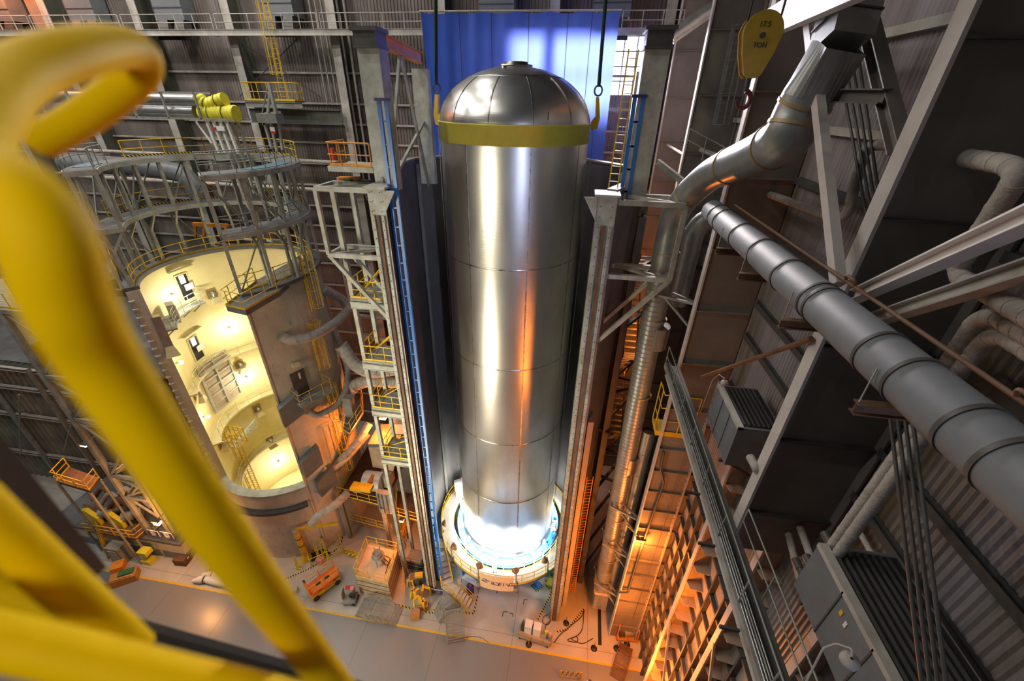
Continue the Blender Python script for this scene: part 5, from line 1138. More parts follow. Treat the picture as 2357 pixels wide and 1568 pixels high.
# ============================================================ ring platform round the tank foot
ZP = 2.6; RO, RIn = 6.42, 5.3
t = thing('ring_platform', 'white round work platform with yellow edge encircling the tank foot', 'platform', (TX, TY, 0))
MB().arc(tc, RIn, RO, -PI, PI, ZP - 0.12, ZP, 96).build('deck', 'whitefloor', t)
MB().arc(tc, RO, RO + 0.04, -PI, PI, ZP - 0.16, ZP + 0.12, 96).build('outer_edge', 'yellow', t)
MB().arc(tc, RO - 0.05, RO + 0.01, -PI, PI, ZP - 0.4, ZP - 0.16, 96).build('fascia', 'blue', t)
MB().arc(tc, RIn - 0.04, RIn, -PI, PI, ZP - 0.16, ZP + 0.1, 96).build('inner_edge', 'yellow', t)
for i in range(20):
    a = 2 * PI * i / 20; MB().tube([(TX + 5.8 * math.cos(a), TY + 5.8 * math.sin(a), 0), (TX + 5.8 * math.cos(a), TY + 5.8 * math.sin(a), ZP - 0.12)], 0.07, 8).build('leg', 'blue', t)
r3 = math.radians
railing('inner_rail', arcpts(tc, RIn + 0.03, r3(-195), r3(15), ZP, 60), 'cream yellow rail on the inner edge of the ring platform facing the tank', 'creamyellow', step=0.95, r=0.03, kick=False)
railing('outer_rail', arcpts(tc, RO - 0.04, r3(-100), r3(-30), ZP, 30), 'yellow outer rail at the front of the ring platform', 'yellow', step=1.1, r=0.028, kick=False)
railing('outer_rail', arcpts(tc, RO - 0.04, r3(-140), r3(-101), ZP, 16), 'yellow outer rail at the front left of the ring platform', 'yellow', step=1.1, r=0.028, kick=False)
railing('outer_rail', arcpts(tc, RO - 0.04, r3(-200), r3(-152), ZP, 20), 'yellow outer rail at the far left of the ring platform', 'yellow', step=1.0, r=0.028, kick=False)
railing('outer_rail', arcpts(tc, RO - 0.04, r3(-10), r3(35), ZP, 20), 'yellow outer rail at the far right of the ring platform', 'yellow', step=1.0, r=0.028, kick=False)
# blue assembly ring with clamps under the tank
t = thing('support_ring', 'bright blue support ring with clamps carrying the tank', 'stand', (TX, TY, 0))
MB().lathe([(4.32, 2.2), (4.32, 2.95), (4.46, 3.02), (4.9, 2.75), (4.9, 2.1), (4.32, 2.2)], (TX, TY, 0), 96).build('ring', 'ringblue', t)
for i in range(18):
    a = 2 * PI * i / 18 + 0.12; c = V((TX + 4.62 * math.cos(a), TY + 4.62 * math.sin(a), 3.0))
    MB().box(c, (0.35, 0.28, 0.35), a).build('clamp', 'ringblue', t); MB().box(c + V((-0.15 * math.cos(a), -0.15 * math.sin(a), 0.3)), (0.14, 0.2, 0.5), a).build('clamp_arm', 'white', t)
    MB().tube([(TX + 4.6 * math.cos(a), TY + 4.6 * math.sin(a), 0), (TX + 4.6 * math.cos(a), TY + 4.6 * math.sin(a), 2.2)], 0.12, 8).build('leg', 'blue', t)
MB().lathe([(0.02, 2.1), (4.32, 2.1)], (TX, TY, 0), 64).build('base_plate', 'white', t)
b = MB()
for i in range(36):
    a = 2 * PI * i / 36; b2 = MB().box((TX + 4.8 * math.cos(a), TY + 4.8 * math.sin(a), 2.84), (0.08, 0.08, 0.1), a); b2.build('bolt', 'navy', t)
# floodlights on posts
FL = [((1042, 1302), (1044, 1259), 'left of the banner, above the stair'), ((1102, 1346), (1103, 1304), 'at the left end of the banner'), ((1187, 1358), (1187, 1315), 'at the right end of the banner'), ((1258, 1332), (1255, 1291), 'near the right cell column'), ((1020, 1240), (1022, 1205), 'at the far left of the ring platform')]
for (bx, by), (hx, hy), lb in FL:
    q = at(bx, by, z=1.6); h = at(hx, hy, y=q.y); d = (V((TX, TY, 2.6)) - h); d.z = 0; d.normalize(); dd = (V((TX, TY, 3.0)) - h).normalized()
    t = thing('floodlight', 'round work floodlight on a post ' + lb, 'lamp', q, 'floodlights on posts round the tank foot')
    MB().tube([q, V((q.x, q.y, h.z))], 0.055, 10).build('post', 'galv', t)
    MB().box(q + Z * 0.2, (0.35, 0.3, 0.5)).build('mount', 'steel', t); MB().box(q + Z * 1.1 + V((0.12, 0, 0)), (0.12, 0.15, 0.3)).build('switch_box', 'darksteel', t)
    R = dd.to_track_quat('Z', 'Y').to_matrix()
    MB().lathe([(0.02, -0.2), (0.16, -0.17), (0.27, -0.04), (0.33, 0.08), (0.3, 0.09), (0.1, -0.1), (0.02, -0.1)], h, 28, rot=R).build('head', 'lens', t)
    MB().lathe([(0.34, 0.08), (0.36, 0.1), (0.33, 0.12)], h, 28, rot=R).build('rim', 'brass', t)
    tgt = V((TX, TY, 3.4))
    lamp('floodlight_beam', 'SPOT', h + dd * 0.2, 6500, WHITE, 0.2, to=tgt, spot=2.3, blend=0.8)
for a in (r3(15), r3(75), r3(110), r3(165)):
    h = V((TX + 6.1 * math.cos(a), TY + 6.1 * math.sin(a), 4.3)); lamp('floodlight_beam', 'SPOT', h, 5000, WHITE, 0.2, to=(TX, TY, 3.0), spot=2.3, blend=0.8)
# banner
def banner():
    a0, a1 = math.atan2(at(1104, 1334, z=ZP).y - TY, at(1104, 1334, z=ZP).x - TX), math.atan2(at(1182, 1345, z=ZP).y - TY, at(1182, 1345, z=ZP).x - TX)
    t = thing('banner', 'beige hanging banner with dark company lettering on the front platform rail', 'banner', (TX + RO * math.cos((a0 + a1) / 2), TY + RO * math.sin((a0 + a1) / 2), ZP))
    MB().arc(tc, RO + 0.05, RO + 0.07, a0, a1, ZP - 1.0, ZP + 1.05, 24).build('cloth', 'beige', t)
    word = 'BOEING'; n = len(word); L0 = a0 + (a1 - a0) * 0.4; L1 = a0 + (a1 - a0) * 0.92
    for i, ch in enumerate(word):
        a = L0 + (L1 - L0) * i / (n - 1); R = Matrix.Rotation(a + PI / 2, 3, 'Z') @ Matrix.Rotation(PI / 2, 3, 'X') @ Matrix(((1.0, 0.3, 0), (0, 1, 0), (0, 0, 1)))
        o = text(ch, 0.6, (TX + (RO + 0.085) * math.cos(a), TY + (RO + 0.085) * math.sin(a), ZP + 0.0), R, 'navy', t)
    a = a0 + (a1 - a0) * 0.17; c = V((TX + (RO + 0.085) * math.cos(a), TY + (RO + 0.085) * math.sin(a), ZP + 0.15)); tg = V((-math.sin(a), math.cos(a), 0))
    MB().tube([c + tg * 0.2 * math.cos(q) * 1.2 + Z * 0.2 * math.sin(q) for q in [0.6 + 1.7 * PI * i / 20 for i in range(21)]], 0.022, 6).build('emblem', 'navy', t)
    MB().tube([c + tg * (0.3 * math.cos(q)) * 1.2 + tg * 0.05 + Z * (0.09 * math.sin(q) - 0.05 + 0.1 * math.cos(q)) for q in [PI * 1.1 * i / 14 for i in range(15)]], 0.018, 6).build('emblem', 'navy', t)
banner()
# stairs to the ring platform
def stair(name, p0, p1, w, lb, n=8, rails=True, m='pale', rm='yellow'):
    p0 = V(p0); p1 = V(p1); d = V((p1.x - p0.x, p1.y - p0.y, 0)); L = d.length; d.normalize(); sd = V((-d.y, d.x, 0)); t = thing(name, lb, 'stair', p1)
    for s in (-1, 1):
        MB().bar(p0 + sd * s * w / 2, p1 + sd * s * w / 2, 0.05, 0.25).build('stringer', rm, t)
        if rails:
            MB().tube([p0 + sd * s * w / 2 + Z * 1.0, p1 + sd * s * w / 2 + Z * 1.0], 0.028, 6).build('handrail', rm, t); MB().tube([p0 + sd * s * w / 2 + Z * 0.5, p1 + sd * s * w / 2 + Z * 0.5], 0.022, 6).build('mid_rail', rm, t)
            for f in (0, 0.5, 1): q = p0.lerp(p1, f) + sd * s * w / 2; MB().tube([q, q + Z], 0.028, 6).build('rail_post', rm, t)
    for i in range(n):
        q = p0.lerp(p1, (i + 0.5) / n); MB().box(q, (L / n * 0.9, w, 0.05), math.atan2(d.y, d.x)).build('tread', m, t)
    return t
s0 = at(1012, 1270, z=ZP); s1 = at(1030, 1345, z=1.1)
stair('platform_stair', s0, s1, 1.0, 'white stepped stair with yellow rails at the left of the ring platform', 6, m='white')
solo(MB().prism([at(1000, 1262, z=ZP), at(1025, 1262, z=ZP), at(1022, 1240, z=ZP), at(1000, 1240, z=ZP)], (0, 0, -0.1)), 'stair_landing', 'steel', 'top landing of the ring platform stair beside the blue mast', 'platform')
q = [at(1016, 1352, z=1.1), at(1038, 1368, z=1.1), at(1058, 1352, z=1.1), at(1036, 1338, z=1.1)]
solo(MB().prism(q, (0, 0, -0.1)), 'stair_landing', 'white', 'lower turning landing of the ring platform stair', 'platform'); railing('landing_rail', [q[0], q[1]], 'yellow rail of the lower turning landing', 'yellow', step=0.9, r=0.028)
stair('platform_stair', at(1048, 1360, z=1.1), at(1082, 1392, z=0.1), 0.9, 'short lower flight of the ring platform stair ending at the hatched floor line', 5, m='white')
# floor markings and mats
def hz(pts, w=0.14):
    b = MB(); P_ = [at(a, c, z=0.012) for a, c in pts]
    for p, q in zip(P_, P_[1:]): b.bar(p, q, w, 0.004)
    return b
HZ = [([(978, 1408), (996, 1412), (1002, 1400), (1030, 1404), (1090, 1413), (1100, 1370)], 'round the stair foot'), ([(1238, 1427), (1262, 1380), (1272, 1355)], 'beside the right cell column'), ([(1257, 1335), (1258, 1354), (1272, 1356)], 'round the yellow mat'), ([(630, 1345), (715, 1308), (740, 1290)], 'in front of the silo pit'), ([(765, 1275), (785, 1250), (790, 1232), (806, 1218)], 'behind the silo pit'), ([(905, 1390), (950, 1402)], 'beside the mesh stair'), ([(1280, 1455), (1305, 1450), (1330, 1420), (1345, 1400)], 'right of the right cell column in orange light'), ([(1222, 1346), (1236, 1362), (1251, 1350)], 'round the blue mat')]
for pts, lb in HZ: solo(hz(pts), 'hazard_tape', 'hazard', 'black and yellow striped floor tape ' + lb, 'tape', kind=None)
solo(MB().prism([at(1224, 1345, z=0.01), at(1240, 1338, z=0.01), at(1250, 1349, z=0.01), at(1235, 1360, z=0.01)], (0, 0, 0.03)), 'floor_mat', 'blue', 'blue square mat in front of the ring platform', 'mat')
q = at(1268, 1340, z=0); t = thing('yellow_cart', 'pale yellow cabinet beside the right cell column on a hatched square', 'cabinet', q); MB().box(q + Z * 0.7, (0.8, 0.8, 1.2)).build('body', 'band', t); MB().box(q + Z * 1.32 + V((0, -0.1, 0)), (0.35, 0.3, 0.05)).build('green_tag', 'green', t)
for k, pts in enumerate(([(1205, 1392), (1206, 1381), (1214, 1380)], [(1156, 1420), (1159, 1408), (1169, 1409)], [(1172, 1411), (1181, 1413), (1180, 1420)])):
    solo(hz(pts, 0.07), 'floor_mark', 'green', ['green corner mark on the floor nearest the blue mat', 'left green corner mark on the floor before the banner', 'right green corner mark on the floor before the banner'][k], 'mark')
# white table under the platform front
q = [at(1062, 1332, z=0.95), at(1075, 1318, z=0.95), at(1104, 1345, z=0.95), at(1100, 1352, z=0.95)]
t = thing('work_table', 'long white topped table under the left front of the ring platform', 'table', at(1085, 1345, z=0)); MB().prism(q, (0, 0, 0.05)).build('top', 'white', t)
for p in q: MB().tube([V((p.x, p.y, 0)), V((p.x, p.y, 0.95))], 0.03, 6).build('leg', 'darksteel', t)
q = at(1083, 1362, z=0); t = thing('blue_drum', 'dark blue drum with a red top item beside the stair foot', 'drum', q); MB().tube([q, q + Z * 0.9], 0.32, 16).build('body', 'navy', t); MB().tube([q + Z * 0.9, q + Z * 1.0], 0.1, 10).build('cap', 'red', t)
# cabinets behind the tank foot on the left
q = at(1052, 1135, z=ZP); t = thing('electrical_cabinets', 'white electrical cabinets with a blue plate behind the left side of the tank foot', 'cabinet', q)
for i in range(2): MB().box(q + V((0.3 + i * 0.95, 0.8 * i * 0.7, 0.9)), (0.9, 0.6, 1.8), 0.5).build('unit', 'white', t)
MB().box(q + V((0.12, -0.27, 1.2)), (0.4, 0.02, 0.25), 0.5).build('plate', 'blue', t); MB().tube([q + V((0.5, 0.3, 1.85)), q + V((0.5, 0.3, 2.1))], 0.05, 8).build('beacon', 'red', t)

# ---------------------------------------------------------- people
def skinmesh(name, verts, edges, rad, m, parent, sub_=1):
    me = D.meshes.new(name); me.from_pydata([V(v) for v in verts], edges, []); o = D.objects.new(name, me); COL.objects.link(o)
    md = o.modifiers.new('Skin', 'SKIN'); md.use_smooth_shade = True
    sv = me.skin_vertices[0].data if me.skin_vertices else None
    for i, r in enumerate(rad):
        rr = r if isinstance(r, tuple) else (r, r); sv[i].radius = rr; sv[i].use_root = (i == 0)
    s2 = o.modifiers.new('Sub', 'SUBSURF'); s2.levels = sub_; s2.render_levels = sub_
    me.materials.append(M[m]); o.parent = parent; return o
def person(loc, face, lb, arms, legs, lean=0.0, top='suit', trousers='denim', hat=None, hairm='hair', vest=None):
    # local frame: +y is forward
    t = thing('person', lb, 'person', loc); R = Matrix.Rotation(face, 3, 'Z'); sl, cl = math.sin(lean), math.cos(lean)
    def up(x, y, z): # torso point leaning about the hip
        h = z - 0.95; return R @ V((x, y * cl + h * sl, 0.95 + h * cl - y * sl))
    T = [up(0, 0, 0.95), up(0, 0, 1.12), up(0, 0, 1.28), up(0, -0.01, 1.42), up(0, 0, 1.50), up(0, 0.01, 1.58), up(0, 0.02, 1.66), up(0, 0.015, 1.74)]
    Tr = [(0.15, 0.11), (0.14, 0.10), (0.16, 0.11), (0.13, 0.10), 0.055, 0.07, 0.085, 0.065]
    vs = list(T); rd = list(Tr); ed = [(i, i + 1) for i in range(7)]
    limbs = {}
    for s, (el, wr) in zip((-1, 1), arms):
        sh = up(s * 0.19, 0, 1.40); e = R @ V(el) if False else up(*el); w = up(*wr); b0 = len(vs)
        hd = w + (w - e).normalized() * 0.09
        vs += [sh, e, w, hd]; rd += [0.055, 0.042, 0.03, (0.04, 0.022)]; ed += [(3, b0), (b0, b0 + 1), (b0 + 1, b0 + 2), (b0 + 2, b0 + 3)]
        limbs[s] = (sh, e, w, hd)
        dr = (w - e).normalized(); sdv = dr.cross(Z).normalized() if abs(dr.z) < 0.95 else R @ V((0, 1, 0))
        for k in range(4):
            f0 = hd + sdv * (k - 1.5) * 0.02; b1 = len(vs); L = (0.07, 0.085, 0.08, 0.06)[k]
            vs += [f0 + dr * L * 0.5, f0 + dr * L + (R @ V((0, 0, -0.012)))]; rd += [0.009, 0.007]; ed += [(b0 + 3, b1), (b1, b1 + 1)]
        b1 = len(vs); vs += [w + dr * 0.04 + sdv * 0.05, w + dr * 0.08 + sdv * 0.065]; rd += [0.011, 0.009]; ed += [(b0 + 3, b1), (b1, b1 + 1)]
    for s, (kn, an) in zip((-1, 1), legs):
        b0 = len(vs); hp = R @ V((s * 0.1, 0, 0.9)); k_ = R @ V(kn); a_ = R @ V(an); toe = a_ + R @ V((0, 0.17, -0.04))
        vs += [hp, k_, a_, toe]; rd += [0.09, 0.06, 0.042, 0.035]; ed += [(0, b0), (b0, b0 + 1), (b0 + 1, b0 + 2), (b0 + 2, b0 + 3)]; limbs['l%d' % s] = (hp, k_, a_, toe)
    skinmesh('body', vs, ed, rd, 'skin', t, 2)
    # shirt
    v = T[:4] + [T[3] + (T[4] - T[3]) * 0.5]; e = [(0, 1), (1, 2), (2, 3), (3, 4)]; r = [(0.17, 0.13), (0.165, 0.125), (0.185, 0.135), (0.15, 0.115), 0.07]
    for s in (-1, 1):
        b0 = len(v); sh, el, w, hd = limbs[s]; v += [sh, el, w]; r += [0.075, 0.058, 0.045]; e += [(3, b0), (b0, b0 + 1), (b0 + 1, b0 + 2)]
    skinmesh('shirt', v, e, r, top, t)
    v = [T[0], R @ V((0, 0, 0.88))]; e = [(0, 1)]; r = [(0.165, 0.13), (0.15, 0.13)]
    for s in (-1, 1):
        b0 = len(v); hp, k_, a_, toe = limbs['l%d' % s]; v += [hp, k_, a_]; r += [0.11, 0.078, 0.062]; e += [(1, b0), (b0, b0 + 1), (b0 + 1, b0 + 2)]
        MB().tube([a_ + Z * 0.03 - R @ V((0, 0.05, 0)), a_ + R @ V((0, 0.06, -0.02)), toe + R @ V((0, 0.02, 0))], [0.055, 0.055, 0.038], 10).build('boot', 'darksteel', None).parent = t
    skinmesh('trousers', v, e, r, trousers, t)
    for o in t.children:
        if o.name.startswith('boot'):
            pass
    hc = T[6] + (T[7] - T[6]) * 0.5; R2 = (T[7] - T[5]).normalized().to_track_quat('Z', 'Y').to_matrix()
    def kid(mb, nm, mm): o = mb.build(nm, mm, None, org=(0, 0, 0)); o.parent = t; return o
    b = MB().lathe([(0.105, -0.01), (0.108, 0.03), (0.09, 0.08), (0.05, 0.11), (0.005, 0.12)], hc - (R @ V((0, 0.02, 0))), 16, rot=R2)
    kid(b, 'hard_hat' if hat else 'hair', hat or hairm)
    fc = hc + R @ V((0, 0.095, -0.03))
    for s in (-1, 1): kid(MB().lathe([(0.001, -0.01), (0.01, 0), (0.001, 0.01)], fc + R @ V((s * 0.03, -0.012, 0.015)), 8), 'eye', 'black')
    kid(MB().tube([fc + R @ V((0, -0.005, 0.01)), fc + R @ V((0, 0.018, -0.02))], [0.008, 0.013], 6), 'nose', 'skin'); kid(MB().bar(fc + R @ V((-0.025, 0, -0.05)), fc + R @ V((0.025, 0, -0.05)), 0.008), 'mouth', 'red')
    for s in (-1, 1): kid(MB().lathe([(0.001, -0.03), (0.015, 0), (0.001, 0.03)], hc + R @ V((s * 0.09, 0.0, -0.03)), 8), 'ear', 'skin')
    if vest:
        v = [p for p in T[1:4]]; skinmesh('vest', v, [(0, 1), (1, 2)], [(0.18, 0.14), (0.2, 0.15), (0.165, 0.13)], vest, t)
    return t
stand = [((-0.11, 0.02, 0.5), (-0.12, 0.0, 0.08)), ((0.11, 0.04, 0.5), (0.13, 0.03, 0.08))]
walk = [((-0.1, 0.12, 0.5), (-0.11, 0.18, 0.1)), ((0.1, -0.02, 0.5), (0.11, -0.2, 0.12))]
step = [((-0.1, 0.2, 0.52), (-0.12, 0.22, 0.08)), ((0.1, 0.0, 0.5), (0.12, -0.12, 0.08))]
down = [((-0.26, 0.03, 1.15), (-0.26, 0.18, 0.93)), ((0.26, 0.0, 1.15), (0.26, 0.12, 0.93))]
reach = [((-0.24, 0.22, 1.22), (-0.16, 0.48, 1.2)), ((0.24, 0.2, 1.2), (0.15, 0.46, 1.18))]
pz = ZP
p = at(1138, 1321, z=pz); person((p.x, p.y + 0.1, pz), 0.1, 'person in pale blue coveralls leaning on the inner rail above the banner', reach, stand, 0.35, 'suit', 'suit')
p = at(1280, 1234, z=pz); person((p.x - 0.1, p.y, pz), 1.0, 'person in grey checked shirt and dark trousers bending over the inner rail on the right', reach, step, 0.55, 'shirt', 'black')
p = at(1063, 1178, z=pz); person((p.x, p.y, pz), -0.6, 'person in white top with orange vest and jeans left of the tank foot', down, stand, 0.05, 'white', 'denim', hat='white', vest='hivis')
p = at(1352, 1592, z=0); person((p.x, p.y, 0), 2.6, 'person with dark cap walking at the bottom edge, left of two', down, walk, 0.0, 'pale', 'denim', hairm='navy')
p = at(1372, 1600, z=0); person((p.x, p.y, 0), 2.9, 'person with dark hair at the bottom edge, right of two', down, stand, 0.0, 'pale', 'black', hairm='black')

# ---------------------------------------------------------- signs
def sign(px0, px1, y, lines, lb, hfac=0.6):
    a = at(*px0, y=y); c = at(*px1, y=y); w = (V((c.x, 0, 0)) - V((a.x, 0, 0))).length; h = w * hfac; ctr = V(((a.x + c.x) / 2, y, (a.z + c.z) / 2))
    t = thing('sign', lb, 'sign', ctr - Z * h / 2)
    MB().box(ctr, (w, 0.04, h)).build('border', 'white', t); MB().box(ctr + V((0, -0.025, 0)), (w * 0.95, 0.01, h * 0.92)).build('face', 'navy', t)
    for i, (s, sz) in enumerate(lines): text(s, h * sz, ctr + V((0, -0.035, h * (0.32 - 0.23 * i))), RX, 'white', t)
sign((993, 1362), (1020, 1362), 19.2, [('CELL M', 0.26), ('', 0.1), ('PRODUCTION', 0.15), ('AREA 47', 0.17)], 'navy sign with white lettering on the left front cell column', 0.55)
solo(MB().box(at(1007, 1374, y=19.2), (0.55, 0.03, 0.22)), 'notice', 'pink', 'small pale notice under the navy sign on the cell column', 'sign')
# ---------------------------------------------------------- machines and stores on the floor
def boxat(px, py, dims, rz, name, m, lb, cat, z=0.0, extra=None):
    q = at(px, py, z=z); t = thing(name, lb, cat, q); MB().box(q + Z * dims[2] / 2, dims, rz).build('body', m, t)
    if extra: extra(t, q)
    return t
# tool cart with white cabinets
q = at(1230, 1470, z=0); t = thing('equipment_cart', 'long cart with two white cabinets, hoses and a yellow lever near the bottom', 'cart', q)
rz = -0.12; Rr = Matrix.Rotation(rz, 3, 'Z')
def L(x, y, z): return q + Rr @ V((x, y, z))
MB().box(L(0, 0, 0.55), (2.7, 0.75, 0.6), rz).build('bed', 'plyer', t)
MB().box(L(-0.55, 0.1, 1.35), (0.6, 0.6, 1.0), rz).build('cabinet', 'white', t); MB().box(L(0.15, 0.1, 1.35), (0.6, 0.6, 1.0), rz).build('cabinet', 'white', t)
MB().box(L(-1.05, 0.1, 1.1), (0.25, 0.5, 0.5), rz).build('gas_rack', 'darksteel', t); MB().tube([L(-1.0, 0.15, 1.0), L(-1.0, 0.15, 2.0)], 0.06, 8).build('bottle', 'rust', t)
MB().box(L(-0.2, 0.0, 1.3), (0.12, 0.4, 0.9), rz).build('divider', 'black', t); MB().tube([L(0.9, 0.1, 0.9), L(0.9, 0.1, 1.5)], 0.12, 12).build('green_bottle', 'lemon', t); MB().box(L(0.7, 0.05, 0.95), (0.5, 0.4, 0.3), rz).build('tray', 'pale', t)
MB().tube([L(1.25, -0.1, 0.05), L(1.25, -0.1, 1.5)], 0.17, 14).build('cylinder_tank', 'steel', t); MB().tube([L(1.25, -0.1, 1.5), L(1.25, -0.1, 1.8)], 0.1, 12).build('regulator', 'pink', t)
for x in (-1.15, 1.15):
    for y in (-0.3, 0.3): MB().tube([L(x - 0.04, y, 0.12), L(x + 0.04, y, 0.12)], 0.12, 12).build('wheel', 'black', t)
def stanchion(px, py, lb, m='darksteel'):
    q = at(px, py, z=0); t = thing('stanchion', lb, 'stanchion', q, 'round-based stanchions'); MB().lathe([(0.02, 0.07), (0.24, 0.04), (0.26, 0.0)], q, 18).build('base', 'black', t); MB().tube([q + Z * 0.03, q + Z * 1.0], 0.025, 8).build('post', m, t)
stanchion(1217, 1484, 'round black base with yellow post in front of the equipment cart', 'yellow'); stanchion(1367, 1493, 'dark round-based stanchion left of the drain channel end'); stanchion(1419, 1493, 'dark round-based stanchion right of the drain channel end'); stanchion(1303, 1435, 'dark round-based stanchion right of the right cell column')
stanchion(1443, 1484, 'round-based stanchion with orange post next to the pump skid', 'orange')
solo(MB().prism([at(1376, 1400, z=0.01), at(1383, 1400, z=0.01), at(1385, 1486, z=0.01), at(1377, 1485, z=0.01)], (0, 0, 0.01)), 'drain_channel', 'black', 'long dark drain channel in the floor below the silver duct', 'drain')
def cable(pts, r, lb, m='black', z=0.03): solo(MB().tube(smoothpath([at(a, c, z=z) for a, c in pts], 1.0, 6), r, 6), 'cable', m, lb, 'cable')
cable([(1275, 1480), (1290, 1460), (1340, 1420), (1345, 1400), (1340, 1460), (1300, 1475), (1330, 1480), (1330, 1465), (1312, 1470), (1340, 1485), (1365, 1470)], 0.03, 'dark cable looping over the orange lit floor right of the cell column')
cable([(1262, 1415), (1250, 1420), (1248, 1435), (1262, 1440), (1270, 1425), (1255, 1440), (1256, 1455)], 0.025, 'dark cable coils on the pale floor behind the equipment cart')
cable([(1060, 1470), (1090, 1465), (1110, 1468), (1125, 1480)], 0.015, 'thin cable lying by the yellow line in the middle')
# pump skid lower right
q = at(1440, 1465, z=0); t = thing('pump_skid', 'dark pump skid with pipe frame in strong orange light near the lower right', 'machine', q)
MB().box(q + Z * 0.2, (1.6, 0.9, 0.2), 0.1).build('base', 'wood', t); MB().tube([q + V((-0.2, 0, 0.7)), q + V((0.5, 0.1, 0.75))], 0.3, 16).build('motor', 'steel', t); MB().box(q + V((-0.4, 0.0, 0.6)), (0.5, 0.6, 0.5), 0.2).build('pump', 'darksteel', t); MB().box(q + V((0.1, 0.3, 1.2)), (0.5, 0.3, 0.5), 0.6).build('panel', 'steel', t)
for x in (-0.8, 0.8): MB().tube(smoothpath([q + V((x, -0.4, 0.1)), q + V((x, -0.4, 1.9)), q + V((x * 0.6, 0.6, 1.9))], 0.2), 0.04, 8).build('frame_tube', 'orange', t)
# folding barricade
q0 = at(1290, 1558, z=0); q1 = at(1335, 1562, z=0); t = thing('folding_barricade', 'yellow and black folding lattice barricade at the bottom edge', 'barricade', q0)
b = MB(); n = 8
for i in range(n):
    a = q0.lerp(q1, i / n); c = q0.lerp(q1, (i + 1) / n)
    MB().bar(a + Z * 0.25, c + Z * 0.95, 0.05, 0.03).build('slat', 'yellow' if i % 2 else 'black', t); MB().bar(a + Z * 0.95, c + Z * 0.25, 0.05, 0.03).build('slat', 'yellow', t)
for q in (q0, q1): MB().bar(q, q + Z * 1.0, 0.12, 0.06).build('end_post', 'yellow', t)
# mesh rolling stairs
def mesh_stair(c, rz, Lx, W_, Hh, lb, m='steel'):
    t = thing('mesh_stair', lb, 'stair', c); R = Matrix.Rotation(rz, 3, 'Z'); f = lambda x, y, z: V(c) + R @ V((x, y, z))
    for y in (-W_ / 2, W_ / 2):
        MB().bar(f(-Lx / 2, y, 0.1), f(Lx / 2, y, 0.1), 0.05).build('base_rail', m, t); MB().bar(f(-Lx / 2, y, 0.1), f(-Lx / 6, y, Hh), 0.05).build('side_rail', m, t); MB().bar(f(Lx / 2, y, 0.1), f(Lx / 6, y, Hh), 0.05).build('side_rail', m, t); MB().bar(f(-Lx / 6, y, Hh), f(Lx / 6, y, Hh), 0.05).build('top_rail', m, t)
        for k in range(6): x = -Lx / 2 + Lx * k / 6; MB().bar(f(x, y, 0.1), f(x + Lx / 12, y, min(Hh, 3 * Hh * min(k + 0.5, 5.5 - k) / 5)), 0.03).build('lattice', m, t); MB().bar(f(x + Lx / 12, y, min(Hh, 3 * Hh * min(k + 0.5, 5.5 - k) / 5)), f(x + Lx / 6, y, 0.1), 0.03).build('lattice', m, t)
    for k in range(8): g = (k + 0.5) / 8; MB().bar(f(-Lx / 2 + Lx / 3 * g, -W_ / 2, 0.1 + (Hh - 0.1) * g), f(-Lx / 2 + Lx / 3 * g, W_ / 2, 0.1 + (Hh - 0.1) * g), 0.06, 0.03).build('tread', m, t); MB().bar(f(Lx / 2 - Lx / 3 * g, -W_ / 2, 0.1 + (Hh - 0.1) * g), f(Lx / 2 - Lx / 3 * g, W_ / 2, 0.1 + (Hh - 0.1) * g), 0.06, 0.03).build('tread', m, t)
    b = MB()
    for k in range(10): MB().bar(f(-Lx / 6 + Lx / 3 * k / 9, -W_ / 2, Hh), f(-Lx / 6 + Lx / 3 * k / 9, W_ / 2, Hh), 0.04, 0.02).build('deck_bar', m, t)
c = (at(820, 1420, z=0) + at(915, 1430, z=0)) / 2; mesh_stair(c + V((0, 0.5, 0)), -0.05, 3.7, 1.4, 1.1, 'grey step-over stair of open mesh in front of the railed pit housing')
c = at(1048, 1440, z=0); mesh_stair(c, 1.9, 2.6, 1.4, 1.5, 'grey open mesh rolling stair near the yellow line below the navy sign')
c = at(1030, 1405, z=0); mesh_stair(c, 0.8, 2.2, 0.9, 1.4, 'grey truss-like mesh stair just behind the rolling stair')
c = at(1430, 1525, z=0); mesh_stair(c, 1.2, 2.6, 1.0, 0.6, 'rusty mesh stair lying in orange light near the right wall', 'rust')
# railed housing with hoist drum
bl, br, tr, tl = at(822, 1352, z=0.0), at(902, 1383, z=0), at(925, 1300, z=0), at(850, 1290, z=0)
c = at(900, 1384, z=0); zt = at(893, 1346, y=c.y).z
f = [at(818, 1326, z=zt), at(893, 1344, z=zt), at(916, 1268, z=zt), at(848, 1252, z=zt)]
t = thing('pit_housing', 'tall tan box housing with railed top and winch drum in front of the machinery deck', 'housing', V((f[0].x, f[0].y, 0)))
MB().prism([V((p.x, p.y, 0)) for p in f], (0, 0, zt)).build('body', 'plyer', t)
for i in range(1, 4): MB().prism([V((p.x + (p.x - (f[0].x + f[2].x) / 2) * 0.01, p.y - 0.02, zt * i / 4)) for p in f], (0, 0, 0.08)).build('band', 'rust', t)
MB().prism([p + Z * 0.0 for p in f], (0, 0, 0.06)).build('roof', 'beige', t)
g0, g1 = f[0].lerp(f[1], 0.42), f[0].lerp(f[1], 0.6)
railing('roof_rail', [g0 + Z * 0.06, f[0] + Z * 0.06, f[3] + Z * 0.06, f[2] + Z * 0.06, f[1] + Z * 0.06, g1 + Z * 0.06], 'yellow guard rail round the top of the tan pit housing', 'yellow', step=1.0, r=0.035)
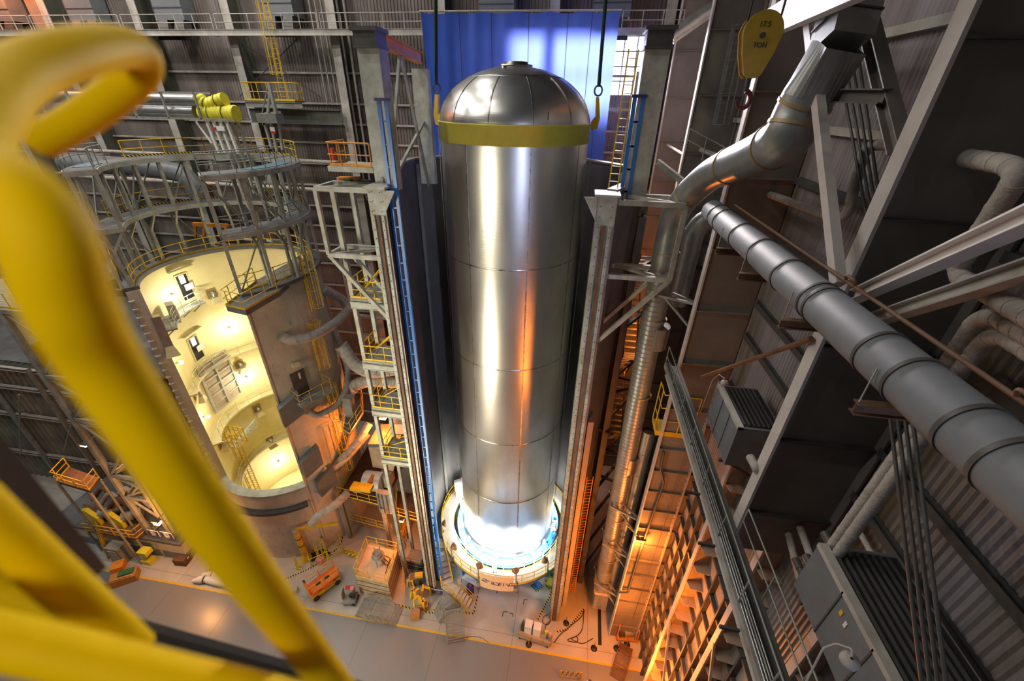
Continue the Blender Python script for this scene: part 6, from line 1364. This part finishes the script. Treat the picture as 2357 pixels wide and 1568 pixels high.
c = f[0].lerp(f[2], 0.55); t = thing('winch_drum', 'round grey winch drum with cables on top of the tan pit housing', 'winch', c + Z * 0.08)
MB().tube([c + Z * 0.08, c + Z * 0.9], 0.55, 24).build('drum', 'lagging', t); MB().tube([c + Z * 0.9, c + Z * 1.3], 0.4, 20).build('head', 'steel', t)
for i in range(5): a = i * 1.3; MB().tube([c + V((0.25 * math.cos(a), 0.25 * math.sin(a), 1.3)), c + V((0.4 * math.cos(a), 0.4 * math.sin(a), 1.6))], 0.05, 6).build('fitting', 'brass', t)
for k in range(3): solo(MB().tube(smoothpath([c + V((0.4, -0.3 + 0.2 * k, 0.9)), c + V((0.9, -0.4 + 0.4 * k, 0.15)), c + V((1.0, 0.8 - 0.9 * k, 0.12))], 0.3), 0.035, 6), 'cable', 'black', 'black cable sagging from the winch drum, %s' % ['first', 'second', 'third'][k], 'cable')
# scissor lift
q = at(748, 1352, z=0); ang = math.atan2(at(785, 1325, z=0).y - at(715, 1378, z=0).y, at(785, 1325, z=0).x - at(715, 1378, z=0).x)
t = thing('scissor_lift', 'orange scissor lift with yellow railed basket left of the pit housing', 'lift', q); R = Matrix.Rotation(ang, 3, 'Z'); g = lambda x, y, z: q + R @ V((x, y, z))
MB().box(g(0, 0, 0.45), (2.6, 1.1, 0.45), ang).build('chassis', 'yellow', t); MB().box(g(0, 0, 1.05), (2.6, 1.15, 0.12), ang).build('platform', 'orange', t); MB().box(g(0.2, -0.56, 0.75), (0.9, 0.1, 0.5), ang).build('side_box', 'orange', t)
for i in range(2):
    for s in (-1, 1): MB().bar(g(-1.1, s * 0.4, 0.7 + i * 0.1), g(1.1, s * 0.4, 0.9 - i * 0.1), 0.08).build('scissor_arm', 'orange', t)
for x in (-0.95, 0.95):
    for y in (-0.55, 0.55): MB().tube([g(x, y - 0.09, 0.25), g(x, y + 0.09, 0.25)], 0.25, 16).build('wheel', 'black', t)
for y in (-0.55, 0.55):
    for z in (1.55, 2.05): MB().tube([g(-1.3, y, z), g(1.3, y, z)], 0.03, 6).build('basket_rail', 'yellow', t)
    for x in (-1.3, 0, 1.3): MB().tube([g(x, y, 1.1), g(x, y, 2.05)], 0.03, 6).build('basket_post', 'orange', t)
for x in (-1.3, 1.3):
    for z in (1.55, 2.05): MB().tube([g(x, -0.55, z), g(x, 0.55, z)], 0.03, 6).build('basket_rail', 'orange', t)
MB().box(g(-1.2, 0, 1.5), (0.08, 1.0, 0.7), ang).build('end_panel', 'orange', t); MB().box(g(-1.25, 0.35, 2.05), (0.15, 0.2, 0.15), ang).build('control_box', 'black', t)
for x in (-1.3, 1.3):
    MB().box(g(x * 0.3, 0.0, 1.13), (0.4, 0.3, 0.05), ang).build('hatch', 'black', t)
# welding cart
q = at(808, 1382, z=0); t = thing('welding_cart', 'small welding cart with cable coil and red box beside the scissor lift', 'cart', q)
MB().box(q + Z * 0.35, (1.1, 0.9, 0.3), 0.2).build('bed', 'steel', t); MB().box(q + V((-0.1, 0.3, 0.9)), (0.7, 0.5, 0.9), 0.2).build('power_unit', 'steel', t); MB().box(q + V((-0.15, 0.3, 1.4)), (0.4, 0.25, 0.2), 0.2).build('red_box', 'red', t); MB().box(q + V((0.2, 0.32, 1.4)), (0.3, 0.25, 0.2), 0.2).build('pink_box', 'pink', t)
MB().tube([q + V((0.3 + 0.24 * math.cos(a), -0.05, 0.85 + 0.24 * math.sin(a))) for a in [2 * PI * i / 16 for i in range(16)]], 0.09, 8, closed=True).build('cable_coil', 'black', t); MB().box(q + V((-0.6, 0, 0.8)), (0.04, 0.7, 1.0), 0.2).build('clear_shield', 'pale', t)
for x in (-0.45, 0.45): MB().tube([q + V((x, -0.45, 0.15)), q + V((x, 0.45, 0.15))], 0.15, 12).build('wheel_pair', 'black', t)
boxat(681, 1362, (0.4, 0.4, 0.5), 0.3, 'cable_spool', 'pale', 'small pale spool on the floor left of the scissor lift', 'spool')
# silo pit: yellow jib, pit rail and gate
q = at(705, 1286, z=0); t = thing('jib_crane', 'short yellow jib crane post beside the silo foot', 'crane', q); h = at(678, 1222, y=q.y)
MB().tube([q, V((q.x, q.y, h.z))], 0.24, 18).build('post', 'yellow', t); MB().tube([V((q.x, q.y, h.z)), V((q.x, q.y, h.z + 0.1))], 0.28, 18).build('cap', 'lagging', t)
MB().lathe([(0.55, 0.0), (0.5, 0.05), (0.24, 0.7)], q, 8).build('foot', 'yellow', t)
for zz in (0.5, 0.75): MB().tube([V((q.x, q.y, h.z * zz)), V((q.x, q.y, h.z * zz + 0.08))], 0.27, 18).build('collar', 'black', t)
e = at(778, 1205, y=q.y + 1.2); MB().bar(V((q.x, q.y, e.z)), e, 0.16, 0.25).build('boom', 'yellow', t); c = V((q.x, q.y, e.z)).lerp(e, 0.3); MB().tube([c, c - Z * 0.8], 0.05, 6).build('hoist_chain', 'yellow', t)
pr = [at(708, 1260, z=0), at(716, 1305, z=0), at(790, 1272, z=0), at(783, 1240, z=0)]
railing('pit_rail', pr, 'yellow green safety rail round the pit at the silo foot', 'lemon', step=1.6, r=0.035)
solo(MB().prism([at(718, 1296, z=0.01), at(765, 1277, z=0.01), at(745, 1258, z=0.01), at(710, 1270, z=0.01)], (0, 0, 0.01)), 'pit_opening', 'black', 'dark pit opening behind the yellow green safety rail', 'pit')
solo(MB().box(at(737, 1290, z=0.3), (0.6, 0.5, 0.6)), 'pink_box', 'pink', 'pink box at the pit behind the safety rail', 'box')
caged_ladder('pit_ladder', at(752, 1285, z=0), at(747, 1270, z=0) + Z * 2.0, (0, -1, 0), 'small yellow cage ladder at the pit by the silo foot', 'lemon', w=0.5, cr=0.4)
q = at(686, 1312, z=0); t = thing('floor_bracket', 'yellow notched steel piece standing by the silo hatched line', 'bracket', q); MB().bar(q, q + V((-0.2, 0.3, 1.5)), 0.2, 0.1).build('upright', 'lemon', t)
for i in range(3): MB().bar(q + V((-0.3, 0.05 + i * 0.1, 0.15 + i * 0.35)), q + V((0.4, 0.05 + i * 0.1, 0.15 + i * 0.35)), 0.06).build('tooth', 'lemon', t)
for i in range(9):
    c = at(797 + i * 3, 1266 + (i % 3) * 4 + i, z=0.1); solo(MB().box(c, (0.35, 0.14, 0.18), i), 'cable_ramp', 'lemon', 'loose yellow green safety chain piece on the floor right of the pit', 'chain', 'yellow green chain pieces by the pit')
# dark fenced area behind the navy sign
pf = [at(862, 1235, z=0), at(868, 1262, z=0)]
q = at(960, 1298, z=0); t = thing('generator_box', 'blue topped dark cabinet between pit housing and cell column', 'cabinet', q); MB().box(q + Z * 0.6, (1.4, 1.2, 1.2)).build('body', 'darksteel', t); MB().box(q + Z * 1.25, (1.4, 1.2, 0.1)).build('lid', 'ductgrey', t)
b = MB(); 
for a_, c_ in (((925, 1300), (925, 1340)), ((925, 1340), (985, 1348))):
    pass
railing('mesh_fence', [at(940, 1240, z=0), at(922, 1310, z=0), at(975, 1322, z=0)], 'thin dark fence round the area behind the pit housing', 'darksteel', h=2.0, step=1.0, r=0.03, mid=3, kick=False)
for i in range(10):
    px, py = 945 + (i * 17) % 40, 1352 + (i * 23) % 48; q = at(px, py, z=0); t = thing('yellow_clamp', 'yellow painted clamp frame in the heap between pit housing and navy sign', 'clamp', q, 'yellow clamp frames in the heap')
    R = Matrix.Rotation(i * 0.9, 3, 'Z')
    for s in (-1, 1): MB().bar(q + R @ V((s * 0.3, 0, 0)), q + R @ V((s * 0.22, 0.1, 1.0)), 0.14, 0.1).build('leg', 'yellow', t)
    MB().bar(q + R @ V((-0.25, 0.1, 0.9)), q + R @ V((0.25, 0.1, 0.9)), 0.16, 0.12).build('crosspiece', 'yellow', t)
for i, (px, py, w) in enumerate(((957, 1420, 'front'), (976, 1398, 'rear'))):
    boxat(px, py, (0.75, 0.6, 0.6), 0.25, 'wooden_crate', 'wood', '%s small wooden crate by the heap of yellow clamp frames' % w, 'crate')
boxat(962, 1340, (1.2, 0.7, 1.0), 0.3, 'hydraulic_unit', 'darksteel', 'dark hydraulic unit behind the yellow clamp frames', 'machine', extra=lambda t, q: MB().box(q + V((0.2, 0, 1.15)), (0.7, 0.4, 0.3), 0.3).build('guard', 'yellow', t))
boxat(930, 1225, (1.2, 1.2, 1.0), 0.0, 'round_base', 'yellow', 'yellow rimmed tub under the lower deck', 'tub')
# left foreground floor: crate, bundles, pallet, brown box
q = at(292, 1335, z=0)
def crate(t, q):
    MB().box(q + V((0, -0.5, 0.45)), (1.9, 0.06, 0.9), 0.6).build('front_board', 'wood', t); MB().box(q + V((0.15, 0.2, 0.92)), (1.1, 0.5, 0.1), 0.6).build('green_sling', 'green', t); MB().box(q + V((-0.9, 0.5, 1.0)), (0.9, 0.9, 0.6), 0.6).build('small_box', 'craneorange', t)
boxat(292, 1335, (1.9, 1.0, 0.8), 0.6, 'wooden_crate', 'wood', 'open orange wooden crate with green slings at the left end of the yellow line', 'crate', extra=crate)
boxat(424, 1293, (1.1, 0.9, 0.8), 0.1, 'brown_box', 'rust', 'dark brown storage box at the corner of the blockhouse', 'box', extra=lambda t, q: (MB().box(q + V((0, -0.46, 0.45)), (0.8, 0.03, 0.1), 0.1).build('slot', 'black', t), MB().box(q + V((0.56, 0.1, 0.6)), (0.02, 0.2, 0.15), 0.1).build('label_plate', 'white', t)))
for k, (pts, lb) in enumerate((([(442, 1338), (470, 1333), (520, 1345), (575, 1362), (620, 1372)], 'front white wrapped bundle tied with straps beside the yellow line'), ([(466, 1322), (500, 1325), (540, 1340), (590, 1355)], 'rear white wrapped bundle tied with straps beside the yellow line'))):
    P_ = smoothpath([at(a, c, z=0.3) for a, c in pts], 1.0); t = thing('wrapped_bundle', lb, 'bundle', P_[0] - Z * 0.3); n_ = len(P_)
    MB().tube(P_, [0.12] + [0.30 + 0.04 * math.sin(i * 1.3) for i in range(n_ - 1)], 16).build('wrap', 'white', t)
    for f_ in (0.2, 0.5, 0.85):
        i = int(n_ * f_); d = (P_[min(i + 1, n_ - 1)] - P_[i - 1]).normalized(); MB().tube([P_[i] - d * 0.04, P_[i] + d * 0.04], 0.345, 16, cap=False).build('strap', 'yellow' if f_ == 0.5 else 'black', t)
q = at(515, 1312, z=0); t = thing('board_stack', 'stack of pale boards on an orange pallet beside the white bundles', 'stack', q); MB().box(q + Z * 0.15, (2.2, 1.0, 0.3), -0.15).build('pallet', 'wood', t)
for i in range(3): MB().box(q + V((0.1, 0.35 * i - 0.2, 0.4 + 0.16 * i)), (2.2, 0.35, 0.12), -0.15).build('board', 'creamrib', t)

# ============================================================ blockhouse and truss tower at the left
ck = at(437, 1292, z=0); zh = at(416, 1257, y=ck.y).z
t = thing('blockhouse', 'low white and blue-grey blockhouse under the truss tower at the left', 'building', (ck.x, ck.y, 0))
x0, x1, y0, y1 = -47.0, ck.x, ck.y, 24.0
MB().span((x0, y0 + 0.02, 0), (x1 - 0.02, y1, zh)).build('upper_wall', 'creamwall', t)
MB().span((x0, y0, 0), (x1, y1, zh * 0.45)).build('dado', 'deckblue', t)
MB().span((x0 - 0.1, y0 - 0.05, zh), (x1 + 0.05, y1, zh + 0.25)).build('roof_edge', 'deckgrey', t)
MB().span((-37.3, y0 - 0.04, 0), (-36.3, y0, 2.0)).build('door', 'deckblue', t)
MB().span((-35.6, y0 - 0.1, 0), (-35.5, y0, zh)).build('downpipe', 'palegreen', t)
MB().span((x1, y0 + 1.2, 0.9), (x1 + 0.04, y0 + 3.6, zh - 0.2)).build('notice_board', 'pale', t)
for k in range(6): MB().span((x1 + 0.04, y0 + 1.4 + 0.36 * k, 1.1), (x1 + 0.06, y0 + 1.6 + 0.36 * k, zh - 0.35)).build('notice_line', 'black', t)
solo(MB().span((x1 + 0.25, y0 + 0.8, 0.45), (x1 + 0.35, y0 + 5.0, 0.7)), 'guard_beam', 'hazard', 'low black and yellow striped bumper beam along the blockhouse side', 'beam')
q = at(352, 1255, z=0); t = thing('switch_cabinet', 'grey switch cabinet in front of the blockhouse', 'cabinet', V((-39.2, 17.6, 0))); MB().span((-39.9, 17.1, 0), (-38.5, 18.0, 2.1)).build('body', 'steel', t); MB().span((-39.6, 17.06, 0.3), (-38.8, 17.1, 1.8)).build('door', 'pale', t)
for k, (x, z) in enumerate(((-36.6, 0.25), (-36.4, 1.6))): solo(MB().box((x, 17.7, z), (0.9, 0.7, 0.5)), 'yellow_step', 'lemon', ['low yellow step box before the blockhouse door', 'yellow box on the blockhouse wall above the step'][k], 'box')
# tower
yt = 18.8
def TP(px, py, y=yt): return at(px, py, y=y)
t = thing('truss_tower', 'grey steel truss tower standing on the blockhouse at the left', 'tower', (TP(415, 1248).x, yt, zh))
RCh = [TP(68, 722), TP(415, 1248)]; LCh = [TP(-10, 722), TP(372, 1255)]
xr = (RCh[0].x + RCh[1].x) / 2; xl = (LCh[1].x + TP(92, 865).x) / 2; zt0 = RCh[0].z
levels = [TP(68, 722).z, TP(165, 873).z, TP(227, 972).z, TP(312, 1103).z, TP(342, 1152).z, zh + 0.3]
for (x, y) in ((xr, yt), (xl, yt), (xr, yt + 4), (xl, yt + 4)): MB().ibeam((x, y, zh), (x, y, zt0), 0.35, 0.35, 0.03).build('chord', 'palegreen', t)
for i, z in enumerate(levels[:-1]):
    for (a, c) in (((xl, yt), (xr, yt)), ((xr, yt), (xr, yt + 4)), ((xl, yt + 4), (xr, yt + 4)), ((xl, yt), (xl, yt + 4))): MB().bar((a[0], a[1], z), (c[0], c[1], z), 0.22, 0.3).build('strut', 'palegreen', t)
    z2 = levels[i + 1]; zm = (z + z2) / 2
    for yy, mm in ((yt, 'palegreen'), (yt + 4, 'steel')): MB().bar((xl, yy, z2), (xr, yy, zm), 0.14).build('diagonal', mm, t); MB().bar((xr, yy, zm), (xl, yy, z), 0.14).build('diagonal', mm, t)
    for xx in (xl, xr): MB().bar((xx, yt, z2), (xx, yt + 4, zm), 0.14).build('diagonal', 'steel', t); MB().bar((xx, yt + 4, zm), (xx, yt, z), 0.14).build('diagonal', 'steel', t)
railing('tower_rail', [(xl - 6, yt, zt0 + 0.2), (xr + 0.2, yt, zt0 + 0.2), (xr + 0.2, yt + 4, zt0 + 0.2)], 'yellow guard rail on top of the truss tower at the left edge', 'yellow', h=1.1, step=1.2, r=0.035)
solo(MB().span((xl - 6, yt, zt0), (xr + 0.3, yt + 4.2, zt0 + 0.15)), 'tower_deck', 'steel', 'grey deck on top of the truss tower at the left edge', 'platform')
q = V((TP(20, 690).x, yt + 1.8, zt0 + 0.2)); t = thing('orange_cage', 'orange barred cage on the tower deck at the left edge', 'cage', q)
for i in range(6): MB().bar(q + V((-1.5 + i * 0.6, -0.6, 0)), q + V((-1.5 + i * 0.6, -0.6, 1.5)), 0.08).build('bar', 'craneorange', t)
MB().box(q + Z * 0.75 + V((0, 0.1, 0)), (3.0, 1.2, 1.45)).build('box', 'rust', t); MB().bar(q + V((-1.5, -0.6, 1.5)), q + V((1.5, -0.6, 1.5)), 0.1).build('top_bar', 'craneorange', t)
solo(MB().bar(TP(88, 790, yt + 2), TP(145, 868, yt + 2), 0.6, 0.9), 'elevator_car', 'craneorange', 'orange hoist car inside the truss tower', 'hoist')
# upper wall railings far left
z = at(30, 600, y=24).z
railing('far_rail', [at(-10, 600, y=24), at(45, 640, y=24)], 'yellow rail at the left edge behind the thick yellow pipe', 'yellow', step=1.5, r=0.05, h=1.4)
# ribbed siding building behind the tower
YS = 24.6
b = corr(-78, -34.5, 0, at(30, 835, y=YS).z, lambda x, o, z: V((x, YS + o * 2.5, z)), 0.72, 0.06)
struct(b, 'wall_left', 'siding_l')
zs_top = at(30, 835, y=YS).z
struct(MB().span((-78, YS + 0.2, zs_top - 0.3), (-34.5, 39, zs_top)), 'ceiling_annex', 'deckgrey')
struct(MB().span((-34.8, YS + 0.2, 0), (-34.5, 39.4, zs_top)), 'wall_annex_side', 'siding_l')
for i, (px, py) in enumerate(((40, 850), (60, 895), (50, 955), (60, 1040), (120, 1130))):
    z = at(px, py, y=YS - 0.3).z
    solo(MB().ibeam((-76, YS - 0.35, z), (-34.6, YS - 0.35, z), 0.3, 0.35, 0.03), 'siding_girt', 'lagging', 'pale horizontal beam on the ribbed siding behind the truss tower, %s' % ['topmost', 'second', 'third', 'fourth', 'lowest'][i], 'girt')
for i, x in enumerate((-66, -60, -54, -48, -42.5)):
    solo(MB().ibeam((x, YS - 0.6, 0), (x, YS - 0.6, zs_top), 0.3, 0.3, 0.03), 'siding_column', 'steel', 'slender column before the ribbed siding, %s from the left' % ['first', 'second', 'third', 'fourth', 'fifth'][i], 'column')
for i in range(5):
    x = -70 + i * 6.5; solo(MB().bar((x, YS - 0.7, zs_top * (0.25 + 0.1 * (i % 2))), (x + 6, YS - 0.7, zs_top * 0.8), 0.12), 'siding_brace', 'steel', 'thin diagonal brace on the ribbed siding, %s from the left' % ['first', 'second', 'third', 'fourth', 'fifth'][i], 'brace')
# pump deck with yellow guards
zd_ = at(330, 1200, z=3.0)
zpd = 3.0
f = [at(200, 1222, z=zpd), at(313, 1240, z=zpd), at(335, 1222, z=zpd), at(300, 1180, z=zpd), at(190, 1160, z=zpd)]
solo(MB().prism(f, (0, 0, -0.2)), 'pump_deck', 'rust', 'brown raised pump deck left of the truss tower', 'platform')
railing('pump_rail', [f[0], f[1], f[2]], 'yellow guard rail along the raised pump deck', 'yellow', step=1.5, r=0.045)
for i, p in enumerate(f[:3]): solo(MB().tube([V((p.x, p.y, 0)), V((p.x, p.y, zpd - 0.2))], 0.1, 8), 'support_post', 'steel', 'post under the raised pump deck, %s' % ['left', 'middle', 'right'][i], 'post')
for i, (px, py) in enumerate(((222, 1200), (275, 1208))):
    q = at(px, py, z=zpd); t = thing('pump', 'pump with bright yellow belt guard on the raised deck, %s of two' % ['left', 'right'][i], 'pump', q)
    MB().prism([q + V((-0.5, -0.3, 0)), q + V((0.9, -0.3, 0)), q + V((0.9, -0.3, 0.9)), q + V((0.1, -0.3, 1.9)), q + V((-0.5, -0.3, 1.7))], (0, 0.35, 0)).build('belt_guard', 'lemon', t); MB().tube([q + V((0.5, 0.2, 0.8)), q + V((1.6, 1.2, 0.8))], 0.5, 16).build('motor', 'steel', t); MB().box(q + V((0.6, 0.9, 0.2)), (1.8, 1.0, 0.4)).build('base', 'darksteel', t)
stair('pump_stair', at(232, 1225, z=zpd), at(250, 1278, z=0.05), 0.9, 'steep yellow ladder stair down from the pump deck', 9)
for i in range(7):
    q = at(215 + i * 17, 1150 + (i % 3) * 12, z=4); pipe([q, q + V((1.2, 0.5, 1.5)), q + V((2.4, 0.2, 0.6))], 0.2, 'lagging' if i % 2 else 'rust', 'bent process pipe in the tangle behind the pump deck, %s from the left' % ['first', 'second', 'third', 'fourth', 'fifth', 'sixth', 'seventh'][i], name='process_pipe', bend=0.5)
f = [at(130, 1108, z=10), at(205, 1130, z=10), at(228, 1100, z=10), at(160, 1075, z=10)]
solo(MB().prism(f, (0, 0, -0.25)), 'service_deck', 'rust', 'brown service deck on the ribbed siding, higher than the pumps', 'platform'); railing('service_rail', [f[3], f[0], f[1], f[2]], 'yellow guard rail of the brown service deck on the ribbed siding', 'yellow', step=1.4, r=0.045)
p = at(362, 1203, y=17.3); t = thing('sodium_lamp', 'glaring orange lamp on the truss tower above the navy signs', 'lamp', p); MB().box(p, (0.5, 0.3, 0.35)).build('lens', 'lampsod', t); MB().box(p + Z * 0.25, (0.6, 0.4, 0.15)).build('hood', 'darksteel', t); MB().bar(p + Z * 0.25, p + V((0.3, 1.5, 0.5)), 0.08).build('arm', 'steel', t)
lamp('sodium_tower', 'POINT', p + V((-0.1, -0.5, -0.4)), 1100, (1, 0.42, 0.12), 0.2)
p = at(195, 1025, y=19.5); t = thing('sodium_lamp', 'small flat orange lamp in front of the ribbed siding', 'lamp', p); MB().box(p, (0.55, 0.3, 0.12)).build('lens', 'lampsod', t); MB().box(p + Z * 0.12, (0.6, 0.35, 0.1)).build('hood', 'darksteel', t); MB().bar(p + Z * 0.15, p + V((0.6, 2, 0.6)), 0.08).build('arm', 'steel', t)
lamp('sodium_siding', 'POINT', p + V((0, -0.4, -0.4)), 400, (1, 0.42, 0.12), 0.2)
sign((341, 1225), (366, 1230), 17.9, [('CELL 2', 0.22), ('VERTICAL', 0.16), ('ASSEMBLY', 0.16), ('AREA 47', 0.16)], 'left of two navy signs with white lettering on the truss tower foot', 0.7)
sign((371, 1230), (398, 1235), 17.9, [('CELL 3', 0.22), ('VERTICAL', 0.16), ('ASSEMBLY', 0.16), ('AREA 47', 0.16)], 'right of two navy signs with white lettering on the truss tower foot', 0.7)

# ============================================================ guard rail close to the camera
def atd(px, py, d): return V((0, 0, H)) + RW @ V(((px - CX) / F * d, (py - CY) / F * d, d))
t = thing('guard_post', 'thick out-of-focus yellow pipe post crossing the left side of the view with hooped top', 'railing', (-0.315, 0.22, 36.7))
loop = [atd(35, 400, 0.25), atd(-60, 370, 0.27), atd(-60, 280, 0.30), atd(40, 175, 0.37), atd(175, 122, 0.44), atd(275, 108, 0.52), atd(325, 130, 0.56), atd(305, 185, 0.575), atd(200, 265, 0.60), atd(95, 325, 0.62)]
pp = [atd(900, 1750, 0.80), atd(800, 1618, 0.68), atd(700, 1486, 0.57), atd(503, 1224, 0.40), atd(262, 874, 0.31), atd(160, 699, 0.27), atd(85, 500, 0.25)]
def cat(P, n=8):
    out = []
    for i in range(len(P) - 1):
        a, b_, c, d = P[max(i - 1, 0)], P[i], P[i + 1], P[min(i + 2, len(P) - 1)]
        for k in range(n):
            u = k / n; out.append(0.5 * ((2 * b_) + (c - a) * u + (2 * a - 5 * b_ + 4 * c - d) * u * u + (3 * b_ - a - 3 * c + d) * u ** 3))
    return out + [P[-1]]
MB().tube(cat(pp + loop[1:], 8), 0.0238, 28).build('post', 'railyellow', t)
c = atd(98, 1309, 0.50)
solo(MB().tube([atd(-90, 1133, 0.44), atd(310, 1498, 0.56)], 0.0238, 24), 'guard_post', 'railyellow', 'second out-of-focus yellow post at the lower left corner', 'railing')
solo(MB().tube([atd(-160, 1437, 0.40), atd(760, 1650, 0.48)], 0.0238, 24), 'guard_rail', 'railyellow', 'thick out-of-focus yellow rail along the bottom left edge', 'railing')
solo(MB().tube([atd(-120, 1300, 0.75), atd(330, 1505, 0.85)], 0.0238, 16), 'guard_rail', 'railyellow', 'farther blurred yellow rail low at the left edge', 'railing')
a = atd(55, 1185, 0.8); solo(MB().span((a.x - 0.035, a.y - 0.03, atd(300, 1480, 0.8).z), (a.x + 0.035, a.y + 0.03, 38.4)), 'channel_post', 'darkpaint', 'blurred dark steel post ending above the floor at the lower left', 'post')
solo(MB().bar(atd(250, 1432, 1.15), atd(860, 1600, 1.35), 0.02, 0.09), 'toe_board', 'darkpaint', 'blurred dark toe board crossing below the thick yellow post', 'board')
solo(MB().bar(atd(300, 1490, 1.15), atd(900, 1645, 1.35), 0.12, 0.02), 'deck_edge', 'rweb', 'blurred brown walkway edge under the dark toe board', 'board')

# ============================================================ more of the far right corner and supports
pipe([at(1545, 82, y=31), at(1640, 14, y=31), at(1740, 4, y=31)], 0.3, 'duct', 'warm lit silver pipe running to the right from the top of the far column', bend=0.6, n=16)
solo(MB().bar(at(1548, 96, y=31.4), at(1640, 30, y=31.4), 0.2, 0.3), 'pipe_shelf', 'flange', 'slanting shelf beam under the warm lit silver pipe', 'beam')
caged_ladder('wall_ladder', (at(1655, 285, y=27.0).x, 27.0, at(1655, 285, y=27.0).z), (at(1700, 62, y=27.0).x, 27.0, at(1700, 62, y=27.0).z), (0, -1, 0), 'grey caged ladder on the column web left of the yellow hook block', 'steel', w=0.5, cr=0.42, from_t=0.0)
railing('guard_rail', [at(1578, 348, y=25.5), at(1655, 392, y=24.0)], 'small pale rail behind the silver elbow', 'steel', step=0.9, r=0.03, kick=False)
pipe([at(1612, 345, y=26), at(1660, 362, y=25), at(1690, 372, y=24)], 0.12, 'lagging', 'short lagged pipe with valves above the silver elbow', bend=0.2, n=10)
solo(MB().ibeam(at(1513, 372, y=27), at(1600, 440, y=25), 0.25, 0.3, 0.03), 'slanting_beam', 'palegreen', 'pale slanting beam between the far column and the silver elbow', 'beam')
for k, (a_, c_) in enumerate((((1345, 1080), (1440, 1120)), ((1345, 975), (1410, 1000)), ((1395, 862), (1452, 875)), ((1400, 905), (1445, 895)), ((1392, 1032), (1432, 1048)))):
    solo(MB().bar(at(a_[0], a_[1], y=23.5), at(c_[0], c_[1], y=22.0), 0.16), 'tie_bar', 'darksteel', 'dark tie bar between the cell and the silver duct, %s' % ['lowest', 'fourth from the floor', 'topmost', 'second from the top', 'second from the floor'][k], 'brace')
# brackets and posts that carry the free units
for k, (px, py, xx) in enumerate(((1690, 990, 6.5), (1990, 1440, 6.4))):
    p = W3(px, py, x=xx); z = p.z - (1.2 if k == 0 else 1.4)
    b = MB()
    for dy in ((-0.3, 1.6) if k == 0 else (-1.2, 1.2)): b.bar((6.2, p.y + dy, z - 0.06), (XW, p.y + dy, z - 0.06), 0.1, 0.12); b.bar((6.4, p.y + dy, z - 0.06), (XW, p.y + dy, z - 1.2), 0.08)
    solo(b, 'unit_bracket', 'darksteel', 'wall bracket under the %s louvred unit' % ['far', 'near'][k], 'bracket')
f = [at(130, 1108, z=10), at(205, 1130, z=10), at(228, 1100, z=10), at(160, 1075, z=10)]
for k, p in enumerate(f): solo(MB().tube([V((p.x, p.y, 0)), V((p.x, p.y, 9.75))], 0.1, 8), 'steel_post', 'steel', 'slender post under the %s corner of the brown service deck' % ['left front', 'right front', 'right rear', 'left rear'][k], 'post')
q = at(915, 1130, z=3.6)
for k, (px, py) in enumerate(((916, 1180), (962, 1194))): p = at(px, py, z=3.6); solo(MB().bar(V((p.x, p.y, 0)), V((p.x, p.y, 3.45)), 0.2), 'steel_post', 'steel', 'post under the %s corner of the red brown lower deck' % ['left', 'right'][k], 'post')
# conduits climbing the front of the ribbed siding and clutter behind the gantry
for k in range(6):
    x = -33 + k * 0.25; pipe([(x, 23.9, 3), (x, 23.9, 24)], 0.06, 'lagging', 'thin riser behind the truss tower, %s of six from the left' % (['first'] + ORD[1:])[k], 'conduit', 'conduit', None, 6)
for k in range(8):
    x0_ = -37 + k * 3.6; pipe([(x0_, 37.2, 24.6 + 0.7 * (k % 3)), (x0_ + 3.0, 37.2, 24.6 + 0.7 * (k % 3)), (x0_ + 3.0, 37.4, 18)], 0.16, 'lagging' if k % 2 else 'rust', 'bent lagged pipe low on the back wall behind the gantry, %s from the left' % (['first'] + ORD[1:])[k], bend=0.4)
for k, z in enumerate((14.5, 17.2, 19.6, 21.5)):
    pipe([(-20, 33.5, z), (-11.2, 33.5, z)], 0.2, 'lagging', 'horizontal pipe in the dim gap between silo and cell, %s from the bottom' % (['lowest'] + ORD[1:])[k], rings=1.6)
